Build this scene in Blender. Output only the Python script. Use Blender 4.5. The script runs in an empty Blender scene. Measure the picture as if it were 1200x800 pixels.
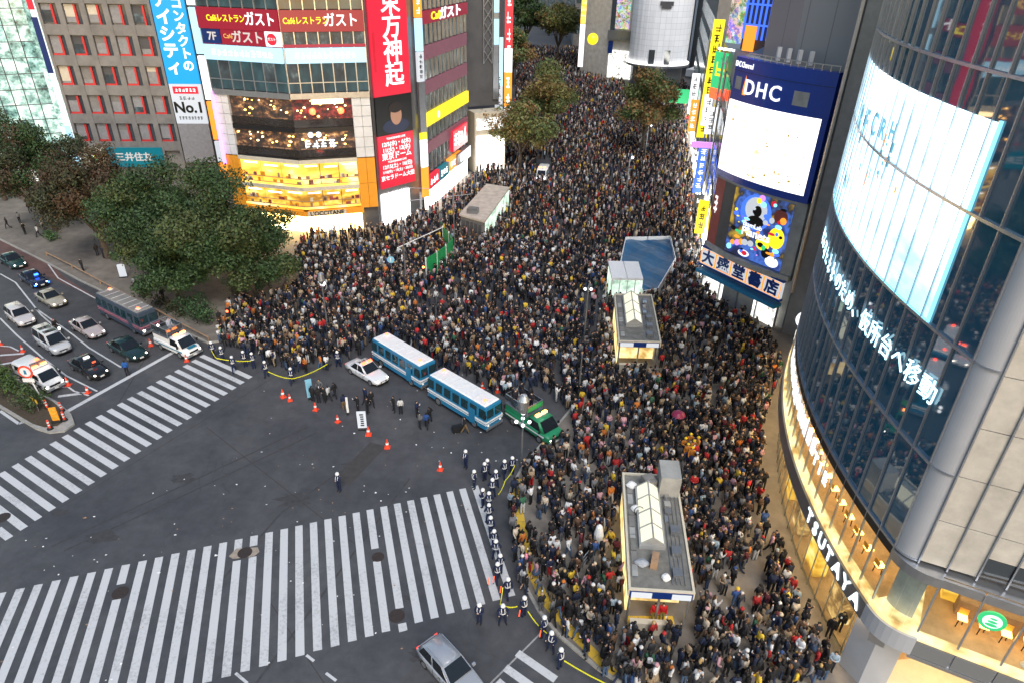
import bpy, bmesh, math, random
import numpy as np
from mathutils import Matrix, Vector
random.seed(7); rng = np.random.default_rng(7)
R = math.radians
sc = bpy.context.scene
COL = sc.collection

# ------------------------------------------------------------------ camera, sky, sun, exposure
CAM_H = 35.5
PITCH, ROLL, FPX = R(30.1), R(1.3), 795.0            # focal length in pixels of a 1200 px wide picture
Fw = Vector((0, math.cos(PITCH), -math.sin(PITCH)))
Xr = Vector((1, 0, 0)); Up = Xr.cross(Fw)
Xr, Up = (math.cos(ROLL) * Xr + math.sin(ROLL) * Up), (-math.sin(ROLL) * Xr + math.cos(ROLL) * Up)
camd = bpy.data.cameras.new('camera'); cam = bpy.data.objects.new('camera', camd); COL.objects.link(cam)
camd.sensor_width = 36.0; camd.lens = 36.0 * FPX / 1200.0; camd.clip_start = 0.5; camd.clip_end = 3000
cam.matrix_world = Matrix(((Xr.x, Up.x, -Fw.x, 0), (Xr.y, Up.y, -Fw.y, 0), (Xr.z, Up.z, -Fw.z, CAM_H), (0, 0, 0, 1)))
sc.camera = cam

SUN_EL, SUN_AZ = R(56), R(166)                        # soft glow from the lit station front behind the camera
wd = bpy.data.worlds.new('World'); sc.world = wd; wd.use_nodes = True
nt = wd.node_tree; nt.nodes.clear()
sky = nt.nodes.new('ShaderNodeTexSky'); sky.sky_type = 'NISHITA'; sky.sun_disc = False
sky.sun_elevation = R(16); sky.sun_rotation = SUN_AZ; sky.altitude = 30; sky.air_density = 1.0; sky.dust_density = 1.0
bg = nt.nodes.new('ShaderNodeBackground'); bg.inputs[1].default_value = 0.12
wo = nt.nodes.new('ShaderNodeOutputWorld')
nt.links.new(sky.outputs[0], bg.inputs[0]); nt.links.new(bg.outputs[0], wo.inputs[0])
sund = bpy.data.lights.new('sun', 'SUN'); sund.energy = 1.55; sund.angle = R(30); sund.color = (1.0, 0.95, 0.9)
suno = bpy.data.objects.new('sun', sund); COL.objects.link(suno)
sdir = Vector((math.sin(SUN_AZ) * math.cos(SUN_EL), math.cos(SUN_AZ) * math.cos(SUN_EL), math.sin(SUN_EL)))
suno.rotation_euler = (-sdir).to_track_quat('-Z', 'Y').to_euler()
sc.view_settings.view_transform = 'Standard'; sc.view_settings.look = 'None'
sc.view_settings.exposure = 1.0; sc.view_settings.gamma = 1.0; sc.view_settings.use_curve_mapping = False
sc.render.engine = 'CYCLES'
sc.cycles.max_bounces = 6; sc.cycles.diffuse_bounces = 2; sc.cycles.glossy_bounces = 3; sc.cycles.transmission_bounces = 4
sc.cycles.transparent_max_bounces = 8; sc.cycles.use_denoising = True; sc.cycles.sample_clamp_indirect = 6.0
sc.cycles.caustics_reflective = False; sc.cycles.caustics_refractive = False

# ------------------------------------------------------------------ pixel to place (1200x800 photograph)
CP = Vector((0, 0, CAM_H))
def G(u, v, z=0.0):
    d = Fw + Xr * ((u - 600) / FPX) + Up * ((400 - v) / FPX)
    k = (z - CAM_H) / d.z
    p = CP + d * k
    return Vector((p.x, p.y, z))
def PX(p):
    q = Vector(p) - CP; zz = q.dot(Fw)
    return (600 + FPX * q.dot(Xr) / zz, 400 - FPX * q.dot(Up) / zz)

# ------------------------------------------------------------------ materials
MATS = {}
def nmat(name):
    m = bpy.data.materials.new(name); m.use_nodes = True
    t = m.node_tree; b = t.nodes['Principled BSDF']; MATS[name] = m
    return m, t, b
def N(t, typ, **kw):
    n = t.nodes.new(typ)
    for k, v in kw.items():
        if k.startswith('i_'):
            n.inputs[k[2:].replace('_', ' ')].default_value = v
        else:
            setattr(n, k, v)
    return n
def c4(c): return (c[0], c[1], c[2], 1.0)
def pos(t, scale=(1, 1, 1)):
    g = N(t, 'ShaderNodeNewGeometry'); m = N(t, 'ShaderNodeMapping'); m.inputs['Scale'].default_value = scale
    t.links.new(g.outputs['Position'], m.inputs['Vector']); return m.outputs['Vector']
def pm(name, col, rough=0.6, metal=0.0, var=0.25, scale=1.5, bump=0.0, bscale=30, spec=0.5, dirt=None):
    """plain surface: base colour with soft unevenness, fine relief"""
    m, t, b = nmat(name)
    b.inputs['Roughness'].default_value = rough; b.inputs['Metallic'].default_value = metal
    b.inputs['Specular IOR Level'].default_value = spec
    v = pos(t)
    n = N(t, 'ShaderNodeTexNoise', i_Scale=scale, i_Detail=5.0, i_Roughness=0.65)
    t.links.new(v, n.inputs['Vector'])
    cr = N(t, 'ShaderNodeValToRGB')
    lo = tuple(x * (1 - var) for x in col); hi = tuple(min(1, x * (1 + var * 0.8)) for x in col)
    cr.color_ramp.elements[0].position = 0.3; cr.color_ramp.elements[1].position = 0.72
    cr.color_ramp.elements[0].color = c4(dirt or lo); cr.color_ramp.elements[1].color = c4(hi)
    t.links.new(n.outputs['Fac'], cr.inputs['Fac']); t.links.new(cr.outputs['Color'], b.inputs['Base Color'])
    if bump:
        n2 = N(t, 'ShaderNodeTexNoise', i_Scale=float(bscale), i_Detail=3.0); t.links.new(v, n2.inputs['Vector'])
        bp = N(t, 'ShaderNodeBump', i_Strength=bump, i_Distance=0.02)
        t.links.new(n2.outputs['Fac'], bp.inputs['Height']); t.links.new(bp.outputs['Normal'], b.inputs['Normal'])
    return m
def em(name, col, s, base=None):
    m, t, b = nmat(name)
    b.inputs['Base Color'].default_value = c4(base or tuple(x * .3 for x in col)); b.inputs['Roughness'].default_value = 0.35
    b.inputs['Emission Color'].default_value = c4(col); b.inputs['Emission Strength'].default_value = s
    return m
def lit(name, cols, s, scale=(1, 1, 1), nscale=1.5, detail=3.0, rough=0.6, contrast=(0.35, 0.68), grid=None):
    """a lit window or lit print: emission in several colours, uneven as goods and lamps behind glass are"""
    m, t, b = nmat(name)
    b.inputs['Base Color'].default_value = (0.03, 0.03, 0.03, 1); b.inputs['Roughness'].default_value = 0.12
    v = pos(t, scale)
    n = N(t, 'ShaderNodeTexNoise', i_Scale=nscale, i_Detail=detail, i_Roughness=rough); t.links.new(v, n.inputs['Vector'])
    cr = N(t, 'ShaderNodeValToRGB'); e = cr.color_ramp.elements
    k = len(cols)
    for i, c in enumerate(cols):
        p = contrast[0] + (contrast[1] - contrast[0]) * i / (k - 1)
        el = e[i] if i < 2 else e.new(p)
        el.position = p; el.color = c4(c)
    t.links.new(n.outputs['Fac'], cr.inputs['Fac'])
    out = cr.outputs['Color']
    if grid:
        vo = N(t, 'ShaderNodeTexVoronoi', i_Scale=grid); t.links.new(v, vo.inputs['Vector'])
        hs = N(t, 'ShaderNodeMix', data_type='RGBA', blend_type='MULTIPLY'); hs.inputs[0].default_value = 0.6
        t.links.new(out, hs.inputs[6]); t.links.new(vo.outputs['Color'], hs.inputs[7]); out = hs.outputs[2]
    t.links.new(out, b.inputs['Emission Color']); b.inputs['Emission Strength'].default_value = s
    return m
def attr_mat(name, kind='attr', rough=0.8, metal=0.0, spec=0.3, coat=0.0, sat=None):
    m, t, b = nmat(name)
    if kind == 'attr':
        a = N(t, 'ShaderNodeAttribute', attribute_name='tint'); o = a.outputs['Color']
    else:
        a = N(t, 'ShaderNodeObjectInfo'); o = a.outputs['Color']
    n = N(t, 'ShaderNodeTexNoise', i_Scale=9.0, i_Detail=3.0); t.links.new(pos(t), n.inputs['Vector'])
    mx = N(t, 'ShaderNodeMix', data_type='RGBA', blend_type='MULTIPLY'); mx.inputs[0].default_value = 0.35 if coat == 0 else 0.1
    t.links.new(o, mx.inputs[6]); t.links.new(n.outputs['Fac'], mx.inputs[7])
    t.links.new(mx.outputs[2], b.inputs['Base Color'])
    b.inputs['Roughness'].default_value = rough; b.inputs['Metallic'].default_value = metal
    b.inputs['Specular IOR Level'].default_value = spec; b.inputs['Coat Weight'].default_value = coat
    return m

def asphalt_mat():
    m, t, b = nmat('asphalt'); v = pos(t)
    n1 = N(t, 'ShaderNodeTexNoise', i_Scale=0.12, i_Detail=6.0, i_Roughness=0.6); t.links.new(v, n1.inputs['Vector'])
    n2 = N(t, 'ShaderNodeTexNoise', i_Scale=55.0, i_Detail=2.0); t.links.new(v, n2.inputs['Vector'])
    n3 = N(t, 'ShaderNodeTexNoise', i_Scale=1.1, i_Detail=7.0, i_Roughness=0.7); t.links.new(v, n3.inputs['Vector'])
    cr = N(t, 'ShaderNodeValToRGB'); e = cr.color_ramp.elements
    e[0].position = 0.36; e[0].color = (0.043, 0.044, 0.05, 1); e[1].position = 0.64; e[1].color = (0.075, 0.075, 0.079, 1)
    t.links.new(n1.outputs['Fac'], cr.inputs['Fac'])
    m1 = N(t, 'ShaderNodeMix', data_type='RGBA', blend_type='OVERLAY'); m1.inputs[0].default_value = 0.55
    t.links.new(cr.outputs['Color'], m1.inputs[6]); t.links.new(n3.outputs['Fac'], m1.inputs[7])
    m2 = N(t, 'ShaderNodeMix', data_type='RGBA', blend_type='OVERLAY'); m2.inputs[0].default_value = 0.3
    t.links.new(m1.outputs[2], m2.inputs[6]); t.links.new(n2.outputs['Fac'], m2.inputs[7])
    # hairline cracks
    vo = N(t, 'ShaderNodeTexVoronoi', feature='DISTANCE_TO_EDGE', i_Scale=0.16)
    wv = N(t, 'ShaderNodeMix', data_type='RGBA', blend_type='ADD'); wv.inputs[0].default_value = 0.6
    n4 = N(t, 'ShaderNodeTexNoise', i_Scale=0.8, i_Detail=4.0); t.links.new(v, n4.inputs['Vector'])
    t.links.new(v, wv.inputs[6]); t.links.new(n4.outputs['Color'], wv.inputs[7]); t.links.new(wv.outputs[2], vo.inputs['Vector'])
    ct = N(t, 'ShaderNodeMath', operation='LESS_THAN'); ct.inputs[1].default_value = 0.0016; t.links.new(vo.outputs['Distance'], ct.inputs[0])
    m3 = N(t, 'ShaderNodeMix', data_type='RGBA', blend_type='MULTIPLY'); m3.inputs[7].default_value = (0.75, 0.75, 0.75, 1)
    t.links.new(ct.outputs[0], m3.inputs[0]); t.links.new(m2.outputs[2], m3.inputs[6])
    t.links.new(m3.outputs[2], b.inputs['Base Color'])
    b.inputs['Roughness'].default_value = 0.62; b.inputs['Specular IOR Level'].default_value = 0.45
    bp = N(t, 'ShaderNodeBump', i_Strength=0.25, i_Distance=0.01); t.links.new(n2.outputs['Fac'], bp.inputs['Height']); t.links.new(bp.outputs['Normal'], b.inputs['Normal'])
    return m
def paint_mat(name, col, wear=0.5):
    m, t, b = nmat(name); v = pos(t)
    n1 = N(t, 'ShaderNodeTexNoise', i_Scale=5.0, i_Detail=8.0, i_Roughness=0.75); t.links.new(v, n1.inputs['Vector'])
    n2 = N(t, 'ShaderNodeTexNoise', i_Scale=0.35, i_Detail=4.0); t.links.new(v, n2.inputs['Vector'])
    ad = N(t, 'ShaderNodeMath', operation='MULTIPLY_ADD'); ad.inputs[1].default_value = 0.6; t.links.new(n2.outputs['Fac'], ad.inputs[0]); t.links.new(n1.outputs['Fac'], ad.inputs[2])
    cr = N(t, 'ShaderNodeValToRGB'); e = cr.color_ramp.elements
    e[0].position = 0.52; e[0].color = c4(tuple(x * (1 - wear) for x in col)); e[1].position = 0.78; e[1].color = c4(col)
    t.links.new(ad.outputs[0], cr.inputs['Fac']); t.links.new(cr.outputs['Color'], b.inputs['Base Color'])
    b.inputs['Roughness'].default_value = 0.7
    return m
def dark_glass(name, col, rough=0.04, ior=1.75, metal=0.0):
    m, t, b = nmat(name)
    b.inputs['Base Color'].default_value = c4(col); b.inputs['Roughness'].default_value = rough; b.inputs['IOR'].default_value = ior
    b.inputs['Metallic'].default_value = metal; b.inputs['Specular IOR Level'].default_value = 0.7
    n = N(t, 'ShaderNodeTexNoise', i_Scale=0.35, i_Detail=2.0); t.links.new(pos(t), n.inputs['Vector'])
    bp = N(t, 'ShaderNodeBump', i_Strength=0.05, i_Distance=0.1); t.links.new(n.outputs['Fac'], bp.inputs['Height']); t.links.new(bp.outputs['Normal'], b.inputs['Normal'])
    return m
def clear_glass(name, tint=(0.9, 0.95, 0.95), refl=0.12):
    m = bpy.data.materials.new(name); m.use_nodes = True; t = m.node_tree; t.nodes.clear(); MATS[name] = m
    tr = N(t, 'ShaderNodeBsdfTransparent'); tr.inputs[0].default_value = c4(tint)
    gl = N(t, 'ShaderNodeBsdfGlossy'); gl.inputs['Roughness'].default_value = 0.03
    fr = N(t, 'ShaderNodeFresnel'); fr.inputs[0].default_value = 1.5
    mx = N(t, 'ShaderNodeMixShader'); o = N(t, 'ShaderNodeOutputMaterial')
    gm = N(t, 'ShaderNodeNewGeometry'); inv = N(t, 'ShaderNodeMath', operation='SUBTRACT'); inv.inputs[0].default_value = 1.0; mu = N(t, 'ShaderNodeMath', operation='MULTIPLY')
    t.links.new(gm.outputs['Backfacing'], inv.inputs[1]); t.links.new(fr.outputs[0], mu.inputs[0]); t.links.new(inv.outputs[0], mu.inputs[1]); t.links.new(mu.outputs[0], mx.inputs[0]); t.links.new(tr.outputs[0], mx.inputs[1]); t.links.new(gl.outputs[0], mx.inputs[2]); t.links.new(mx.outputs[0], o.inputs[0])
    return m
def lines_mat(name, col, line, sx, sz, rough=0.4, metal=0.0, width=0.03):
    """wall cladding too far off to pick its panels apart: panel joints"""
    m, t, b = nmat(name)
    tc = N(t, 'ShaderNodeTexCoord'); br = N(t, 'ShaderNodeTexBrick')
    br.offset = 0.0; br.inputs['Color1'].default_value = c4(col); br.inputs['Color2'].default_value = c4(tuple(x * .93 for x in col)); br.inputs['Mortar'].default_value = c4(line)
    br.inputs['Scale'].default_value = 1.0; br.inputs['Mortar Size'].default_value = width; br.inputs['Brick Width'].default_value = sx; br.inputs['Row Height'].default_value = sz
    t.links.new(tc.outputs['UV'], br.inputs['Vector']); t.links.new(br.outputs['Color'], b.inputs['Base Color'])
    b.inputs['Roughness'].default_value = rough; b.inputs['Metallic'].default_value = metal
    return m

asphalt_mat()
paint_mat('paint', (0.5, 0.505, 0.515)); paint_mat('paint_yellow', (0.55, 0.36, 0.04)); paint_mat('paint_grey', (0.3, 0.3, 0.3))
pm('sidewalk', (0.17, 0.15, 0.13), 0.85, var=0.3, scale=0.7, bump=0.2, bscale=20); pm('red_asphalt', (0.11, 0.06, 0.055), 0.85, var=0.3, scale=0.6, bump=.2)
pm('brown_paving', (0.19, 0.125, 0.06), 0.8, var=.3, scale=.6, bump=.2)
pm('kerb', (0.3, 0.29, 0.27), 0.85, scale=3, bump=.2); pm('concrete', (0.3, 0.3, 0.29), .85, scale=.8, bump=.2)
pm('stain', (0.043, 0.042, 0.044), .7, var=.35, scale=3); pm('patch', (0.045, 0.042, 0.042), .85, scale=2, bump=.2); pm('iron', (0.06, 0.045, 0.04), .6, .5, scale=8, bump=.4, bscale=25)
pm('soil', (0.06, 0.045, 0.03), .95, scale=4, bump=.5); pm('manhole_rim', (0.3, 0.25, 0.2), .8, scale=5)
pm('grey_wall', (0.2, 0.19, 0.18), .8, scale=.5); pm('dark_wall', (0.07, 0.07, 0.075), .6, scale=.5); pm('white_wall', (0.6, 0.6, 0.6), .6, scale=.6, var=.12)
pm('beige_panel', (0.5, 0.48, 0.44), .35, 0.1, var=.22, scale=.8); pm('steel', (0.45, 0.46, 0.48), .3, .8, var=.1); pm('grey_metal', (0.22, 0.23, 0.25), .35, .6, var=.15)
pm('mullion', (0.42, 0.45, 0.5), .3, .75, var=.1); pm('black_metal', (0.02, 0.02, 0.022), .4, .3, var=.1); pm('rubber', (0.015, 0.015, 0.015), .8, var=.2)
pm('white_paint', (0.7, 0.7, 0.7), .35, var=.08, scale=3); pm('red_plastic', (0.75, 0.07, 0.03), .4, var=.1, scale=4); pm('blue_paint', (0.02, 0.17, 0.33), .35, var=.12, scale=2)
pm('light_blue_paint', (0.2, 0.45, 0.62), .35, var=.1); pm('green_paint', (0.015, 0.2, 0.09), .4, var=.12, scale=2); pm('green_panel', (0.01, 0.26, 0.08), .5, var=.2)
pm('mauve', (0.3, 0.11, 0.15), .6, var=.15); pm('crimson', (0.33, 0.015, 0.04), .5, var=.1); pm('tan_roof', (0.46, 0.4, 0.34), .8, var=.25, scale=1.2)
pm('roof_grey', (0.17, 0.165, 0.15), .8, var=.35, scale=1.5, bump=.3, bscale=6); pm('tarp', (0.012, 0.085, 0.19), .35, var=.3, scale=.8, bump=.5, bscale=2.5)
pm('red_frame', (0.55, 0.03, 0.03), .5, var=.1); pm('teal', (0.01, 0.16, 0.25), .5, var=.1); pm('bark', (0.08, 0.06, 0.045), .9, bump=.5); pm('stem', (0.06, 0.06, 0.03), .9)
pm('cream', (0.55, 0.5, 0.4), .6, var=.1); pm('litter_white', (0.7, 0.7, 0.7), .7, var=.1); pm('yellow_tape', (0.75, 0.7, 0.02), .4, var=.05); pm('orange_vinyl', (0.75, .3, .02), .5, var=.1)
pm('cardboard', (0.32, 0.2, 0.12), .8); pm('grey_cloth', (0.3, .32, .36), .8); pm('purple_sign', (.12, .1, .3), .5); pm('brick_red', (.28, .06, .05), .6, var=.15); pm('dhc_blue', (.01, .045, .3), .3, var=.08)
lines_mat('tower_panels', (0.86, 0.87, 0.9), (0.5, 0.5, 0.53), 1.6, 1.5, .4, 0, .03); lines_mat('ribbed', (0.24, 0.245, 0.26), (0.15, 0.15, 0.16), 2.6, 40, .5, .3, .05)
lines_mat('tile_wall', (0.33, 0.3, 0.24), (0.2, 0.19, 0.17), .6, .6, .6, 0, .04)
dark_glass('facade_glass', (0.02, 0.09, 0.15), .03, 2.1); lit('teal_glass', [(.01, .04, .05), (.02, .09, .11), (.05, .16, .18), (.25, .4, .4)], .3, (1, 1, .5), .6, 4, .6, (.35, .8)); dark_glass('car_glass', (0.01, 0.012, 0.014), .03, 1.5)
dark_glass('window_glass', (0.04, 0.05, 0.06), .06); clear_glass('clear_glass'); dark_glass('bronze_glass', (0.035, 0.03, 0.028), .05, 1.7)
pm('curtain', (0.25, 0.25, 0.26), .7, var=.2, scale=2)
attr_mat('crowd_cloth'); attr_mat('leaf', rough=.65, spec=.4); attr_mat('cloth', 'obj'); attr_mat('car_paint', 'obj', .25, .25, .5, .6); attr_mat('hair', 'obj', .5)
pm('skin', (0.52, 0.33, 0.24), .6, var=.1)
# lit things
lit('screen_white', [(.16, .36, .46), (.3, .46, .53), (.6, .8, .86), (.95, 1, 1)], 2.1, (.22, .22, .5), .5, 4, .62, (.33, .68)); em('screen_cyan', (0.25, 0.75, 1.0), 0.84); em('screen_mark', (0.15, 0.5, 0.7), 0.5); em('led_text', (0.55, 0.88, 1.0), 1.3)
lit('led_warm', [(1, .98, .95), (.95, .9, .85), (.6, .5, .36), (.4, .24, .07)], 1.3, (1, 1, 1.6), .55, 4.0, .65, (.4, .78))
em('soffit', (1, .7, .36), 11.9); em('neon_magenta', (.75, .2, .9), 1.9); em('white_light', (1, .97, .92), 2.5); em('warm_light', (1, .72, .35), 3.0); em('sign_white', (.95, .97, 1), 0.78); em('sign_cool', (.45, .78, 1), 0.62); em('letter_white', (1, 1, 1), 0.734)
em('letter_bright', (.85, .97, 1), 1.3); em('letter_yellow', (1, .8, .02), 0.75); em('letter_gold', (.8, .5, .12), 0.25, (.6, .4, .1)); em('letter_dim', (.8, .75, .72), 0.32)
em('sign_red', (.75, .02, .05), 0.464); em('sign_crimson', (.42, .012, .04), 0.287); em('sign_blue', (.0, .32, .75), 0.585); em('sign_orange', (1, .3, .03), 0.768); em('sign_yellow', (1, .75, .02), 0.69); em('sign_purple', (.7, .3, .9), 0.6)
em('beacon_red', (1, .06, .02), 6.5); em('beacon_orange', (1, .25, .05), 6); em('headlight', (1, .9, .75), 9); em('taillight', (1, .04, .02), 0.9); em('blue_light', (.02, .1, 1), 5); em('orange_glow', (1, .5, .1), 5)
em('letter_black', (.01, .01, .01), 0); em('letter_blue', (.01, .06, .35), .05); em('letter_red', (.6, .02, .02), .3); em('neon_green', (.05, .7, .25), 0.48); em('neon_blue', (.05, .15, 1), 0.8); em('lamp_white', (.95, .98, 1), 1.6)
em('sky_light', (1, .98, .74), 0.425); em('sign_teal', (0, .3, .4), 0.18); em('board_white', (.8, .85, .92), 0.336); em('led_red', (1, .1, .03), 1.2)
lit('shop_gold', [(.75, .36, .03), (.95, .52, .06), (1, .64, .12), (1, .8, .35)], 1.05, (.4, .4, .9), .8, 2); lit('street_glow', [(.9, .5, .1), (1, .7, .25), (1, .85, .5)], 11.0, (.4, .4, .9), .8, 2); lit('street_glow_white', [(.7, .7, .65), (1, .97, .9)], 5.0, (1, 1, 1), 1.0, 3); lit('shop_gold_deep', [(.35, .15, .01), (.75, .36, .03), (1, .58, .08), (1, .78, .3)], .8, (.5, .5, 1.0), .9, 2)
lit('restaurant', [(.012, .008, .006), (.05, .02, .01), (.3, .14, .05), (1, .7, .35)], 1.3, (1, 1, 1.5), .9, 5, .65, (.42, .76)); lit('restaurant_red', [(.015, .003, .003), (.12, .008, .008), (.4, .04, .03), (.9, .6, .4)], .9, (1, 1, 1.5), 1.3, 5, .7, (.4, .8))
lit('office', [(.02, .03, .035), (.06, .09, .1), (.25, .33, .33), (.8, .8, .7)], .38, (1, 1, .7), .8, 5, .7, (.38, .85)); lit('shop_white', [(.2, .19, .17), (.75, .75, .7), (1, 1, .95)], 1.2, (1, 1, 1.2), 1.0, 4)
lit('atrium', [(.03, .06, .055), (.3, .5, .42), (.85, 1, .9), (1, .85, .5)], .75, (.6, .6, .7), .9, 5, .7, (.34, .72), None); lit('cafe', [(.05, .025, .008), (.35, .17, .05), (.9, .55, .18), (1, .85, .55)], .7, (1, 1, 1.4), .8, 4, .65, (.36, .75))
lit('billboard', [(.8, .1, .1), (.05, .3, .1), (.9, .8, .7), (.1, .2, .7), (1, .5, .5)], .7, (1, 1, 1), .9, 5, .7, (.3, .7), 1.2); lit('poster', [(.01, .015, .05), (.015, .03, .16), (.06, .16, .6), (.02, .02, .03), (.5, .32, .03)], .6, (1, 1, 1), .32, 3, .55, (.34, .66))
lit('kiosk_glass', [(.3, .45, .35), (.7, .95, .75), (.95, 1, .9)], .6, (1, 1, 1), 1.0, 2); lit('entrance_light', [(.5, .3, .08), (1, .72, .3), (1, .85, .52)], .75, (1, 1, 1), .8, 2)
lit('floor_glow', [(.5, .28, .08), (.9, .6, .22), (1, .78, .4)], 1.2, (1, 1, 1), .3, 2)
M = MATS

# ------------------------------------------------------------------ geometry helpers
class MB:
    def __init__(s): s.v = []; s.f = []; s.m = []; s.uv = None
    def add(s, vs, fs, mi=0):
        o = len(s.v); s.v += [tuple(x) for x in vs]; s.f += [tuple(i + o for i in f) for f in fs]; s.m += [mi] * len(fs); return s
    def hexa(s, p, mi=0):      # 4 lower points counter-clockwise from above, 4 upper
        return s.add(p, [(3, 2, 1, 0), (4, 5, 6, 7), (0, 1, 5, 4), (1, 2, 6, 5), (2, 3, 7, 6), (3, 0, 4, 7)], mi)
    def box(s, cx, cy, cz, sx, sy, sz, rz=0.0, tx=1.0, ty=1.0, mi=0):
        c, n = math.cos(rz), math.sin(rz); p = []
        for k, zz in ((0, cz - sz / 2), (1, cz + sz / 2)):
            for a, b in ((-1, -1), (1, -1), (1, 1), (-1, 1)):
                x = a * sx / 2 * (tx if k else 1); y = b * sy / 2 * (ty if k else 1)
                p.append((cx + x * c - y * n, cy + x * n + y * c, zz))
        return s.hexa(p, mi)
    def prism(s, poly, z0, z1, mi=0):
        n = len(poly); a = sum(poly[i][0] * poly[(i + 1) % n][1] - poly[(i + 1) % n][0] * poly[i][1] for i in range(n))
        if a < 0: poly = poly[::-1]
        vs = [(p[0], p[1], z0) for p in poly] + [(p[0], p[1], z1) for p in poly]
        fs = [tuple(range(n - 1, -1, -1)), tuple(range(n, 2 * n))] + [(i, (i + 1) % n, n + (i + 1) % n, n + i) for i in range(n)]
        return s.add(vs, fs, mi)
    def sheet(s, poly, z, mi=0):
        n = len(poly); a = sum(poly[i][0] * poly[(i + 1) % n][1] - poly[(i + 1) % n][0] * poly[i][1] for i in range(n))
        if a < 0: poly = poly[::-1]
        return s.add([(p[0], p[1], z) for p in poly], [tuple(range(n))], mi)
    def tube(s, a, b, r0, r1=None, n=8, mi=0, caps=True):
        a = Vector(a); b = Vector(b); r1 = r0 if r1 is None else r1; d = (b - a).normalized()
        x = d.orthogonal().normalized(); y = d.cross(x); vs = []
        for c, r in ((a, r0), (b, r1)):
            for i in range(n):
                t = 2 * math.pi * i / n; vs.append(c + (x * math.cos(t) + y * math.sin(t)) * r)
        fs = [(i, (i + 1) % n, n + (i + 1) % n, n + i) for i in range(n)]
        if caps: fs += [tuple(range(n - 1, -1, -1)), tuple(range(n, 2 * n))]
        return s.add(vs, fs, mi)
    def path(s, pts, r, n=6, mi=0):
        for a, b in zip(pts[:-1], pts[1:]): s.tube(a, b, r, r, n, mi)
        return s
    def lathe(s, prof, n=16, c=(0, 0, 0), mi=0, axis='z'):
        vs = []; 
        for r, z in prof:
            for i in range(n):
                t = 2 * math.pi * i / n; q = (r * math.cos(t), r * math.sin(t), z)
                if axis == 'y': q = (q[0], q[2], q[1])
                vs.append((c[0] + q[0], c[1] + q[1], c[2] + q[2]))
        k = len(prof)
        fs = [(j * n + i, j * n + (i + 1) % n, (j + 1) * n + (i + 1) % n, (j + 1) * n + i) for j in range(k - 1) for i in range(n)]
        if axis == 'y': fs = [f[::-1] for f in fs]
        fs += [tuple(range(n - 1, -1, -1)) if axis == 'z' else tuple(range(n)), tuple(range((k - 1) * n, k * n)) if axis == 'z' else tuple(range(k * n - 1, (k - 1) * n - 1, -1))]
        return s.add(vs, fs, mi)
    def ball(s, c, r, n=10, m=6, sz=1.0, mi=0):
        return s.lathe([(max(1e-3, r * math.sin(math.pi * j / m)), -r * sz * math.cos(math.pi * j / m)) for j in range(m + 1)], n, c, mi)
    def mesh(s, name='mesh', smooth=False, bevel=0.0, seg=2):
        me = bpy.data.meshes.new(name); me.from_pydata(s.v, [], s.f)
        if any(s.m): me.polygons.foreach_set('material_index', s.m)
        if bevel:
            bm = bmesh.new(); bm.from_mesh(me); bmesh.ops.remove_doubles(bm, verts=bm.verts, dist=1e-5)
            ed = [e for e in bm.edges if len(e.link_faces) == 2 and e.calc_face_angle(0) > 0.5]
            bmesh.ops.bevel(bm, geom=ed, offset=bevel, segments=seg, affect='EDGES', clamp_overlap=True); bm.to_mesh(me); bm.free()
        if smooth: me.polygons.foreach_set('use_smooth', [True] * len(me.polygons))
        me.update(); return me

def ob(name, mesh, mats, parent=None, loc=None, rz=0.0, smooth=False, bevel=0.0, world=True, color=None):
    """one mesh object; under a parent its data are world coordinates when world is set, else the parent's own"""
    if isinstance(mesh, MB): mesh = mesh.mesh(name, smooth, bevel)
    if mats is not None:
        mats = mats if isinstance(mats, (list, tuple)) else [mats]
        if len(mesh.materials) == 0:
            for m in mats: mesh.materials.append(M[m])
    o = bpy.data.objects.new(name, mesh); COL.objects.link(o)
    if loc is not None: o.location = loc
    o.rotation_euler = (0, 0, rz)
    if parent is not None:
        o.parent = parent
        if world: o.matrix_parent_inverse = Matrix.Translation(-Vector(parent.location))
    if color: o.color = c4(color)
    return o
def tag(o, label, cat=None, group=None, kind=None):
    if label: o['label'] = label
    if cat: o['category'] = cat
    if group: o['group'] = group
    if kind: o['kind'] = kind
    return o
def thing(name, label, cat, loc=(0, 0, 0), rz=0.0, group=None):
    o = bpy.data.objects.new(name, None); COL.objects.link(o); o.empty_display_size = 0.3
    o.location = loc; o.rotation_euler = (0, 0, rz); tag(o, label, cat, group); return o
def struct(name, mb, mats, **kw):
    o = ob(name, mb, mats, **kw); o['kind'] = 'structure'; return o
def copy_tree(o, parent=None):
    c = o.copy(); COL.objects.link(c)
    if parent is not None: c.parent = parent
    for ch in o.children: copy_tree(ch, c)
    return c

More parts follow.
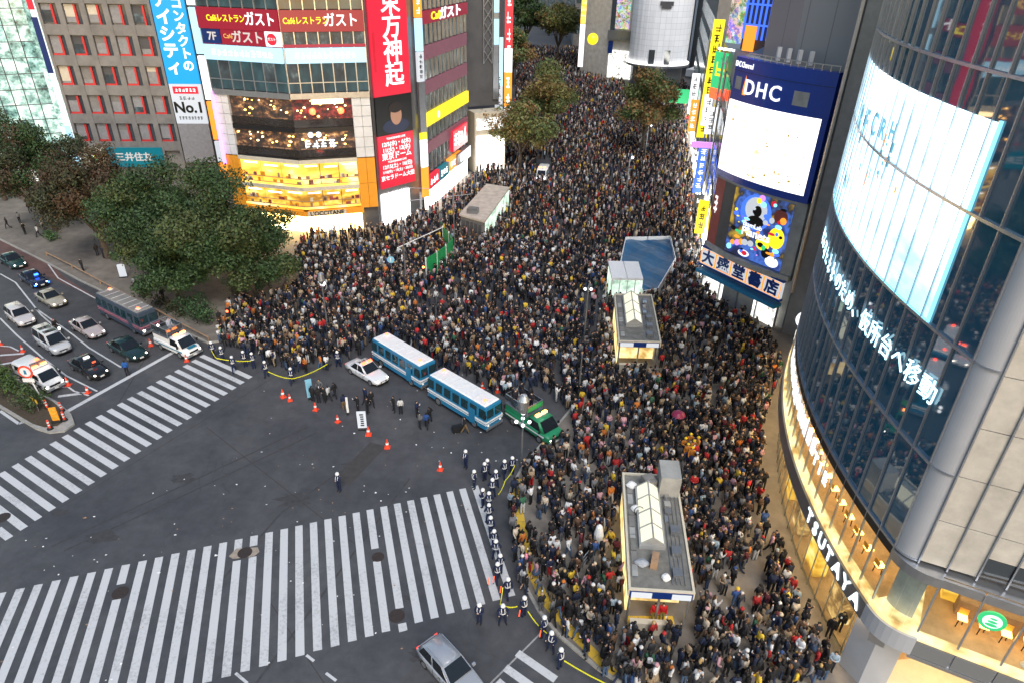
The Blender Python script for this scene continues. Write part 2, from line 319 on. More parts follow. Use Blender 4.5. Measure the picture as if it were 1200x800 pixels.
TXT = {}
def text_mesh(s, size=1.0, bold=0.0, ext=0.02):
    k = (s, bold, ext)
    if k not in TXT:
        cu = bpy.data.curves.new('text', 'FONT'); cu.body = s; cu.size = 1.0; cu.align_x = 'CENTER'; cu.align_y = 'CENTER'; cu.offset = bold; cu.extrude = ext; cu.resolution_u = 3; cu.space_line = 1.02
        t = bpy.data.objects.new('text', cu); COL.objects.link(t)
        dg = bpy.context.evaluated_depsgraph_get(); me = bpy.data.meshes.new_from_object(t.evaluated_get(dg)); bpy.data.objects.remove(t)
        me.materials.clear(); TXT[k] = me
    return TXT[k].copy()
class Facet:
    """an upright wall plane from p0 to p1 (left to right for someone facing it)"""
    def __init__(s, p0, p1):
        s.p = Vector((p0[0], p0[1], 0)); q = Vector((p1[0], p1[1], 0)); s.L = (q - s.p).length; s.u = (q - s.p) / s.L; s.n = Vector((s.u.y, -s.u.x, 0))
    def at(s, u, z, d=0.0): return s.p + s.u * u + s.n * d + Vector((0, 0, z))
def fmb(F, u0, u1, z0, z1, d0, d1, mb=None):
    mb = mb or MB()
    return mb.hexa([F.at(u0, z0, d1), F.at(u1, z0, d1), F.at(u1, z0, d0), F.at(u0, z0, d0), F.at(u0, z1, d1), F.at(u1, z1, d1), F.at(u1, z1, d0), F.at(u0, z1, d0)])
def fbox(name, F, u0, u1, z0, z1, d0, d1, mat, parent=None): return ob(name, fmb(F, u0, u1, z0, z1, d0, d1), mat, parent)
def ftext(name, F, s, u, z, size, mat, parent=None, d=0.1, bold=0.0, sx=1.0, tilt=0.0):
    me = text_mesh(s, 1.0, bold); me.materials.append(M[mat])
    o = bpy.data.objects.new(name, me); COL.objects.link(o)
    uu = F.u; vv = Vector((0, 0, 1)); nn = F.n; c = F.at(u, z, d)
    if tilt: uu, vv = uu * math.cos(tilt) + vv * math.sin(tilt), vv * math.cos(tilt) - uu * math.sin(tilt)
    mw = Matrix(((uu.x * size * sx, vv.x * size, nn.x * size, c.x), (uu.y * size * sx, vv.y * size, nn.y * size, c.y), (uu.z * size * sx, vv.z * size, nn.z * size, c.z), (0, 0, 0, 1)))
    if parent is not None:
        o.parent = parent; o.matrix_parent_inverse = Matrix.Translation(-Vector(parent.location))
    o.matrix_basis = mw
    return o
def fmarks(F, parent, u0, u1, z0, z1, n, mat, d, vert=False, seed=1):
    """lettering too small to read in the photograph: strokes in character cells"""
    r = random.Random(seed)
    for i in range(n):
        if vert: a0, a1 = u0, u1; b1 = z1 - (z1 - z0) * i / n; b0 = z1 - (z1 - z0) * (i + .86) / n
        else: a0 = u0 + (u1 - u0) * i / n; a1 = u0 + (u1 - u0) * (i + .86) / n; b0, b1 = z0, z1
        w, h = a1 - a0, b1 - b0; mb = MB()
        for k in range(r.randint(2, 3)):
            y = b0 + h * (.12 + .3 * k + r.uniform(0, .1)); fmb(F, a0 + w * r.uniform(0, .25), a1 - w * r.uniform(0, .25), y, y + h * .13, d, d + .03, mb)
        for k in range(r.randint(1, 2)):
            x = a0 + w * r.uniform(.15, .7); fmb(F, x, x + w * .13, b0 + h * r.uniform(0, .2), b1 - h * r.uniform(0, .2), d, d + .035, mb)
        ob('character', mb, mat, parent)
def pxpoly(pts, z=0.0): return [tuple(G(u, v, z)[:2]) for u, v in pts]

# ------------------------------------------------------------------ ground, road, markings
ground = struct('ground', MB().sheet([(-900, -200), (900, -200), (900, 1800), (-900, 1800)], -0.02), 'asphalt')
def V2(p): return Vector((p[0], p[1]))
road = struct('road', MB().sheet([(-130, -10), (60, -10), (70, 330), (-130, 330)], 0.0), 'asphalt')
# the two zebra crossings: stripes run along d, laid out along s
def zebra(first, last, n, dvec, w, skip=(), z=0.004, name='crosswalk_stripe', cuts={}):
    f = V2(first); s = (V2(last) - f) / (n - 1); d = V2(dvec); a = d.normalized()
    sn = s - a * s.dot(a); wn = sn.normalized() * w
    for i in range(-3, n):
        if i in skip: continue
        o = f + s * i; mb = MB(); pieces = cuts.get(i, ((0.0, 1.0),))
        for t0, t1 in pieces:
            e = [rng.normal(0, .012) for _ in range(4)]
            q = [o + d * t0, o + wn * (1 + e[0]) + d * t0, o + wn * (1 + e[1]) + d * (t1 + e[2] * .1), o + d * (t1 + e[3] * .1)]
            mb.sheet([tuple(x) for x in q], z)
        ob(name, mb, 'paint', road)
A0, A1 = G(18.75, 690), G(552.75, 569.4); Bt, Bb = G(329.4, 619), G(325.9, 773.5)
zebra(A0[:2], A1[:2], 31, (Bb - Bt)[:2], 0.5, cuts={14: ((0, .09), (.185, 1)), 13: ((0, .1), (.185, 1)), 6: ((0, .155), (.27, 1)), 22: ((0, .365), (.47, 1)), 23: ((0, .87), (.975, 1.03))})
L0, L1 = G(15.6, 627.5), G(296.25, 441); Cb, Ca = G(177.1, 518.75), G(117.5, 484.75)
zebra(L0[:2], L1[:2], 23, (Ca - Cb)[:2], -0.5, cuts={0: ((0, .22), (.36, 1))})
# crossing at the lower edge beside the cordon
for a, b in (((609, 761), (654, 792)), ((595, 778), (640, 810)), ((586, 794), (620, 823))):
    p, q = G(*a), G(*b); dd = (q - p).normalized(); w = Vector((dd.y, -dd.x, 0)) * .48
    if w.y > 0: w = -w
    ob('crosswalk_stripe', MB().sheet([p[:2], q[:2], (q + w)[:2], (p + w)[:2]], .004), 'paint', road)
def line_px(name, pts, w, mat='paint', z=0.004):
    ps = [G(*p) for p in pts]
    mb = MB()
    for p, q in zip(ps[:-1], ps[1:]):
        dd = (q - p).normalized(); n = Vector((-dd.y, dd.x, 0)) * w / 2
        mb.sheet([(p + n)[:2], (q + n)[:2], (q - n)[:2], (p - n)[:2]], z)
    return ob(name, mb, mat, road)
line_px('stop_line', [(76, 483), (204, 412)], .45)
line_px('lane_line', [(0, 321), (18, 331), (33, 350), (48, 369), (62, 381)], .16)
line_px('lane_line', [(0, 373), (20, 393), (50, 419), (78, 440), (114, 458)], .16)
line_px('lane_line', [(41, 361), (84, 391), (104, 407), (142, 430)], .16)
line_px('lane_line', [(56, 309), (68, 326), (112, 350)], .15)
line_px('lane_line', [(72, 447), (87, 458), (104, 463)], .15)
line_px('hatch_line', [(66, 454), (83, 451)], .35); line_px('hatch_line', [(68, 464), (100, 460)], .35)
line_px('hatch_line', [(0, 405), (12, 406), (22, 411)], .15); line_px('hatch_line', [(0, 416), (28, 414)], .3); line_px('hatch_line', [(0, 427), (16, 424)], .3)
line_px('lane_line', [(0, 481), (22, 496), (28, 494), (24, 490)], .25)
line_px('lane_line', [(276, 788), (290, 800)], .16); line_px('lane_line', [(359, 767), (368, 774)], .16); line_px('lane_line', [(382, 788), (394, 797)], .16)
line_px('road_patch', [(443, 520), (400, 565)], 1.5, 'patch', .002); line_px('road_seam', [(242, 500), (420, 640)], .06, 'patch', .002); line_px('road_seam', [(140, 470), (185, 395)], .08, 'patch', .002)
line_px('road_seam', [(0, 632), (95, 580), (340, 430)], .05, 'patch', .002); line_px('road_seam', [(640, 735), (575, 800)], .1, 'paint_grey', .002); line_px('road_seam', [(313, 700), (380, 800)], .06, 'patch', .002)
for (u, v, r, e) in ((489, 764, .45, .4), (486, 772, .3, .2), (480, 700, .35, .3), (410, 545, .7, .2), (215, 560, .9, .15), (120, 628, 1.0, .12), (345, 585, 1.2, .1), (70, 600, .6, .2), (520, 600, .6, .2)):
    c = G(u, v); n = 14; ob('oil_stain', MB().sheet([(c.x + r * (1 + .35 * math.sin(3 * k + u) + rng.uniform(-.15, .15)) * math.cos(2 * math.pi * k / n), c.y + r * .6 * (1 + .3 * math.cos(2 * k + v)) * math.sin(2 * math.pi * k / n)) for k in range(n)], .0015), 'stain', road)
for pts in ([(60, 640), (200, 575), (360, 500)], [(75, 645), (215, 580), (372, 506)], [(250, 690), (330, 600), (430, 530)], [(300, 800), (420, 640), (480, 560)]): line_px('tyre_mark', pts, .16, 'stain', .0012)
red_lane = struct('bus_lane', MB().sheet(pxpoly([(0, 304), (18, 311), (58, 325), (112, 350), (205, 408), (226, 402), (150, 372), (118, 352), (75, 325), (62, 310), (40, 297), (0, 278)]), .002), 'red_asphalt')
red_lane2 = struct('turning_lane', MB().sheet(pxpoly([(0, 400), (22, 411), (35, 420), (14, 436), (0, 440)]), .002), 'red_asphalt')
for (u, v, r, rim) in ((287, 647, .48, True), (141, 694, .5, False), (443, 652, .42, False), (465, 721, .5, False), (3, 606, .5, False)):
    c = G(u, v); t = tag(ob('manhole_cover', MB().lathe([(r, 0.001), (r, .012), (r * .92, .016), (r * .8, .012), (r * .05, .013)], 20, (c.x, c.y, 0)), 'iron', None),
        {287: 'iron manhole cover in a worn concrete surround on the crosswalk', 141: 'round iron manhole cover cutting one white stripe of the wide crosswalk', 443: 'small iron manhole cover between stripes of the wide crosswalk', 465: 'reddish brown round manhole cover at the end of a crosswalk stripe', 3: 'rusty manhole cover at the end of the far crosswalk'}[u], 'manhole cover')
    if rim:
        ob('concrete_surround', MB().prism([(c.x - .95, c.y - .35), (c.x - .6, c.y - .55), (c.x + .7, c.y - .3), (c.x + .95, c.y + .1), (c.x + .7, c.y + .5), (c.x - .7, c.y + .35)], .0005, .006), 'manhole_rim', road)
# pavements (raised) with kerbs
def pavement(name, poly, mat, h=.13, kerb=None, kname='kerb'):
    o = struct(name, MB().prism(poly, -.01, h), mat)
    if kerb:
        for a, b in zip(kerb[:-1], kerb[1:]):
            A, B = Vector((a[0], a[1], 0)), Vector((b[0], b[1], 0)); L = (B - A).length; n = max(1, int(L / 2.0))
            for i in range(n):
                p, q = A.lerp(B, i / n), A.lerp(B, (i + .985) / n); d = (q - p).normalized(); w = Vector((-d.y, d.x, 0)) * .1
                ob('kerb_stone', MB().prism([(p + w)[:2], (q + w)[:2], (q - w)[:2], (p - w)[:2]], -.005, h + .02), 'kerb', o)
    return o
kR = pxpoly([(735, 806), (700, 783), (655, 745), (632, 717), (617, 690), (608, 650), (602, 610), (598, 575), (612, 548), (690, 455), (716, 352), (742, 275), (790, 150)])
pavement('pavement_right', kR + [(46, 190), (34, 130), (29, 95), (34, 70), (40, 40), (60, 10), (30, 2)], 'sidewalk', .13, kR[:10])
kL = pxpoly([(-90, 235), (0, 281), (56, 309), (95, 330), (150, 356), (205, 384), (243, 402), (262, 400), (275, 388)])
pavement('pavement_left', kL + pxpoly([(330, 340), (345, 300), (452, 285), (510, 255), (548, 212)]) + [(-8, 122), (-20, 123), (-60, 118), (-120, 112)], 'sidewalk', .13, kL)
for pts in ([(606, 585), (612, 620), (622, 668), (640, 705), (668, 738), (720, 790)], [(607, 560), (601, 592)], [(735, 726), (790, 726)], [(775, 400), (775, 380)]):
    ps = [G(*p, .13) for p in pts]
    for a, b in zip(ps[:-1], ps[1:]):
        L = (b - a).length; n = max(1, int(L / .62)); d = (b - a) / L; w = Vector((-d.y, d.x, 0)) * .3
        for i in range(n):
            p, q = a + d * (L * i / n), a + d * (L * (i + .96) / n)
            ob('tactile_slab', MB().prism([(p + w)[:2], (q + w)[:2], (q - w)[:2], (p - w)[:2]], .12, .137), 'paint_yellow', bpy.data.objects['pavement_right'])
# traffic island
isl = pxpoly([(88, 497), (84, 486), (70, 473), (50, 462), (25, 446), (0, 433), (-60, 400), (-90, 420), (-20, 466), (0, 478), (25, 493), (42, 503), (58, 508), (76, 506)])
island = struct('traffic_island', MB().prism(isl, -.01, .16), 'kerb'); c = sum((V2(p) for p in isl), Vector((0, 0))) / len(isl)
ob('planting_bed', MB().prism([tuple(c + (V2(p) - c) * .86) for p in isl], .1, .175), 'soil', island)
# litter on the road
def litter():
    k = 0
    while k < 150:
        u, v = rng.uniform(0, 620), rng.uniform(430, 800)
        if v < 640 - u * .45 + 0 and u < 300 or (u > 560 and v > 560): continue
        if rng.random() > (1.0 if v < 690 - .12 * u else .3): continue
        p = G(u, v); s = rng.uniform(.035, .1) * (1.6 if rng.random() < .12 else 1); mb = MB(); a = rng.uniform(0, 6.28); 
        q = [Vector((math.cos(a + t) * s * rng.uniform(.6, 1.2), math.sin(a + t) * s * rng.uniform(.5, 1), rng.uniform(.0, .05))) for t in (0, 1.4, 3.0, 4.5)]
        mb.add([Vector((p.x, p.y, .012)) + x for x in q], [(0, 1, 2, 3)]); MBL.add([Vector((p.x, p.y, .012)) + x for x in q], [(0, 1, 2, 3)], 0 if rng.random() < .72 else 1); k += 1
MBL = MB(); litter(); tag(ob('litter', MBL, ['litter_white', 'cardboard']), 'scraps of paper scattered over the empty asphalt', 'litter', kind='stuff')

# ------------------------------------------------------------------ curved glass building (right)
QC = Vector((63.5, 29.5)); QR = 44.5; QA0 = math.asin((24.3 - 29.5) / QR); DA = 1.25 / QR; NP = 27; QA1 = QA0 + DA * NP
def qp(a, d=0.0): return Vector((QC.x - (QR + d) * math.cos(a), QC.y + (QR + d) * math.sin(a)))
def qrz(a): return math.pi / 2 - a
QL = [10.2, 15.5, 21.0, 26.3, 31.6, 37.0, 42.0]
qf = thing('glass_building', 'tall curved dark glass building with thin upright mullions and lit lower floors', 'building', (30, 35, 0))
def arc_band(a0, a1, d0, d1, z0, z1, n=40):
    mb = MB()
    for i in range(n):
        s, t = a0 + (a1 - a0) * i / n, a0 + (a1 - a0) * (i + 1) / n
        p = [qp(s, d1), qp(t, d1), qp(t, d0), qp(s, d0)]
        mb.hexa([(*x, z0) for x in p[::-1]] + [(*x, z1) for x in p[::-1]])
    return mb
EX = Vector((20.4, 22.55)); SD = Vector((.886, -.464)); SOUTH = Facet(EX, EX + SD * 20); EU = Vector((19.92, 23.42)); SU = Vector((.912, -.41)).normalized(); SOUTHU = Facet(EU, EU + SU * 20)
# solid core well behind the glass
core = [tuple(qp(QA0 + (QA1 - QA0) * i / 12, -5.2)) for i in range(13)] + [(48, 62), (55, 20), tuple(EX + SD * 20 + Vector((3, 5))), tuple(EX + Vector((5.0, 4.2)))]
ob('core_wall', MB().prism(core, 0, 9.9), 'cafe', qf)
body = [tuple(qp(QA0 + (QA1 - QA0) * i / 20, -.12)) for i in range(21)] + [(46, 64), (58, 30), tuple(EX + SD * 20 + Vector((.1, .2))), tuple(EX + Vector((.1, .2)))]
ob('upper_wall', MB().prism(body[:21] + [(46, 64), (58, 30), tuple(EU + SU * 20 + Vector((.1, .2))), tuple(EU + Vector((.12, .2)))], 9.95, 44), 'dark_wall', qf); ob('bay_roof', MB().prism(body, 9.9, 10.02), 'steel', qf)
ob('floor_slab', MB().prism(body, 4.7, 6.05), 'grey_metal', qf)
pm('column_paint', (.42, .44, .48), .3, .15, var=.08, scale=.4); dark_glass('balustrade', (.16, .17, .18), .12, 1.6); pm('wood_floor', (.42, .27, .15), .5, var=.3, scale=1.2)
def arc_poly(d0, d1, n=14): return [tuple(qp(QA0 + .01 + (QA1 - QA0 - .02) * i / n, d0)) for i in range(n + 1)] + [tuple(qp(QA1 - .01 - (QA1 - QA0 - .02) * i / n, d1)) for i in range(n + 1)]
ob('cafe_floor', MB().prism(body, 6.05, 6.09), 'wood_floor', qf); ob('shop_floor', MB().prism(arc_poly(-.7, -5.1), .13, .17), 'wood_floor', qf)
for k in range(4):
    ob('ceiling_light', MB().prism(arc_poly(-.7 - k * 1.1, -1.2 - k * 1.1), 9.82, 9.9), 'warm_light', qf); ob('ceiling_light', MB().prism(arc_poly(-.8 - k * 1.1, -1.2 - k * 1.1), 4.6, 4.68), 'warm_light', qf)
pane_me = {}
def pane_mesh(w, h, t, mat):
    k = (round(w, 3), round(h, 3), t, mat)
    if k not in pane_me:
        me = MB().box(0, 0, h / 2, w, t, h).mesh('pane'); me.materials.append(M[mat]); pane_me[k] = me
    return pane_me[k]
for i in range(NP):
    a = QA0 + DA * (i + .5); rz = qrz(a)
    for j in range(len(QL) - 1):
        p = qp(a, -.03 + rng.normal(0, .004)); o = ob('pane', pane_mesh(1.2, QL[j + 1] - QL[j] - .14, .05, 'facade_glass'), None, qf, (p.x, p.y, QL[j] + .07), rz + rng.normal(0, .004))
    p = qp(a, -.03); ob('pane', pane_mesh(1.2, 3.15, .04, 'clear_glass'), None, qf, (p.x, p.y, 6.45), rz)
    p = qp(a, -.55); ob('pane', pane_mesh(1.2, 4.4, .04, 'clear_glass'), None, qf, (p.x, p.y, .2), rz)
mul = MB().box(0, .05, 0, .055, .12, 1).mesh('mullion'); mul.materials.append(M['mullion'])
for i in range(NP + 1):
    a = QA0 + DA * i; p = qp(a); o = ob('mullion', mul, None, qf, (p.x, p.y, 25.2), qrz(a)); o.scale = (1, 1, 38)
    p = qp(a, -.55); o = ob('mullion', mul, None, qf, (p.x, p.y, 2.4), qrz(a)); o.scale = (.8, .5, 4.7)
for z in QL[:-1]: ob('transom', arc_band(QA0, QA1, -.02, .12, z - .07, z + .07), 'mullion', qf)
ob('spandrel', arc_band(QA0, QA1, -.3, .1, 9.62, 10.1), 'black_metal', qf)
ob('fascia', arc_band(QA0, QA1, -.5, .32, 4.75, 5.95), 'grey_metal', qf)
ob('light_strip', arc_band(QA0, QA1, -.3, .2, 6.0, 6.32), 'entrance_light', qf); ob('soffit_light', arc_band(QA0, QA1, -.3, .2, 4.66, 4.73), 'soffit', qf)
# corner column
cpts = []
c0, c1, c2 = qp(QA0, 0.05), Vector((19.35, 22.95)), EX + SD * .3
for i in range(9):
    t = i / 8; cpts.append(c0 * (1 - t) ** 2 + c1 * 2 * t * (1 - t) + c2 * t * t)
cup = [qp(QA0, .03) * (1 - t) ** 2 + Vector((19.35, 23.65)) * 2 * t * (1 - t) + (EU + SU * .05) * t * t for t in [i / 10 for i in range(11)]]
def corner_band(z0, z1, off, mat, name, src=None):
    cc = Vector((20.9, 24.4)); pts = [p + (p - cc).normalized() * off for p in (src or cpts)]
    return ob(name, MB().prism([tuple(p) for p in pts] + [tuple(cc + Vector((1.5, .6)))], z0, z1), mat, qf)
for j in range(len(QL) - 1): corner_band(QL[j] + .05, QL[j + 1] - .03, 0, 'column_paint', 'corner_column', cup); corner_band(QL[j] - .06, QL[j] + .05, .05, 'mullion', 'corner_ring', cup)
corner_band(4.75, 5.95, .25, 'column_paint', 'corner_fascia'); corner_band(6.0, 6.3, .15, 'entrance_light', 'light_strip'); corner_band(9.5, 10.06, .1, 'steel', 'corner_ring'); corner_band(6.3, 9.5, -.75, 'beige_panel', 'inner_column')
for i in range(0, 8, 2):
    a, b = cpts[i], cpts[i + 2]; F = Facet(a, b); fbox('pane', F, .02, F.L - .02, 6.35, 9.5, -.02, .02, 'clear_glass', qf)
# south side: stacked panels over a glazed cafe floor
for k in range(16):
    u0 = .06 + k * 1.22
    for j in range(12):
        z0 = 10.25 + j * 2.65
        if k in (2, 3) and j == 0:
            fbox('panel', SOUTHU, u0 + .02, u0 + 1.2, z0 + 1.3, z0 + 2.63, -.15, .02, 'beige_panel', qf); fbox('vent_window', SOUTHU, u0 + .05, u0 + 1.15, z0 + .1, z0 + 1.25, -.15, 0, 'window_glass', qf); continue
        fbox('panel', SOUTHU, u0 + .02, u0 + 1.2, z0 + .02, z0 + 2.63, -.15, .02 + rng.uniform(-.01, .01), 'beige_panel', qf)
    fbox('mullion', SOUTHU, u0 - .035, u0 + .035, 10.1, 43, 0, .1, 'mullion', qf)
for k in range(11):
    u0 = .3 + k * 1.8
    fbox('mullion', SOUTH, u0 - .04, u0 + .04, 4.7, 10.0, 0, .1, 'mullion', qf)
    fbox('pane', SOUTH, u0 + .05, u0 + 1.75, 6.3, 9.5, -.02, .02, 'clear_glass', qf)
    fbox('balustrade_pane', SOUTH, u0 + .05, u0 + 1.75, 4.75, 5.7, .1, .14, 'balustrade', qf)
    fbox('sill_panel', SOUTH, u0 + .05, u0 + 1.75, 9.55, 10.05, -.1, .06, 'steel', qf)
fbox('light_strip', SOUTH, .3, 20, 5.75, 6.15, -.2, .12, 'entrance_light', qf); fbox('floor_edge', SOUTH, .3, 20, 4.5, 4.72, -.4, .2, 'steel', qf)
[fbox('ceiling_light', SOUTH, .8, 20, 9.75, 9.85, -.9 - k * 1.1, -.5 - k * 1.1, 'warm_light', qf) for k in range(4)]; fbox('canopy_light', SOUTH, 1.2, 20, 4.2, 4.3, -4.5, -1.2, 'warm_light', qf)
fbox('counter', SOUTH, 2.0, 9.5, 6.1, 7.1, -2.9, -2.3, 'cardboard', qf); fbox('cafe_back_wall', SOUTH, .6, 20, 6.1, 9.7, -4.4, -4.2, 'cafe', qf)
for k in range(9): fbox('display_case', SOUTH, 1.4 + k * 1.9, 2.7 + k * 1.9, 6.1, 7.2, -3.6, -3.1, 'shop_gold_deep', qf); ob('pendant_lamp', MB().ball(SOUTH.at(1.2 + k * 1.15, 8.9, -1.9), .16, 8, 5), 'orange_glow', qf)
for k in range(20): p = qp(QA0 + DA * (1.2 + k * 1.2), -2.0); ob('pendant_lamp', MB().ball((p.x, p.y, 8.8), .15, 8, 5), 'orange_glow', qf); p = qp(QA0 + DA * (1.2 + k * 1.2), -3.6); ob('display_case', MB().box(0, 0, .7, 1.1, .5, 1.4), ['shop_gold_deep', 'cafe', 'cardboard'][k % 3], qf, (p.x, p.y, 6.1), qrz(QA0 + DA * (1.2 + k * 1.2)))
fbox('entrance_floor', SOUTH, .3, 20, .13, .16, -5, 1.5, 'cream', qf)
mb = MB(); mb.tube(SOUTH.at(4.2, 5.0, -.5), SOUTH.at(7.6, 9.0, -.9), .28, .28, 8); ob('diagonal_brace', mb, 'white_wall', qf)
# pillar at the foot of the corner
mb = MB().prism([(19.3, 24.9), (19.9, 23.6), (21.1, 23.2), (21.5, 24.2), (20.6, 25.2)], .1, 4.8); ob('pillar', mb, 'column_paint', qf)
fbox('vent_box', Facet((19.5, 24.0), (20.3, 23.4)), .1, .9, 4.0, 4.6, .1, .5, 'steel', qf)
# sloping glass at street level
for i in range(0, NP, 3):
    a = QA0 + DA * i; p = qp(a, -1.4); ob('shop_display', MB().box(0, 0, 1.4, 1.6, .8, 2.4), 'cafe' if i % 2 else 'shop_gold_deep', qf, (p.x, p.y, .13), qrz(a), world=True)
# cafe stools along the windows; orange seats glow by their material, not as lamps
st = thing('cafe_stool', 'orange seat on dark legs behind the upper café glass', 'stool', (0, 0, 0), 0, 'stools lined up behind the café windows')
ob('seat', MB().box(0, 0, .62, .42, .42, .1, mi=0), 'orange_glow', st, world=False); ob('backrest', MB().box(0, .2, .85, .42, .06, .35), 'orange_vinyl', st, world=False)
ob('leg', MB().tube((-.15, -.15, 0), (-.12, -.12, .6), .03), 'black_metal', st, world=False); ob('leg', MB().tube((.15, .15, 0), (.12, .12, .6), .03), 'black_metal', st, world=False)
spots = [(qp(QA0 + DA * (1.5 + i * 1.0), -1.3), qrz(QA0 + DA * (1.5 + i))) for i in range(16)] + [(SOUTH.at(2.2 + i * .95, 0, -1.6).xy, math.atan2(SD.y, SD.x)) for i in range(9)]
for i, (p, rz) in enumerate(spots):
    o = st if i == 0 else copy_tree(st); o.location = (p.x, p.y, 6.08); o.rotation_euler = (0, 0, rz)
# signs on the glass building
def arc_letters(parent, s, a_start, step, z, size, mat, d, sx=1.0, bold=.02):
    for i, ch in enumerate(s):
        if ch == ' ': continue
        a = a_start - step * i / QR; F = Facet(qp(a + .01, 0), qp(a - .01, 0)); ftext('letter', F, ch, F.L / 2, z, size, mat, parent, d, bold, sx)
sg = thing('store_sign', 'white capital letters in a row along the curved grey fascia', 'sign', (19, 28, 5)); arc_letters(sg, 'TSUTAYA', math.asin((31.2 - 29.5) / QR), 1.02, 5.33, 1.3, 'letter_bright', .34, .95, .012)
sg = thing('store_sign', 'large white letters standing across the straight café windows', 'sign', (26, 20, 6)); ftext('letter', SOUTH, 'T', 6.2, 7.2, 1.5, 'letter_bright', sg, .2, .03); 
for i, ch in enumerate('SUTAYA'): ftext('letter', SOUTH, ch, 7.6 + i * 1.35, 7.2, 1.5, 'letter_bright', sg, .2, .03)
sg = thing('window_sign', 'glowing white letters high on the curved first-floor windows', 'sign', (19, 34, 8)); arc_letters(sg, 'TIE', math.asin((32.9 - 29.5) / QR), .9, 8.5, 1.15, 'letter_bright', .2, 1.0, .03)
sg = thing('light_panels', 'row of white glowing panels along the far curve of the lower windows', 'light panel', (20, 40, 8))
for i in range(13):
    a = math.asin((34.0 + i * .95 - 29.5) / QR); F = Facet(qp(a + .009, 0), qp(a - .009, 0)); fbox('panel', F, .05, F.L - .1, 8.0 + rng.uniform(0, .3), 9.2, .03, .1, 'sign_white', sg)
sg = thing('ticker_sign', 'band of pale blue illuminated characters running round the glass below the giant screen', 'sign', (19, 32, 18.5)); arc_letters(sg, 'のため、仮所台へ移動', math.asin((37.4 - 29.5) / QR), 1.28, 18.4, 1.3, 'led_text', .13, .95, 0)
for i in range(6):
    a = math.asin((38.9 + i * 1.28 - 29.5) / QR); F = Facet(qp(a + .012, 0), qp(a - .012, 0)); fmarks(F, sg, .0, F.L, 17.75, 19.05, 1, 'led_text', .1, seed=20 + i)
lg = thing('round_sign', 'round green and white café emblem hanging inside the window', 'sign', SOUTH.at(2.9, 8.3, -.3))
def disc(F, u, z, r, d0, d1, n=24, sz=1.0):
    mb = MB(); vs = [F.at(u + r * math.cos(2 * math.pi * i / n), z + r * sz * math.sin(2 * math.pi * i / n), d) for d in (d0, d1) for i in range(n)]
    return mb.add(vs, [(i, (i + 1) % n, n + (i + 1) % n, n + i) for i in range(n)] + [tuple(range(n - 1, -1, -1)), tuple(range(n, 2 * n))])
ob('rim', disc(SOUTH, 2.9, 8.3, .58, -.4, -.3), 'neon_green', lg); ob('face', disc(SOUTH, 2.9, 8.3, .4, -.31, -.28), 'sign_white', lg)
for i in range(3): ob('stripe', disc(SOUTH, 2.9, 8.1 + i * .2, .26 - .05 * i, -.27, -.25, 12, .35), 'neon_green', lg)
# giant curved video screen
scr = thing('video_screen', 'giant curved white video screen glowing behind the mullions of the glass building', 'screen', (19, 36, 25))
sa0, sa1 = math.asin((27.7 - 29.5) / QR), math.asin((49.0 - 29.5) / QR)
ob('display', arc_band(sa0, sa1, -.02, .03, 21.12, 29.9, 40), 'screen_white', scr); ob('glow_edge', arc_band(sa0 - .005, sa0 - .002, -.02, .1, 21.0, 30.0, 2), 'screen_cyan', scr)
ob('bottom_edge', arc_band(sa0, sa1, .03, .1, 20.98, 21.1, 40), 'screen_cyan', scr)
for (y, z, s, c) in ((36.0, 27.6, 1.0, 'H'), (37.5, 27.4, 1.1, 'R'), (39.2, 27.3, 1.3, 'C'), (41.0, 27.0, 1.5, 'F'), (43, 26.8, 1.6, 'R')):
    a = math.asin((y - 29.5) / QR); F = Facet(qp(a + .01), qp(a - .01)); ftext('mark', F, c, F.L / 2, z, s * 1.3, 'screen_mark', scr, .04, .02)
for k in range(26):
    y = rng.uniform(33, 45); a = math.asin((y - 29.5) / QR); F = Facet(qp(a + .01), qp(a - .01)); z = rng.uniform(22.5, 27.2) if y > 37 else rng.uniform(25, 27); h = rng.uniform(.15, .9)
    fbox('mark', F, .1, .1 + rng.uniform(.1, .45), z, z + h, .032, .045, 'screen_mark' if rng.random() < .8 else 'sign_orange', scr)

# ------------------------------------------------------------------ bookshop building with blue drum and screen
DL, DR = Vector((22.5, 74.7)), Vector((28.9, 64.8)); DM = (DL + DR) / 2; Dn = Vector((-.84, -.54)); DF = Facet(DL, DR)
def dc(t, d=0.0, bulge=.9):    # along the curved front, 0 left .. 1 right
    return DL.lerp(DR, t) + Dn * (bulge * 4 * t * (1 - t) + d)
def drum(d0, d1, z0, z1, t0=0.0, t1=1.0, n=16):
    mb = MB()
    for i in range(n):
        a, b = t0 + (t1 - t0) * i / n, t0 + (t1 - t0) * (i + 1) / n
        mb.hexa([(*dc(a, d1), z0), (*dc(b, d1), z0), (*dc(b, d0), z0), (*dc(a, d0), z0), (*dc(a, d1), z1), (*dc(b, d1), z1), (*dc(b, d0), z1), (*dc(a, d0), z1)])
    return mb
bk = thing('bookshop_building', 'building with a curved blue drum front above a bookshop sign', 'building', (30, 72, 0))
ob('body', MB().prism([tuple(dc(i / 10, -.6)) for i in range(11)] + [(36, 68), (40, 80), (28, 84)], 0, 26.3), 'concrete', bk)
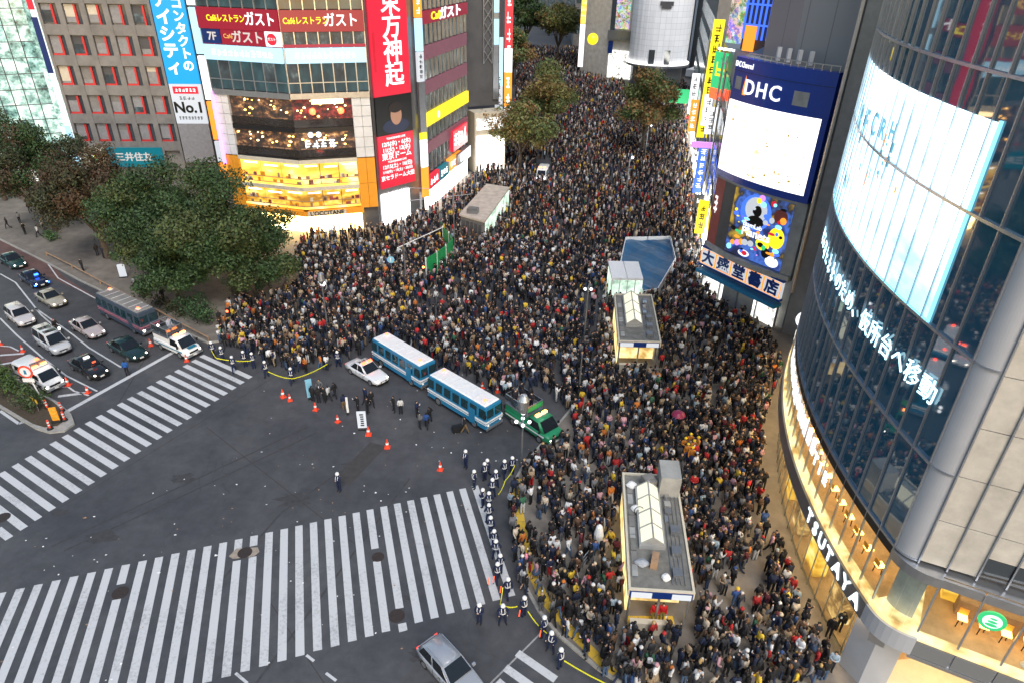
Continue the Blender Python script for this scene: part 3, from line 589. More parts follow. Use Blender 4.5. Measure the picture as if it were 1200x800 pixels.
def uvbox(name, poly, z0, z1, mat, parent, closed=True):
    """upright walls with the run length and height as UV"""
    me = bpy.data.meshes.new(name); n = len(poly); vs = []; fs = []; uv = []; L = 0
    for i in range(n if closed else n - 1):
        a, b = Vector(poly[i][:2]), Vector(poly[(i + 1) % n][:2]); l = (b - a).length; k = len(vs)
        vs += [(*a, z0), (*b, z0), (*b, z1), (*a, z1)]; fs.append((k, k + 1, k + 2, k + 3)); uv += [(L, z0), (L + l, z0), (L + l, z1), (L, z1)]; L += l
    if closed:
        k = len(vs); vs += [(*Vector(p[:2]), z1) for p in poly]; fs.append(tuple(range(k, k + n))); uv += [(p[0], p[1]) for p in poly]
    me.from_pydata(vs, [], fs); u = me.uv_layers.new(name='UVMap'); u.data.foreach_set('uv', [x for p in uv for x in p]); me.update()
    return ob(name, me, mat, parent)
uvbox('setback_wall', [tuple(dc(.12, -2.2)), tuple(dc(.5, -1.6)), tuple(dc(.95, -1.6)), (35, 69), (38, 80), (29, 83)], 26.3, 46, 'ribbed', bk)
ob('drum_band', drum(-.6, .25, 22.3, 26.4), 'dhc_blue', bk); ob('drum_seam', drum(.25, .29, 25.1, 25.2), 'letter_blue', bk)
ob('drum_side', drum(-.6, .3, 14.6, 22.3, .955, 1.0, 3), 'dhc_blue', bk); ob('drum_sill', drum(-.6, .35, 14.3, 15.0), 'dhc_blue', bk); ob('louvre', drum(.25, .28, 23.1, 24.4, .69, .82, 4), 'concrete', bk); ob('louvre', drum(.25, .28, 23.4, 24.6, .04, .12, 3), 'concrete', bk)
ob('railing', drum(.15, .22, 26.9, 26.98, .15, 1), 'steel', bk)
for i in range(14): q = dc(.15 + i * .065, .18); ob('railing_post', MB().tube((*q, 26.4), (*q, 26.95), .04), 'steel', bk)
for i in range(4): 
    q = dc(.42 + i * .1, -.6); ob('roof_lamp', MB().box(q.x, q.y, 27.2, .35, .35, 1.2), 'white_wall', bk)
ob('edge_column', MB().prism([tuple(DR + Vector((.2, -.6))), tuple(DR + Vector((1.5, -1.5))), (36.5, 67.3), (35.5, 69)], 0, 46), 'grey_metal', bk)
ob('edge_pipe', MB().tube((*(DR + Vector((.1, -.7))), 5), (*(DR + Vector((.1, -.7))), 46), .22), 'steel', bk)
s = thing('video_screen', 'curved bright warm white video screen under the blue drum', 'screen', (*DM, 18)); ob('display', drum(.0, .3, 15.0, 22.25, .0, .955, 14), 'led_warm', s)
for k in range(22):
    t_ = rng.choice([rng.uniform(.5, .93), rng.uniform(.05, .93)]); F = Facet(dc(t_ - .01), dc(t_ + .01)); zz = rng.uniform(15.3, 16.6) if k < 13 else rng.uniform(18.5, 20.5); w_ = rng.uniform(.08, .4); fbox('golden_mark', F, 0, w_, zz, zz + rng.uniform(.05, .28), .3, .32, 'letter_gold', s)
def drum_letters(parent, st, t0, step, z, size, mat, bold=.0):
    for i, ch in enumerate(st):
        t = t0 + step * i; F = Facet(dc(t - .02), dc(t + .02)); ftext('letter', F, ch, F.L / 2, z, size, mat, parent, .3, bold)
s = thing('drum_sign', 'white capital letters on the blue drum band', 'sign', (*DM, 24)); drum_letters(s, 'DHC', .24, .14, 23.75, 2.0, 'letter_white', .01)
F = Facet(dc(.16), dc(.2)); ob('flame_mark', MB().add([F.at(0, 23.0, .3), F.at(.55, 23.0, .3), F.at(.45, 24.0, .3), F.at(.25, 24.9, .3), F.at(.05, 23.8, .3), F.at(.25, 23.7, .36)], [(0, 1, 5), (1, 2, 5), (2, 3, 5), (3, 4, 5), (4, 0, 5)]), 'sign_orange', s)
s = thing('drum_sign', 'small white channel lettering at the upper edge of the blue drum', 'sign', (*DM, 25.5)); drum_letters(s, 'DHC Channel', .03, .021, 25.75, .75, 'letter_white')
# lower part
ob('brick_corner', drum(-.6, .12, 5.8, 14.25, .0, .14, 4), 'brick_red', bk); ob('dark_strip', drum(-.6, .1, 5.9, 14.25, .14, .3, 4), 'dark_wall', bk); ob('concrete_frame', drum(-.6, .1, 5.9, 14.25, .9, 1.0, 4), 'concrete', bk); ob('ledge', drum(-.4, .45, 5.9, 6.5), 'concrete', bk)
ob('ledge', drum(-.5, .2, 14.0, 14.3), 'concrete', bk)
F = Facet(dc(.03), dc(.1)); s = thing('wall_sign', 'white brush mark on the red corner of the bookshop building', 'sign', (*dc(.05), 11)); fmarks(F, s, .1, F.L, 10.0, 12.2, 1, 'letter_white', .2, seed=9)
ad = thing('poster_panel', 'large glowing poster with blue sphere, yellow shapes and white lettering', 'billboard', (*DM, 10)); AF = Facet(dc(.3, .0), dc(.9, .0)); aw = AF.L
fbox('print', AF, 0, aw, 6.7, 13.9, .05, .3, 'poster', ad)
def blob(u, z, r, mat, d, sz=1.0): ob('shape', disc(AF, u, z, r, .3, .3 + d, 20, sz), mat, ad)
blob(aw * .42, 11.9, 1.9, 'neon_blue', .02); blob(aw * .42, 12.2, 1.35, 'board_white', .03); blob(aw * .45, 12.1, .5, 'letter_black', .05, 1.2); blob(aw * .45, 11.0, 1.0, 'letter_black', .045, .6); blob(aw * .84, 12.3, .8, 'brick_red', .02); blob(aw * .84, 10.0, .95, 'sign_yellow', .022, 1.2); blob(aw * .64, 8.9, .85, 'sign_yellow', .03, .8)
blob(aw * .72, 8.1, .5, 'letter_black', .05, 1.1); blob(aw * .35, 7.2, .7, 'sign_white', .045, .5); blob(aw * .85, 7.4, .8, 'sign_white', .03, .7)
for k in range(60):
    blob(aw * rng.uniform(.06, .94), rng.uniform(6.95, 11.3) if k < 45 else rng.uniform(11, 13.7), rng.uniform(.08, .4), ['neon_blue', 'sign_yellow', 'letter_black', 'sign_orange', 'screen_cyan', 'sign_purple', 'neon_green', 'letter_black', 'sign_red', 'board_white'][rng.integers(10)], .05 + .0007 * k, rng.uniform(.35, 1.2))
ftext('lettering', AF, 'teamLab', aw * .42, 10.45, .7, 'letter_white', ad, .42, .005); ftext('lettering', AF, 'Planets', aw * .5, 9.65, 1.25, 'letter_white', ad, .42, .012)
bs = thing('bookshop_sign', 'white shop sign with blue characters in orange frames above the bookshop entrance', 'sign', (*DM, 5)); SF = Facet(dc(.02, .3), dc(.98, .3)); 
fbox('board', SF, 0, SF.L, 3.9, 5.8, 0, .5, 'board_white', bs); fbox('border', SF, -.15, SF.L + .15, 3.65, 3.85, 0, .52, 'letter_blue', bs); fbox('border', SF, -.15, SF.L + .15, 5.85, 6.0, 0, .52, 'letter_blue', bs)
for i, ch in enumerate('大盛堂書店'):
    u = SF.L * (.1 + .2 * i); ftext('letter', SF, ch, u, 4.8, 1.75, 'letter_blue', bs, .54, .03)
    for du in (-1.08, 1.08): fbox('frame', SF, max(0, u + du - .05), min(SF.L, u + du + .05), 4.0, 5.7, .5, .54, 'sign_orange', bs)
    for zz in (3.98, 5.66): fbox('frame', SF, max(0, u - 1.02), min(SF.L, u + 1.02), zz, zz + .08, .5, .535, 'sign_orange', bs)
fbox('awning', SF, 0, SF.L, 2.9, 3.3, -.2, 1.0, 'blue_paint', bk); fbox('shopfront', SF, .3, SF.L - .3, .2, 2.8, -.3, -.2, 'shop_white', bk)
for i in range(5): fbox('shop_post', SF, .3 + i * (SF.L - .6) / 4, .45 + i * (SF.L - .6) / 4, .13, 2.9, -.2, 0, 'steel', bk)
# tile-faced neighbour between the bookshop and the glass building
tb = thing('tiled_building', 'narrow pale tiled building squeezed between the bookshop and the glass building', 'building', (36, 62, 0))
TF = Facet((31.2, 62.8), (36.5, 59.5)); uvbox('wall', [(31.2, 62.8), (36.5, 59.5), (42, 66), (37, 69)], 0, 27, 'tile_wall', tb)
for j in range(7):
    for i in range(2): fbox('window', TF, .6 + i * 2.3, 2.3 + i * 2.3, 6.5 + j * 2.9, 8.2 + j * 2.9, -.05, .06, 'window_glass', tb)
s = thing('hanging_sign', 'pale violet upright sign with blue letters beside the bookshop', 'sign', (30.2, 62.2, 7)); HF = Facet((29.9, 62.5), (31.1, 61.9)); fbox('board', HF, 0, 1.35, 4.5, 10.5, 0, .3, 'purple_sign', s); fmarks(HF, s, .3, 1.05, 4.9, 9.6, 7, 'led_text', .3, True, 8)
s = thing('hanging_sign', 'round white and yellow shop sign at the foot of the tiled building', 'sign', (29, 60, 3)); HF = Facet((28.8, 60.4), (29.8, 59.7)); ob('board', disc(HF, .6, 3.9, .9, 0, .25), 'sign_white', s); fbox('strip', HF, 1.1, 1.3, 1.2, 4.4, 0, .25, 'sign_yellow', s); fbox('panel', HF, 0, 1.0, .6, 2.6, 0, .2, 'shop_white', s)

# ------------------------------------------------------------------ corner building with the golden shop
Lp, Cp, Rp = Vector((-39.8, 92.6)), Vector((-28.9, 89.9)), Vector((-19.4, 92.9))
cb = thing('corner_building', 'corner building with golden shop floors, red restaurant bands and teal glass', 'building', (-29, 92, 0))
FA, FB = Facet(Lp, Cp), Facet(Cp, Rp)
inset = [tuple(FA.at(0, 0, -.5).xy), tuple((Cp + Vector((0, .55)))), tuple(FB.at(FB.L, 0, -.5).xy), (-14, 112), (-40, 112)]
ob('body', MB().prism(inset, 0, 44), 'dark_wall', cb)
for F, W in ((FA, FA.L), (FB, FB.L)):
    left = F is FA; e = 1.9 if not left else 2.0
    a0, a1 = (2.0, W) if left else (0, W - 2.4)
    # solid end piers
    p0, p1 = (0, 2.0) if left else (W - 2.4, W)
    for j in range(6): fbox('wall_panel', F, p0 + .02, p0 + (p1 - p0) / 2 - .02, 10.4 + j * 1.35, 11.7 + j * 1.35, -.5, .0, 'white_wall', cb); fbox('wall_panel', F, p0 + (p1 - p0) / 2 + .02, p1 - .02, 10.4 + j * 1.35, 11.7 + j * 1.35, -.5, 0, 'white_wall', cb)
    for j in range(2):
        for k in range(2): fbox('gold_panel', F, p0 + .02 + k * (p1 - p0) / 2, p0 + (k + 1) * (p1 - p0) / 2 - .02, 3.3 + j * 3.5, 6.75 + j * 3.5, -.5, .02, 'orange_vinyl', cb)
    # gold floors
    for (z0, z1, mt) in ((3.6, 6.2, 'shop_gold_deep'), (6.7, 9.9, 'shop_gold')):
        n = 3
        for k in range(n): fbox('shop_window', F, a0 + (a1 - a0) * k / n + .05, a0 + (a1 - a0) * (k + 1) / n - .05, z0, z1, -.35, -.25, mt, cb)
        fbox('floor_edge', F, a0, a1, z1, z1 + .5, -.5, .08, 'cream', cb); fbox('ledge_light', F, a0, a1, z0 - .02, z0 + .25, -.25, .0, 'shop_gold', cb)
        for q in range(3): fbox('ceiling_lamp', F, a0 + .6 + q * (a1 - a0) / 3, a0 + .2 + (q + .8) * (a1 - a0) / 3, z1 - .45 - .2 * (q % 2), z1 - .3 - .2 * (q % 2), -.24, -.2, 'white_light', cb)
        for q in range(16):
            uu = a0 + .3 + (a1 - a0 - .8) * rng.random(); zz = z0 + .35 + .75 * rng.integers(0, 2); fbox('goods', F, uu, uu + rng.uniform(.2, .7), zz, zz + rng.uniform(.25, .6), -.25, -.12, ['cardboard', 'orange_vinyl', 'cream', 'brick_red'][rng.integers(4)], cb)
        for q in range(2): fbox('shelf', F, a0 + .1, a1 - .1, z0 + .3 + q * .75, z0 + .36 + q * .75, -.26, -.05, 'cardboard', cb)
    fbox('shop_window', F, a0, a1, .2, 2.6, -.4, -.3, 'street_glow', cb); fbox('canopy', F, a0 - .3, a1 + .3, 2.65, 3.4, -.4, .25, 'orange_vinyl', cb)
    # restaurant floors
    for (z0, z1, mt) in ((10.7, 14.0, 'restaurant'), (14.6, 18.2, 'restaurant' if left else 'restaurant_red')):
        n = 4
        for k in range(n): fbox('window', F, a0 + (a1 - a0) * k / n + .04, a0 + (a1 - a0) * (k + 1) / n - .04, z0, z1, -.4, -.34, mt, cb)
        fbox('floor_edge', F, a0, a1, z0 - .65, z0 - .05, -.5, -.05, 'black_metal', cb); fbox('balustrade_pane', F, a0, a1, z0, z0 + 1.0, -.2, -.16, 'bronze_glass', cb)
        for q in range(15): uu = a0 + .4 + (a1 - a0 - .8) * rng.random(); zz = z0 + rng.uniform(1.3, z1 - z0 - .3); sz_ = rng.uniform(.08, .2); ob('pendant_lamp', MB().ball(F.at(uu, zz, -.25), sz_, 8, 5, .7), 'orange_glow' if rng.random() < .7 else 'warm_light', cb)
        for q in range(7): uu = a0 + .4 + (a1 - a0 - 1.2) * rng.random(); fbox('table', F, uu, uu + .8, z0 + 1.05, z0 + 1.15, -.33, -.2, 'cardboard', cb)
    # teal office floor
    fbox('ledge', F, 0, W, 18.2, 18.9, -.5, .15, 'steel', cb); n = 7
    for k in range(n): fbox('window', F, W * k / n + .06, W * (k + 1) / n - .06, 19.0, 20.1, -.1, 0, 'teal_glass', cb); fbox('window', F, W * k / n + .06, W * (k + 1) / n - .06, 20.2, 22.4, -.1, 0, 'teal_glass' if (k * 3 + left) % 4 else 'office', cb)
    for k in range(n + 1): fbox('mullion', F, W * k / n - .06, W * k / n + .06, 18.9, 30.6, -.1, .1, 'steel', cb)
    for z in (20.15,): fbox('transom', F, 0, W, z - .05, z + .05, -.1, .08, 'steel', cb)
    # windows under the red band and above it
    for k in range(n): fbox('window', F, W * k / n + .06, W * (k + 1) / n - .06, 24.6, 26.0, -.1, 0, 'office' if not left else 'window_glass', cb); fbox('window', F, W * k / n + .06, W * (k + 1) / n - .06, 28.6, 30.5, -.1, 0, 'teal_glass', cb); fbox('window', F, W * k / n + .06, W * (k + 1) / n - .06, 33.5, 37, -.1, 0, 'teal_glass', cb)
    fbox('spandrel', F, 0, W, 24.3, 24.65, -.1, .12, 'crimson', cb)
    s = thing('strip_sign', 'pale glowing strip sign along the %s facet of the corner building' % ('street-side' if left else 'banner-side'), 'sign', F.at(W / 2, 23.4)); fbox('board', F, .1, W - .1, 22.5, 24.25, .1, .45, 'sign_cool', s); fmarks(F, s, 1.2, W - 1.2, 22.95, 23.85, 11, 'letter_white', .45, seed=int(W * 10))
    s = thing('restaurant_sign', 'red band with yellow and white restaurant lettering on the %s facet' % ('street-side' if left else 'banner-side'), 'sign', F.at(W / 2, 27)); fbox('board', F, .0, W, 26.1, 28.5, .1, .4, 'sign_crimson', s)
    ftext('lettering', F, 'Caféレストラン', W * (.36 if left else .3), 27.3, .95, 'letter_yellow', s, .44, .015, .82); ftext('lettering', F, 'ガスト', W * (.78 if left else .72), 27.3, 1.65, 'letter_white', s, .44, .015, .85)
    s = thing('upper_sign', 'dark red sign with gold characters reading %s' % ('prize' if left else 'contact lenses'), 'sign', F.at(W / 2, 31)); fbox('board', F, .6, W - (1.2 if left else 2.6), 29.6, 33.2, .1, .4, 'sign_crimson', s); ftext('lettering', F, 'プライズ' if left else 'コンタクト', W * (.5 if left else .42), 30.9, 2.0, 'letter_gold', s, .44, .03)
s = thing('restaurant_sign', 'dark red sign with grey lettering and round badge below the restaurant band', 'sign', FA.at(6, 25)); fbox('board', FA, 2.9, 9.0, 24.4, 26.05, .05, .3, 'sign_crimson', s); ftext('lettering', FA, 'Café', 3.9, 25.3, .7, 'letter_gold', s, .32); ftext('lettering', FA, 'ガスト', 6.6, 25.2, 1.5, 'letter_dim', s, .32, .02); fbox('badge_board', FA, 9.05, FA.L - .05, 24.4, 26.05, .05, .28, 'sign_white', s); ob('badge', disc(FA, 9.95, 25.2, .68, .28, .32), 'sign_red', s); ftext('badge_lettering', FA, 'ガスト', 9.95, 25.2, .4, 'letter_white', s, .34)
s = thing('floor_sign', 'blue square sign reading 7F', 'sign', FA.at(1.5, 25)); fbox('board', FA, .2, 2.8, 24.4, 26.05, .05, .3, 'letter_blue', s); ftext('lettering', FA, '7F', 1.6, 25.2, 1.3, 'letter_dim', s, .32, .02)
s = thing('restaurant_sign', 'glowing white characters on the dark second restaurant floor', 'sign', FB.at(3, 12.8)); fmarks(FB, s, .9, 5.2, 11.9, 13.1, 4, 'letter_bright', .08, seed=5)
for k in range(2): ob('round_mark', disc(FB, 1.9 + k * 1.0, 13.7, .35, .08, .14), 'letter_bright', s)
s = thing('restaurant_sign', 'warm glowing strip sign over the red restaurant room', 'sign', FB.at(4, 17.8)); fbox('board', FB, 2.5, 6.5, 17.55, 18.1, -.1, .1, 'warm_light', s)
for k in range(2): ob('lantern', MB().ball(FB.at(2.5 + k * 3.6, 16.6, -.1), .42, 12, 8), 'beacon_red', tag(s, s['label'], 'sign'))
s = thing('shop_sign', 'white shop lettering over the golden entrance', 'sign', FB.at(2, 3)); fbox('board', FB, .2, 5.4, 2.7, 3.35, .26, .32, 'cream', s); ftext('lettering', FB, "L'OCCITANE", 2.8, 3.03, .8, 'letter_black', s, .34, .03)
fbox('neon_strip', FA, -.25, .0, 9, 18.5, -.1, .35, 'neon_magenta', cb)
# banner on the narrow chamfer
BF = Facet((-19.2, 93.4), (-14.2, 98.9)); nb = thing('banner_building', 'narrow grey chamfered building carrying the tall red banner', 'building', (-17, 98, 0)); ob('wall', MB().prism([tuple(BF.at(0, 0, -.3).xy), tuple(BF.at(BF.L, 0, -.3).xy), (-12, 108), (-17, 108)], 0, 44), 'grey_metal', nb)
fbox('shop_window', BF, .4, 5.4, .2, 4.6, -.25, -.1, 'street_glow_white', nb)
for k in range(6): ob('spotlight', MB().tube(BF.at(.7 + k * .8, 4.9, .0), BF.at(.7 + k * .8, 4.6, .9), .07), 'white_wall', nb)
bn = thing('tall_banner', 'tall red banner with four large white characters, a dark portrait and dates', 'banner', BF.at(2.7, 20)); bw0, bw1 = .15, 6.35; bc = (bw0 + bw1) / 2
fbox('red_cloth', BF, bw0, bw1, 18.0, 38, .1, .3, 'sign_red', bn); fbox('portrait', BF, bw0, bw1, 12.9, 17.95, .1, .3, 'letter_black', bn); fbox('date_panel', BF, bw0, bw1, 5.6, 12.85, .1, .3, 'sign_red', bn)
em('portrait_skin', (.5, .26, .16), .35); em('portrait_hair', (.03, .015, .012), .1); em('portrait_coat', (.02, .03, .08), .25)
ob('figure', disc(BF, bc + .3, 15.35, .95, .3, .33, 20, 1.35), 'portrait_skin', bn); ob('figure', disc(BF, bc + .25, 16.4, 1.15, .3, .345, 20, .62), 'portrait_hair', bn); ob('figure', disc(BF, bc + .2, 13.95, 2.3, .3, .325, 20, .42), 'portrait_coat', bn)
for i, ch in enumerate('東方神起'): ftext('letter', BF, ch, bc + .45, 29.3 - i * 2.95, 3.2, 'letter_white', bn, .34, .01)
ftext('small_lettering', BF, 'TOHOSHINKI LIVE TOUR', bw0 + .5, 23.5, .42, 'letter_red', bn, .34, 0, 1.0, math.pi / 2 * 3)
for z, tx, sz in ((12.4, 'TOHOSHINKI LIVE', .4), (11.65, '12/5(水)・6(木)', .78), (10.85, '11(火)・12(水)', .78), (9.95, '東京ドーム', 1.05), (9.2, 'TOHOSHINKI LIVE', .4), (8.55, '12/15(土)・16(日)', .7), (7.85, '1/18(金)・19(土)・20(日)', .5), (7.0, '京セラドーム大阪', .75)): ftext('lettering', BF, tx, bc, z, sz, 'letter_white', bn, .34, .015)
# upright sign stack between the banner and the red banded block
ps = thing('sign_column', 'slim upright stack of white, orange and red illuminated signs next to the banner', 'sign', BF.at(6.2, 15)); PF = Facet(BF.at(BF.L - .2, 0, .6).xy, BF.at(BF.L + 1.0, 0, .6).xy)
for z0, z1, mt in ((27.3, 31, 'sign_orange'), (23.2, 27.2, 'sign_cool'), (19.3, 23.1, 'board_white'), (12.5, 19.2, 'grey_metal'), (11.5, 12.4, 'sign_yellow'), (7.5, 11.4, 'sign_white'), (3.0, 7.4, 'sign_orange')): fbox('sign_box', PF, 0, 1.1, z0, z1, 0, .4, mt, ps)
ftext('lettering', PF, '日', .55, 30.3, 1.0, 'letter_white', ps, .45, .02); fmarks(PF, ps, .2, .9, 27.5, 29.7, 2, 'letter_white', .4, True, 3); fmarks(PF, ps, .25, .85, 19.6, 22.8, 5, 'letter_black', .4, True, 4)
# ------------------------------------------------------------------ block with mauve bands receding along the street
RF = Facet((-13.6, 100.2), (-8.6, 120.6)); rb = thing('banded_building', 'office block with mauve bands and one yellow band running up the street', 'building', (-12, 110, 0))
ob('body', MB().prism([tuple(RF.at(0, 0, -.3).xy), tuple(RF.at(RF.L, 0, -.3).xy), (-20, 124), (-22, 104)], 0, 44), 'dark_wall', rb)
for (z0, z1, mt) in ((26.2, 27.8, None), (21.6, 23.4, 'mauve'), (17.0, 18.8, 'mauve'), (12.6, 14.4, None), (8.6, 10.2, 'mauve'), (30.6, 32.4, 'mauve')):
    if mt: fbox('band', RF, 0, RF.L, z0, z1, -.3, .1, mt, rb)
for (z0, z1) in ((27.9, 30.5), (23.5, 26.1), (18.9, 21.5), (14.5, 16.9), (10.3, 12.5), (5.6, 8.5)):
    n = 12
    for k in range(n): fbox('window', RF, RF.L * k / n + .07, RF.L * (k + 1) / n - .07, z0 + .05, z1, -.25, -.18, 'office', rb)
    for k in range(n + 1): fbox('mullion', RF, RF.L * k / n - .06, RF.L * k / n + .06, z0, z1 + .05, -.25, .03, 'steel', rb)
fbox('shop_window', RF, .2, RF.L, .2, 3.0, -.25, -.1, 'street_glow_white', rb)
s = thing('restaurant_sign', 'red band with yellow and white lettering on the receding office block', 'sign', RF.at(8, 27)); fbox('board', RF, 0, RF.L, 26.2, 27.8, -.2, .3, 'sign_crimson', s); ftext('lettering', RF, 'Café', 6.5, 27.0, 1.4, 'letter_yellow', s, .34, .02, 1.8); ftext('lettering', RF, 'ガスト', 12.5, 27.0, 1.7, 'letter_white', s, .34, .03, 2.0)
s = thing('band_sign', 'bright yellow band sign along the receding office block', 'sign', RF.at(8, 13.5)); fbox('board', RF, 0, RF.L, 12.6, 14.4, -.2, .3, 'sign_yellow', s); ob('mark', disc(RF, 6, 13.5, .5, .3, .34, 16, 1), 'letter_white', s)
for (u0, u1, z0, z1, mt, tx, lab) in ((.5, 5, 3.4, 5.4, 'sign_red', '居酒屋', 'red lit sign low on the receding office block'), (5.2, 9.5, 3.4, 5.4, 'sign_teal', '金の蔵', 'teal lit sign low on the receding office block'), (9.8, 16, 3.6, 5.6, 'sign_orange', '食べ放題', 'orange lit sign low on the receding office block'), (12, 19.5, 6.3, 9.6, 'sign_red', 'カラオケ', 'red karaoke sign near the far end of the receding office block'), (13, 20, 3.7, 5.6, 'grey_metal', 'LABO', 'dark sign with white capital letters beside the receding office block')):
    s = thing('shop_sign', lab, 'sign', RF.at(u0, z0)); dd = .9 if tx == 'LABO' else .5; fbox('board', RF, u0, u1, z0, z1, -.1, dd, mt, s); 
    if tx == 'LABO': ftext('lettering', RF, tx, (u0 + u1) / 2, (z0 + z1) / 2, 1.4, 'letter_bright', s, dd + .05, .02, 1.3)
    else: fmarks(RF, s, u0 + .5, u1 - .5, z0 + .45, z1 - .45, len(tx), 'letter_bright', dd, seed=int(u0 * 7))
# ------------------------------------------------------------------ dark block and signs further up the street
db = thing('dark_building', 'dark grey block with a steel lattice mast above a pale shop', 'building', (-8, 130, 0)); DKF = Facet((-9.3, 124.2), (-3.4, 127.2))
ob('wall', MB().prism([tuple(DKF.p.xy), tuple(DKF.at(DKF.L, 0).xy), (-2, 160), (-12, 160)], 11, 44), 'dark_wall', db); ob('low_wall', MB().prism([tuple(DKF.at(.6, 0, 3).xy), tuple(DKF.at(DKF.L, 0, 3).xy), tuple(DKF.at(DKF.L, 0).xy), tuple(DKF.at(.6, 0).xy)], 0, 10.5), 'cream', db)
fbox('shop_window', DKF, 1.0, DKF.L - .3, .3, 6.5, 3.02, 3.1, 'street_glow_white', db); fbox('window_strip', DKF, 1.0, DKF.L - .5, 7.5, 9.5, 3.0, 3.05, 'shop_white', db)
mb = MB()
for k in range(8):
    z0 = 18 + k * 2.2
    for (a, b) in ((3.6, 5.2), (5.2, 3.6)): mb.tube(DKF.at(a, z0, .2), DKF.at(b, z0 + 2.2, .2), .07, .07, 5)
for a in (3.6, 5.2): mb.tube(DKF.at(a, 18, .2), DKF.at(a, 36, .2), .1, .1, 5)
ob('lattice', mb, 'steel', db); fbox('edge_panel', DKF, 5.4, 6.4, 12, 44, 0, .3, 'steel', db)
for z in (21, 26): fbox('light_panel', DKF, 5.5, 6.4, z, z + 4, .3, .4, 'sign_cool', db)
for (x, y, z0, z1, segs, tx, lab) in ((-1.8, 131, 8, 40, (('sign_white', 8, 10), ('sign_orange', 10, 16), ('sign_white', 16, 20), ('sign_red', 20, 31), ('sign_white', 31, 40)), 'ビ\nッ\nク', 'tall slim white upright sign with red and orange sections'), (-3.4, 128.5, 7, 22, (('board_white', 7, 14), ('sign_cool', 14, 22)), '薬\n局', 'short pale upright sign beside the tall slim sign')):
    s = thing('upright_sign', lab, 'sign', (x, y, z0)); F = Facet((x - .7, y), (x + .7, y))
    for mt, a, b in segs: fbox('sign_box', F, 0, 1.4, a, b, 0, .5, mt, s)
    fmarks(F, s, .3, 1.1, z0 + 2, z1 - 6, 9 if z1 > 30 else 5, 'letter_black' if lab[0] == 's' else 'letter_white', .5, True, 6)

# ------------------------------------------------------------------ grey office block with red window trims, contact lens banner
GF = Facet((-72.9, 113.0), (-56.2, 114.3)); gb = thing('grey_building', 'plain grey office block with rows of windows trimmed in red', 'building', (-64, 116, 0)); GW = GF.L
GE = Facet((-56.2, 114.3), (-50.6, 114.75))
ob('body', MB().prism([tuple(GF.at(-.2, 0, -.5).xy), tuple(GE.at(GE.L, 0, -.5).xy), (-50, 128), (-75, 128)], 0, 46), 'grey_wall', gb)
NC = 5; cw_ = GW / NC
for i in range(NC + 1):
    u = i * cw_; fbox('pier', GF, max(0, u - .42), min(GW, u + .42), 0, 46, -.5, .12, 'grey_wall', gb)
rows = [6.6 + 4.42 * k for k in range(9)]
for j, z in enumerate(rows):
    fbox('spandrel', GF, 0, GW, z - 1.75, z - .25, -.5, .05, 'grey_wall', gb)
    for i in range(NC):
        u0, u1 = i * cw_ + .45, (i + 1) * cw_ - .45; um = u0 + (u1 - u0) * .6
        w = fbox('window', GF, u0, um, z, z + 2.5, -.42, -.34, 'curtain' if (i * 7 + j * 3) % 4 else 'office', gb); fbox('pane', GF, um + .32, u1, z - .2, z + 2.5, -.42, -.3, 'window_glass', gb); fbox('sill_pane', GF, u0, um, z - .85, z - .3, -.42, -.34, 'window_glass', gb)
        bh = rng.uniform(.3, 2.3); fbox('blind', GF, u0 + .04, um - .04, z + 2.48 - bh, z + 2.48, -.335, -.32, ['curtain', 'grey_wall', 'cream', 'dark_wall'][rng.integers(4)], w)
        if j < 5 or i % 2: 
            fbox('red_trim', GF, um, um + .3, z - .3, z + 2.5, -.4, -.1, 'red_frame', w)
            if j < 4: fbox('red_trim', GF, u0, um, z - .3, z - .02, -.4, -.1, 'red_frame', w)
ob('edge_light', fmb(GF, -.9, -.25, 3, 46, -.2, .25), 'sign_white', gb)
for z0, z1, mt in ((26, 31, 'sign_red'), (17, 25, 'letter_blue'), (3, 9, 'sign_cool')): fbox('edge_sign', GF, -1.0, -.15, z0, z1, .26, .4, mt, gb)
s = thing('bank_sign', 'teal bank sign with white characters and square emblem below the grey block', 'sign', GF.at(8, 3)); fbox('board', GF, 4.2, 13.5, 2.2, 5.4, .15, .4, 'sign_teal', s); fbox('emblem_board', GF, .6, 4.15, 2.2, 5.4, .15, .4, 'cream', s); ftext('lettering', GF, '三井住友', 8.8, 3.8, 1.5, 'letter_dim', s, .44, .02)
ob('emblem', fmb(GF, 1.5, 3.3, 3.0, 4.7, .4, .44), 'letter_black', s); 
for k, mt in enumerate(('neon_green', 'sign_red', 'sign_yellow')): ftext('emblem_stroke', GF, 'x', 2.4 + (k - 1) * .12, 3.95 + (k - 1) * .1, 1.6, mt if k != 1 else 'letter_white', s, .46 + .01 * k)
cbn = thing('contact_banner', 'bright blue vertical banner with two columns of white characters above a white panel', 'banner', GE.at(2.8, 20)); fbox('blue_cloth', GE, .3, GE.L - .35, 15.6, 40, .2, .5, 'sign_blue', cbn)
ftext('lettering', GE, '\n'.join('コンタクトの'), 4.05, 22.7, 1.75, 'letter_white', cbn, .54, .03); ftext('lettering', GE, '\n'.join('アイシティ'), 1.85, 22.8, 2.35, 'letter_white', cbn, .54, .035)
fbox('white_panel', GE, .3, GE.L - .35, 9.4, 15.55, .2, .5, 'board_white', cbn); fbox('lower_panel', GE, .3, GE.L - .35, 3.0, 9.35, .2, .45, 'curtain', cbn); fbox('red_label', GE, .8, GE.L - .9, 14.1, 15.2, .5, .54, 'sign_red', cbn); fmarks(GE, cbn, 1.1, GE.L - 1.2, 14.35, 14.95, 6, 'letter_white', .54, seed=2)
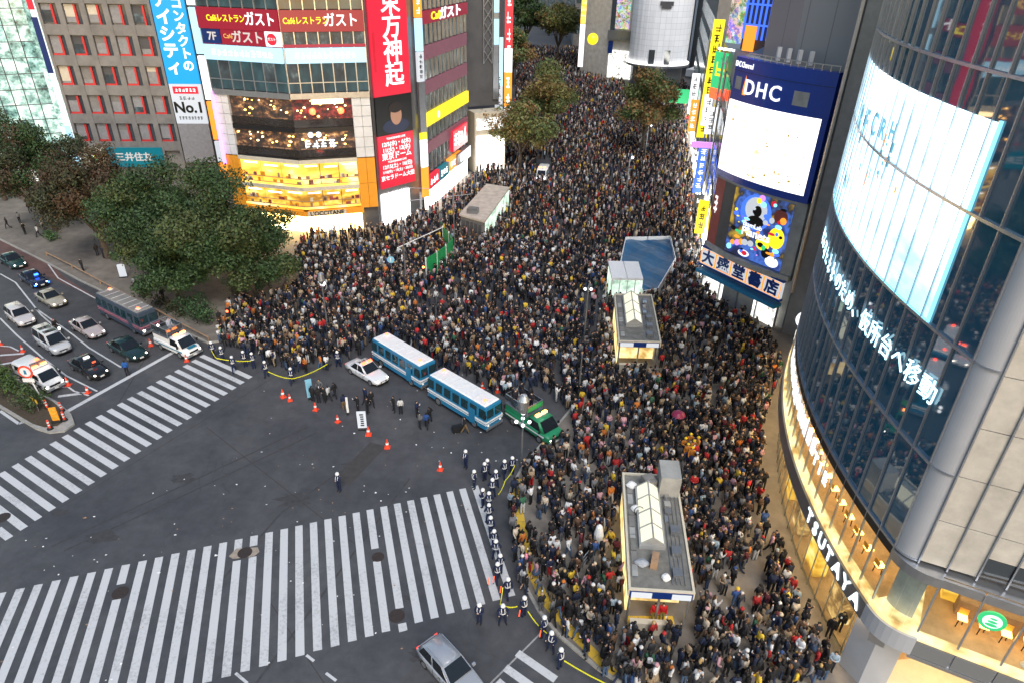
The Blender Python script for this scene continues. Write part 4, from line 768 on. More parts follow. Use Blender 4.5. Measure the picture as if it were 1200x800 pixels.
fmarks(GE, cbn, 1.5, 4.0, 13.1, 13.7, 4, 'letter_black', .5, seed=12); ftext('lettering', GE, 'No.1', 2.75, 11.9, 2.3, 'letter_black', cbn, .54, .03); fmarks(GE, cbn, .8, 4.7, 10.0, 10.6, 8, 'letter_black', .5, seed=13)
s = thing('sign_pylon', 'slender upright pylon of white and orange light boxes in front of the blue banner', 'sign', (-46.5, 108, 0)); F = Facet((-47.6, 108.2), (-46.5, 108.2))
for z0, z1, mt in ((27.5, 34, 'sign_white'), (21, 27.2, 'sign_cool'), (14.5, 20.7, 'sign_white'), (8.5, 14.2, 'sign_orange'), (5, 8.2, 'board_white'), (2, 4.7, 'sign_orange')): fbox('light_box', F, 0, 1.1, z0, z1, 0, .6, mt, s)
fbox('post', F, -.2, -.02, 0, 36, 0, .5, 'black_metal', s)
# lit glass atrium at the edge of the picture
HF = Facet((-99, 101), (-74.6, 112.6)); at_ = thing('glass_atrium', 'glass-walled building glowing pale green behind a fine grid', 'building', (-86, 110, 0)); ob('body', MB().prism([tuple(HF.at(0, 0, -6).xy), tuple(HF.at(HF.L, 0, -6).xy), (-80, 130), (-110, 120)], 0, 46), 'atrium', at_)
nh = 16
for k in range(nh):
    for j in range(6):
        z0 = 3.2 + j * 4.6; fbox('pane', HF, HF.L * k / nh + .05, HF.L * (k + 1) / nh - .05, z0 + .1, z0 + 4.5, -.1, -.05, 'atrium' if (k * 5 + j * 3) % 7 else 'clear_glass', at_)
    fbox('mullion', HF, HF.L * k / nh - .06, HF.L * k / nh + .06, 0, 31, -.15, .1, 'dark_wall', at_)
for j in range(13): fbox('transom', HF, 0, HF.L, 3.2 + j * 2.3 - .05, 3.2 + j * 2.3 + .05, -.15, .06, 'dark_wall', at_)
fbox('fascia', HF, 0, HF.L, 30.8, 33, -.3, .3, 'dark_wall', at_); ob('column', MB().tube(HF.at(15, 0, .5), HF.at(15, 31, .5), .5, .5, 12), 'steel', at_); fbox('hanging_cloth', HF, 12.5, 15.5, 17, 20.5, .2, .25, 'orange_vinyl', at_); fbox('poster', HF, 16.5, 18.2, 24, 29, .15, .25, 'sign_red', at_); fbox('poster', HF, 18.5, 19.8, 23, 26, .15, .25, 'letter_blue', at_); fbox('doors', HF, 0, HF.L, .2, 3.0, -.1, 0, 'shop_white', at_)

# ------------------------------------------------------------------ white cylinder tower and its wing at the head of the street
TC = Vector((41.5, 218.0)); tw = thing('cylinder_tower', 'white panelled cylindrical tower at the head of the crowded street', 'building', (*TC, 0))
NPT = 28; uvbox('drum', [tuple(TC + Vector((math.cos(2 * math.pi * i / NPT), math.sin(2 * math.pi * i / NPT))) * 8.6) for i in range(NPT)], 6.5, 60, 'tower_panels', tw)
ob('base', MB().lathe([(7.6, 0), (7.6, 6.6)], 24, (*TC, 0)), 'grey_metal', tw)
def tw_pt(ang, r, z): return Vector((TC.x + r * math.cos(ang), TC.y + r * math.sin(ang), z))
aw_ = math.atan2(-TC.y, -TC.x)
for z in (34.5, 28.5, 23): 
    p = tw_pt(aw_ + .1, 8.65, z); ob('vent', MB().box(p.x, p.y, z, 3.6, .5, 1.0, aw_ + .1 + math.pi / 2), 'dark_wall', tw); ob('vent', MB().box(p.x, p.y, z - .9, 2.6, .45, .8, aw_ + .1 + math.pi / 2), 'dark_wall', tw)
ob('doorway', MB().box(*tw_pt(aw_ + .05, 7.7, 0).xy, 8.5, 6, 1.5, 5, aw_ + .05 + math.pi / 2), 'window_glass', tw); ob('added_wash_ring', MB().lathe([(9.3, 7.02), (9.3, 7.1), (9.0, 7.1)], 28, (*TC, 0)), 'white_light', tw); ob('canopy', MB().lathe([(9.4, 6.2), (9.4, 6.8), (8.7, 7.0)], 28, (*TC, 0)), 'grey_metal', tw)  # glowing ring above the canopy is added to brighten the drum
WF = Facet((27.5, 226), (34.5, 222)); wing = thing('tower_wing', 'grey wing of the cylindrical tower with a tall colourful poster', 'building', (28, 228, 0)); ob('wall', MB().prism([(20, 235), tuple(WF.p.xy), tuple(WF.at(WF.L, 0).xy), (40, 240), (26, 250)], 0, 60), 'beige_panel', wing)
s = thing('tall_poster', 'tall colourful lit poster on the tower wing', 'poster', WF.at(4, 25)); fbox('print', WF, 1.8, 6.2, 15, 48, .1, .4, 'billboard', s)
fbox('window_strip', WF, .2, 1.7, 12, 48, .05, .2, 'window_glass', wing); fbox('ledge', WF, 0, WF.L, 12, 14.5, 0, 1.2, 'grey_metal', wing); fbox('lit_entrance', WF, .5, WF.L, 1, 9, .1, .3, 'shop_white', wing); fbox('blue_sign', WF, .2, 1.6, 8, 11.5, .2, .6, 'letter_blue', wing)
s = thing('street_banner', 'white and red upright banner board near the tower wing', 'sign', (19, 225, 0)); F = Facet((18.5, 225), (20, 224.5)); fbox('panel', F, 0, 1.5, 4, 16, 0, .3, 'sign_white', s); fbox('panel', F, 0, 1.5, 16.1, 28, 0, .3, 'shop_gold', s)
ob('yellow_ball', MB().ball((21.5, 215, 13), 1.6, 14, 10), 'sign_yellow', s)
# raised walkway behind the tower and blocks up the right-hand street
wk = thing('walkway', 'white curved footbridge beside the cylindrical tower', 'footbridge', (54, 215, 0)); mb = MB()
for i in range(8):
    t0, t1 = i / 8, (i + 1) / 8; f = lambda t: Vector((49 + 16 * t, 205 + 22 * t - 10 * t * t, 4.8 + 1.2 * t)); p, q = f(t0), f(t1); n = Vector((-(q - p).y, (q - p).x, 0)).normalized() * 1.6
    mb.hexa([p - n, q - n, q + n, p + n, p - n + Vector((0, 0, 1.8)), q - n + Vector((0, 0, 1.8)), q + n + Vector((0, 0, 1.8)), p + n + Vector((0, 0, 1.8))])
ob('deck', mb, 'white_wall', wk)
for t in (.1, .6): ob('support', MB().tube((49 + 16 * t, 205 + 20 * t, 0), (49 + 16 * t, 205 + 20 * t, 5), .4), 'white_wall', wk)
def block(name, label, poly, h, mat, parts=()):
    c = sum((Vector(p) for p in poly), Vector((0, 0))) / len(poly); t = thing(name, label, 'building', (*c, 0)); ob('wall', MB().prism(poly, 0, h), mat, t)
    for F, rows_, cols, z0, dz, mt in parts:
        for j in range(rows_):
            for i in range(cols): fbox('window', F, F.L * (i + .12) / cols, F.L * (i + .88) / cols, z0 + j * dz, z0 + j * dz + dz * .62, -.1, .08, mt, t)
    return t
F1 = Facet((47.5, 196), (58, 236)); 
block('far_office', 'blue-grey office block with lit windows behind the footbridge', [(56, 230), (68, 222), (78, 250), (60, 255)], 60, 'grey_wall', [(Facet((56, 230), (68, 222)), 9, 5, 8, 5, 'office')])
block('far_block', 'pale office block closing the view up the right-hand street', [(44, 260), (60, 258), (62, 275), (46, 275)], 55, 'grey_wall', [(Facet((44, 260), (60, 258)), 8, 5, 6, 5.5, 'office')])
S3 = Facet((46.5, 192), (33.5, 128)); t3 = block('street_block', 'long shop block of lit windows along the upper right-hand kerb', [(33.6, 128), (46.6, 192), (60, 190), (48, 126)], 30, 'grey_wall', [(S3, 5, 14, 4.5, 4.6, 'office')]); fbox('shopfront', S3, .5, S3.L, .3, 3.8, .0, .15, 'street_glow_white', t3)
S2 = Facet((33.2, 126), (27.6, 94)); t2 = block('street_block', 'steel framed shop block with open lit floors next to the yellow sign', [(27.7, 94), (33.3, 126), (46, 122), (40, 92)], 24, 'grey_metal', [(S2, 4, 7, 4.8, 4.6, 'office')]); fbox('shopfront', S2, .3, S2.L, .3, 4.0, 0, .15, 'street_glow_white', t2)
S1 = Facet((27.4, 93.5), (23.6, 78)); t1 = block('street_block', 'narrow concrete shop block adjoining the bookshop drum', [(23.7, 78), (27.5, 93.5), (40, 91), (36, 80)], 25, 'concrete', [(S1, 4, 4, 5, 4.6, 'window_glass')]); fbox('shopfront', S1, .3, S1.L, .3, 4.0, 0, .15, 'street_glow_white', t1)
fr = MB()
for k in range(8): fr.tube(S2.at(S2.L * k / 7, 0, .7), S2.at(S2.L * k / 7, 24, .7), .12, .12, 6)
for j in range(6): fr.tube(S2.at(0, 4.5 * j + .3, .7), S2.at(S2.L, 4.5 * j + .3, .7), .1, .1, 6)
ob('steel_frame', fr, 'steel', t2)
def blade(label, S, u, z0, z1, out, mat, marks=None, mk='letter_white', name='blade_sign'):
    u = S.L - u; a = S.at(u, 0, .2).xy; b = S.at(u, 0, .2 + out).xy; F = Facet(b, a); t = thing(name, label, 'sign', (*b, z0)); fbox('board', F, 0, out, z0, z1, -.2, .2, mat, t)
    if marks: fmarks(F, t, out * .2, out * .8, z0 + .5, z1 - .5, marks, mk, .2, True, int(u * 3 + z0))
    return t
blade('tall bright yellow blade sign on the steel framed block', S2, 16, 10, 27, 1.6, 'sign_yellow', 11, 'letter_black')
blade('blue blade sign with white characters low on the steel framed block', S2, 9, 3.2, 10.5, 1.5, 'neon_blue', 6); blade('white square blade sign under the blue blade sign', S2, 4, 2.5, 4.4, 1.5, 'letter_black', 1); blade('short violet blade sign on the steel framed block', S2, 3, 11.5, 12.3, 3.2, 'sign_purple')
blade('yellow low blade sign by the concrete shop block', S1, 8, 3.0, 7.5, 1.3, 'sign_yellow', 3, 'letter_black'); blade('pale lit blade sign on the long shop block', S3, 20, 6, 14, 1.6, 'sign_white', 5, 'letter_black'); blade('white lit blade sign high on the steel framed block', S2, 13, 12.5, 17, 1.5, 'sign_white', 3, 'letter_black'); blade('second white lit blade sign beside the steel frame', S2, 6, 12.8, 16.5, 1.4, 'sign_white', 3, 'letter_black')
blade('orange blade sign on the long shop block', S3, 8, 5, 11, 1.5, 'sign_orange', 4); blade('teal boxy sign at the mouth of the right-hand street', S3, 34, 5.5, 8.5, 6, 'neon_green')
s = thing('roof_billboard', 'green glowing billboard with an orange strip on the steel framed block', 'billboard', S2.at(8, 20, 1)); F = Facet((27.9, 103.0), (29.6, 99.0)); fbox('display', F, 0, F.L, 18.8, 23.5, 0, .3, 'neon_green', s); fbox('strip', F, 0, F.L, 17.3, 18.7, 0, .3, 'led_red', s); fmarks(F, s, .3, F.L - .3, 20, 22.6, 2, 'sign_yellow', .3, seed=31)
s = thing('roof_billboard', 'large many-coloured billboard rising above the green one', 'billboard', (30, 96, 25)); F = Facet((27.6, 98.2), (30.2, 94.6)); fbox('display', F, 0, F.L, 25.2, 34, 0, .3, 'billboard', s)
for k in range(5): fbox('lamp_arm', F, .4 + k * .8, .5 + k * .8, 24.4, 24.5, 0, 1.4, 'steel', s); fbox('lamp', F, .3 + k * .8, .65 + k * .8, 24.45, 24.7, 1.4, 1.9, 'lamp_white', s)
s = thing('roof_billboard', 'blue neon lattice billboard next to the grey silo wall', 'billboard', (31, 88, 25)); F = Facet((27.2, 90.5), (31.0, 85.8)); fbox('backing', F, 0, F.L, 25.3, 36, -.3, 0, 'dark_wall', s)
for k in range(9): fbox('neon_tube', F, F.L * k / 9, F.L * k / 9 + .2, 26.5, 36, 0, .15, 'neon_blue', s)
for k in range(4): fbox('neon_tube', F, 0, F.L, 28 + k * 2.2, 28.2 + k * 2.2, .16, .3, 'neon_blue', s)
fbox('corner_panel', F, F.L * .1, F.L * .35, 25.2, 28, .35, .5, 'sign_orange', s)
# blocks that close the view left of the tower
block('far_block', 'dim block behind the far street trees', [(-30, 200), (-4, 182), (-2, 300), (-30, 300)], 30, 'dark_wall', [(Facet((-4, 182), (-2, 300)), 5, 16, 5, 5, 'office')]); block('far_block', 'dim slab closing the far end of the street', [(-10, 420), (60, 420), (60, 440), (-10, 440)], 60, 'dark_wall', [(Facet((-10, 420), (60, 420)), 8, 14, 8, 5.5, 'office')])
block('far_block', 'tan block at the head of the street beside the tower wing', [(22, 300), (40, 296), (46, 330), (24, 340)], 50, 'grey_wall', [(Facet((22, 300), (40, 296)), 7, 5, 6, 5.5, 'office')])
block('back_block', 'dark block behind the grey office and the corner building', [(-62, 130), (-30, 118), (-14, 140), (-60, 160)], 46, 'dark_wall', [(Facet((-50.5, 125.8), (-39.8, 121.7)), 8, 3, 6, 4.6, 'office')])

# ------------------------------------------------------------------ trees and planting
def tint_attr(me, cols):
    a = me.attributes.new('tint', 'FLOAT_COLOR', 'FACE'); a.data.foreach_set('color', np.asarray(cols, dtype=np.float32).ravel())
def leaf_cloud(name, clumps, nleaf, size, pal, parent, seed=0):
    """leaf-sized faces spread through overlapping uneven clumps; clumps = (centre, radius)"""
    g = np.random.default_rng(seed); V = []; C = []
    for (c, r) in clumps:
        k = int(nleaf * r ** 2.3); d = g.normal(size=(k, 3)); d /= np.linalg.norm(d, axis=1)[:, None]
        rad = r * np.clip(g.random(k) ** .45, .2, 1.08)[:, None] * (1 + .22 * np.sin(d[:, :1] * 5 + d[:, 1:2] * 7 + g.random() * 6)); d2 = d.copy(); d2[:, 2] *= .72
        p = np.asarray(c) + d2 * rad;  n = d + g.normal(size=(k, 3)) * .7; n /= np.linalg.norm(n, axis=1)[:, None]
        t = np.cross(n, g.normal(size=(k, 3))); t /= np.linalg.norm(t, axis=1)[:, None]; b = np.cross(n, t); s = (size * g.uniform(.6, 1.4, k))[:, None]
        V.append(np.stack([p - t * s, p - b * s * .55, p + t * s, p + b * s * .55], 1)); base = pal[g.integers(len(pal))]
        cc = np.asarray(base) * g.uniform(.6, 1.3, (k, 1)) * g.uniform(.85, 1.15, (k, 3)); mixi = g.random(k) < .18; cc[mixi] = np.asarray(pal[g.integers(len(pal))]) * g.uniform(.7, 1.3, (mixi.sum(), 1)); C.append(cc)
    V = np.concatenate(V); C = np.concatenate(C); n = len(V); me = bpy.data.meshes.new(name)
    me.vertices.add(n * 4); me.vertices.foreach_set('co', V.reshape(-1)); me.loops.add(n * 4); me.loops.foreach_set('vertex_index', np.arange(n * 4, dtype=np.int32)); me.polygons.add(n)
    me.polygons.foreach_set('loop_start', np.arange(0, n * 4, 4, dtype=np.int32)); me.polygons.foreach_set('loop_total', np.full(n, 4, np.int32)); me.update(calc_edges=True)
    tint_attr(me, np.c_[np.clip(C, 0, 1), np.ones(n)]); return ob(name, me, 'leaf', parent)
GREEN = [(.04, .085, .027), (.055, .105, .034), (.034, .07, .023), (.072, .098, .03)]; BROWN = [(.085, .045, .026), (.07, .048, .024), (.095, .055, .024), (.05, .056, .024)]; OLIVE = [(.19, .18, .055), (.22, .16, .05), (.14, .17, .055), (.25, .15, .055), (.12, .16, .055)]
def tree(label, x, y, hc, R0, hcr, pal, seed, nl=42, size=.2, group=None):
    if size == .2: size = .15; nl *= 1.45
    t = thing('street_tree', label, 'tree', (x, y, .1), 0, group); g = random.Random(seed); base = Vector((x, y, .05)); fork = base + Vector((g.uniform(-.3, .3), g.uniform(-.3, .3), hc * .38))
    mb = MB(); mb.tube(base, base.lerp(fork, .5), R0 * .062, R0 * .05, 9); mb.tube(base.lerp(fork, .5), fork, R0 * .05, R0 * .042, 9); clumps = []
    for i in range(9):
        a = 2 * math.pi * i / 9 + g.uniform(-.3, .3); rr = R0 * g.uniform(.35, .82); e = Vector((x + rr * math.cos(a), y + rr * math.sin(a), hc + g.uniform(-.45, .5) * hcr)); m = fork.lerp(e, .5) + Vector((0, 0, hcr * .2))
        mb.tube(fork, m, R0 * .026, R0 * .016, 6); mb.tube(m, e, R0 * .016, R0 * .005, 5); clumps.append((e, R0 * g.uniform(.3, .46)))
        for k in range(3):
            b = g.uniform(0, 6.28); q = m.lerp(e, g.uniform(.3, 1.0)) + Vector((math.cos(b), math.sin(b), g.uniform(-.5, .9))) * R0 * g.uniform(.16, .36); mb.tube(m.lerp(e, .5), q, R0 * .009, R0 * .003, 4); clumps.append((q, R0 * g.uniform(.16, .3)))
    for i in range(5): clumps.append((Vector((x + g.uniform(-.3, .3) * R0, y + g.uniform(-.3, .3) * R0, hc + hcr * g.uniform(.4, .95))), R0 * g.uniform(.25, .4)))
    ob('trunk', mb, 'bark', t); leaf_cloud('crown', [(tuple(c), r) for c, r in clumps], nl, size, pal, t, seed); return t
tree('broad dark green tree at the corner of the planting strip', -32.2, 70.4, 8.3, 7.0, 5.6, GREEN, 1, 150); tree('broad dark green tree with brownish lower leaves behind the parked police bus', -41.2, 72.5, 8.6, 7.2, 5.8, GREEN, 2, 150)
tree('smaller dark green tree leaning over the crowd edge', -29.3, 69.6, 5.2, 5.4, 3.4, GREEN, 31, 170, group=None); tree('low spreading green tree behind the police truck', -37.6, 68.3, 4.8, 4.6, 3.0, GREEN, 32, 170)
tree('reddish brown autumn tree along the pavement', -52.0, 80.0, 8.2, 6.8, 5.0, BROWN, 3, 130); tree('brown-green tree in front of the glowing glass atrium', -64, 89, 8.6, 6.6, 5.0, [BROWN[3], GREEN[0], BROWN[1]], 4, 130); tree('dim green tree beyond the brown-green one', -79, 101, 9.5, 6, 4.0, GREEN, 5, 80)
tree('olive tree with sparse yellowing leaves next to the long kiosk', 0.6, 124, 7.8, 6.6, 4.4, OLIVE, 6, 62, .25); tree('tall olive and rust tree farther up the street', 6.6, 149, 9.2, 7.0, 5.2, OLIVE, 7, 66, .26); tree('dark olive tree before the cylindrical tower', 25.2, 136, 10.5, 6.4, 5.0, OLIVE[2:] + GREEN[:1], 8, 100, .27)
tree('far dark tree at the head of the street', -1.5, 215, 10.5, 7.0, 4.5, OLIVE[2:], 9, 40, .34); tree('far rust tinged tree at the head of the street', 14, 262, 13, 8.5, 6, OLIVE, 10, 30, .4); tree('far dark tree behind the rust tinged one', 3, 290, 14, 9, 7, GREEN, 11, 24, .5)
def shrub(label, pts, r, h, pal, seed, n=160):
    c = sum((Vector((*p, 0)) for p in pts), Vector()) / len(pts); t = thing('shrub', label, 'shrub', (c.x, c.y, .12)); mb = MB(); g = random.Random(seed)
    for p in pts:
        for k in range(3): mb.tube((p[0], p[1], .1), (p[0] + g.uniform(-.5, .5) * r, p[1] + g.uniform(-.5, .5) * r, h), .03, .01, 4)
    ob('stems', mb, 'stem', t); leaf_cloud('foliage', [((p[0], p[1], h * .75), r) for p in pts] + [((p[0] + g.uniform(-.6, .6) * r, p[1] + g.uniform(-.6, .6) * r, h * g.uniform(.5, 1.2)), r * .6) for p in pts for _ in range(3)], n, .12, pal, t, seed)
shrub('low clipped shrub at the corner under the broad trees', [tuple(G(u, v)[:2]) for u, v in ((232, 375), (244, 380), (225, 366))], 1.5, 1.6, [(.04, .09, .03), (.03, .07, .025)], 21, 130); shrub('green shrub filling the traffic island', [tuple(G(u, v)[:2]) for u, v in ((5, 452), (18, 462), (32, 470), (40, 480), (-10, 442))], 1.25, 1.4, [(.06, .11, .025), (.08, .12, .03), (.05, .08, .03)], 22, 180)
shrub('small bright green shrub beside the pavement kerb', [tuple(G(64, 283)[:2]), tuple(G(58, 279)[:2])], .9, .8, [(.05, .11, .03)], 23); shrub('dark hedge strip between kerb and broad trees', [tuple(G(u, v)[:2]) for u, v in ((170, 350), (185, 358), (200, 366), (212, 372))], 1.0, .9, [(.04, .06, .025), (.05, .05, .02)], 24, 120)
shrub('green shrub behind the low clipped shrub near the crowd', [tuple(G(u, v)[:2]) for u, v in ((300, 345), (316, 338), (285, 350))], 1.7, 2.2, [(.03, .1, .035), (.04, .08, .03)], 25, 110)
fe = thing('planter_rail', 'low wooden rail along the planting strip', 'rail', G(200, 375, .13)); rp = [G(u, v, .13) for u, v in ((55, 300), (85, 315), (118, 333), (150, 350), (180, 365), (212, 383), (245, 400))]
for a, b in zip(rp[:-1], rp[1:]): ob('rail_bar', MB().tube(a + Vector((0, 0, .5)), b + Vector((0, 0, .5)), .07, .07, 6), 'cardboard', fe)
for p in rp: ob('rail_post', MB().tube(p, p + Vector((0, 0, .55)), .06, .06, 6), 'cardboard', fe)

# ------------------------------------------------------------------ subway entrances, kiosk, tarp, hoarding
def entrance(label, cs, z, sky_t, seed, near_sign=True):
    a, b, c, d = [Vector((*p, 0)) for p in cs]       # near left, near right, far right, far left
    t = thing('subway_entrance', label, 'subway entrance', (*((a + b + c + d) / 4).xy, .13)); U = (b - a); W = U.length; U /= W; Vv = (d - a); L = Vv.length; Vv /= L
    P_ = lambda u, v, zz: a + U * u + Vv * v + Vector((0, 0, zz))
    def bx_(name, u0, u1, v0, v1, z0, z1, mat): return ob(name, MB().hexa([P_(u0, v0, z0), P_(u1, v0, z0), P_(u1, v1, z0), P_(u0, v1, z0), P_(u0, v0, z1), P_(u1, v0, z1), P_(u1, v1, z1), P_(u0, v1, z1)]), mat, t)
    bx_('roof', .12, W - .12, .12, L - .12, z - .35, z, 'roof_grey')
    for (u0, u1, v0, v1) in ((0, .14, 0, L), (W - .14, W, 0, L), (.14, W - .14, 0, .14), (.14, W - .14, L - .14, L)): bx_('roof_edge', u0, u1, v0, v1, z - .45, z + .14, 'cream')
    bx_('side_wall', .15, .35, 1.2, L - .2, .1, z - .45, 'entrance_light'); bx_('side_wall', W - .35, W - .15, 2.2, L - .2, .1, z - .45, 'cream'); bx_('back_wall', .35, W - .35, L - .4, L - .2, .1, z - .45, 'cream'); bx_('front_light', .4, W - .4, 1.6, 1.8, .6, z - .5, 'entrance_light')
    for u in (.2, W * .5, W - .2): ob('post', MB().tube(P_(u, .3, .1), P_(u, .3, z - .4), .08), 'steel', t)
    bx_('sign_band', .1, W - .1, -.06, -.005, z - .5, z + .02, 'letter_blue'); bx_('sign_panel', W * .05, W * .36, -.1, -.065, z - .45, z - .02, 'board_white'); bx_('sign_panel', W * .66, W * .95, -.1, -.065, z - .45, z - .02, 'board_white')
    bx_('counter', .3, W * .7, -.5, -.12, .1, 1.1, 'cream')
    # gabled skylight
    u0, u1 = W * .24, W * .6; um = (u0 + u1) / 2; v0, v1 = L * sky_t[0], L * sky_t[1]; n = 4 if sky_t[2] else 3
    bx_('skylight_kerb', u0 - .12, u1 + .12, v0 - .12, v1 + .12, z, z + .3, 'concrete')
    for i in range(n):
        p, q = v0 + (v1 - v0) * i / n + .05, v0 + (v1 - v0) * (i + 1) / n - .05
        for (s0, s1) in ((u0, um - .04), (um + .04, u1)):
            za = z + .35 if s0 == u0 else z + .85; zb = z + .85 if s0 == u0 else z + .35
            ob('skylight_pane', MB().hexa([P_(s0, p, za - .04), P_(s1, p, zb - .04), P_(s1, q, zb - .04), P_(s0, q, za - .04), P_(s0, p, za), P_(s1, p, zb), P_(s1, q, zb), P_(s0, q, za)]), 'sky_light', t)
    mb = MB(); mb.tube(P_(um, v0, z + .88), P_(um, v1, z + .88), .06, .06, 5)
    for i in range(n + 1):
        v = v0 + (v1 - v0) * i / n; mb.tube(P_(u0, v, z + .37), P_(um, v, z + .88), .05, .05, 5); mb.tube(P_(um, v, z + .88), P_(u1, v, z + .37), .05, .05, 5)
    ob('skylight_frame', mb, 'concrete', t); mb = MB()
    ob('gable', MB().add([P_(u0, v0, z + .3), P_(u1, v0, z + .3), P_(um, v0, z + .85), P_(u0, v1, z + .3), P_(u1, v1, z + .3), P_(um, v1, z + .85)], [(0, 1, 2), (5, 4, 3)]), 'concrete', t)
    g = random.Random(seed)
    for k in range(7): mb.tube(P_(.3, L * (.1 + .11 * k), z + .05), P_(u0 - .3, L * (.1 + .11 * k), z + .05), .03, .03, 4)
    for k in range(4): mb.tube(P_(u1 + .3 + .25 * k, .6, z + .06), P_(u1 + .35 + .27 * k, L * .8, z + .06), .03, .03, 4)
    ob('roof_pipes', mb, 'grey_metal', t)
    for k in range(8): bx_('roof_slab', .28, u0 - .3, L * (.1 + .1 * k), L * (.19 + .1 * k), z, z + g.uniform(.04, .09), ['concrete', 'grey_wall', 'roof_grey'][k % 3])
    for k in range(5): bx_('duct', u1 + .3 + .05 * k, u1 + .5 + .05 * k + g.uniform(0, .3), L * (.55 + .07 * k), L * (.6 + .07 * k), z, z + g.uniform(.12, .35), ['steel', 'grey_metal', 'concrete'][k % 3])
    for k in range(3): bx_('roof_unit', u1 + .35 + .1 * k, u1 + .9 + .1 * k, L * (.1 + .17 * k), L * (.16 + .17 * k), z, z + .35, 'grey_metal')
    return t, P_, W, L
t, P1, W1, L1_ = entrance('flat roofed subway entrance with glowing gabled skylight and rubbish on its roof', [(7.1, 27.0), (10.95, 26.8), (12.2, 37.0), (8.05, 37.2)], 3.3, (.33, .84, True), 1)
ob('lift_shaft', MB().hexa([P1(2.4, L1_ - 2.2, .1), P1(3.75, L1_ - 2.2, .1), P1(3.75, L1_ - .3, .1), P1(2.4, L1_ - .3, .1), P1(2.4, L1_ - 2.2, 5.0), P1(3.75, L1_ - 2.2, 5.0), P1(3.75, L1_ - .3, 5.0), P1(2.4, L1_ - .3, 5.0)]), 'concrete', t)
for (nm, lab, u, v, sx, sy, sz, mt) in (('rubbish_bag', 'pale crumpled bag on the entrance roof beside the cardboard box', .9, 2.0, .9, .6, .35, 'grey_cloth'), ('cardboard_box', 'brown cardboard box standing at the skylight end', 1.65, 2.1, .42, .9, .6, 'cardboard'), ('rubbish_bag', 'small white bag lying on the entrance roof near the front edge', 2.25, 1.0, .5, .5, .35, 'litter_white'), ('rubbish_bag', 'white bag by the bicycle wheel on the entrance roof', .75, 6.6, .6, .5, .4, 'litter_white'), ('roof_box', 'grey metal box at the far end of the entrance roof', 1.75, 9.0, .8, .9, .8, 'grey_wall'), ('rubbish_bag', 'pale bag at the far corner of the entrance roof', .6, 8.9, .7, .6, .4, 'litter_white')):
    p = P1(u, v, 3.31); mb = MB(); 
    if 'bag' in nm: mb.lathe([(sx * .42, 0), (sx * .5, sz * .35), (sx * .4, sz * .8), (sx * .15, sz), (sx * .02, sz * 1.15)], 9, (0, 0, 0)); mb.v = [(x * (1 + .25 * math.sin(5 * y + z * 9)), y * sy / sx * (1 + .2 * math.cos(7 * x)), z) for x, y, z in mb.v]
    else: mb.box(0, 0, sz / 2, sx, sy, sz, .1); mb.box(.0, 0, sz + .02, sx * .9, sy * .45, .03, .15)
    tag(ob(nm, mb, mt, None, p, rng.uniform(-.4, .4)), lab, nm.split('_')[-1])
wh = thing('bicycle_wheel', 'bicycle wheel lying against rubbish on the entrance roof', 'wheel', P1(.95, 6.2, 3.35)); me = MB(); cw0 = Vector((0, 0, .3))
for i in range(16):
    a0, a1 = 2 * math.pi * i / 16, 2 * math.pi * (i + 1) / 16; me.tube(cw0 + Vector((math.cos(a0), .3 * math.sin(a0), math.sin(a0))) * .32, cw0 + Vector((math.cos(a1), .3 * math.sin(a1), math.sin(a1))) * .32, .025, .025, 5)
ob('tyre', me, 'rubber', wh, world=False); sp = MB()
for i in range(8): a0 = math.pi * i / 8; sp.tube(cw0 + Vector((math.cos(a0), .3 * math.sin(a0), math.sin(a0))) * .31, cw0 - Vector((math.cos(a0), .3 * math.sin(a0), math.sin(a0))) * .31, .006, .006, 3)
ob('spokes', sp, 'steel', wh, world=False)
t, P2, W2, L2_ = entrance('second subway entrance with cream barrel skylight behind the dense crowd', [(10.1, 55.9), (14.2, 55.9), (15.5, 66.3), (10.9, 66.1)], 3.3, (.3, .92, False), 2)
hut = thing('glass_hut', 'small glass hut with a white double-pitched roof beside the blue tarpaulin', 'hut', (13, 72.6, .13)); 
for k in range(2): ob('roof_panel', MB().hexa([(11.2 + k * 1.82, 70.5, 3.0), (12.95 + k * 1.82, 70.5, 3.0), (13.0 + k * 1.85, 74.9, 3.2), (11.25 + k * 1.82, 74.9, 3.2), (11.2 + k * 1.82, 70.5, 3.25), (12.95 + k * 1.82, 70.5, 3.25), (13.0 + k * 1.85, 74.9, 3.45), (11.25 + k * 1.82, 74.9, 3.45)]), 'white_paint', hut)
for k in range(4): ob('glass_panel', MB().box(11.75 + k * .88, 70.7, 1.5, .8, .06, 2.7), 'kiosk_glass', hut); ob('post', MB().tube((11.3 + k * .88, 70.65, .1), (11.3 + k * .88, 70.65, 3.0), .06), 'white_paint', hut)
ob('side_panel', MB().box(14.75, 72.7, 1.5, .06, 4, 2.7), 'kiosk_glass', hut); ob('side_panel', MB().box(11.35, 72.7, 1.5, .06, 4, 2.7), 'kiosk_glass', hut); ob('rear_panel', MB().box(13, 74.7, 1.5, 3.4, .06, 2.7), 'kiosk_glass', hut)
tp = [(15.4, 88.5), (21.7, 89.2), (20.9, 81.5), (17.0, 72.3), (15.1, 71.4), (15.1, 75.2), (12.6, 75.3)]; tr = thing('tarpaulin', 'blue tarpaulin stretched over the fenced stairwell', 'tarpaulin', (17.5, 80, .13))
bm = bmesh.new(); bm.faces.new([bm.verts.new((x, y, 1.0)) for x, y in tp]); bmesh.ops.triangulate(bm, faces=bm.faces); bmesh.ops.subdivide_edges(bm, edges=bm.edges, cuts=7, use_grid_fill=True)
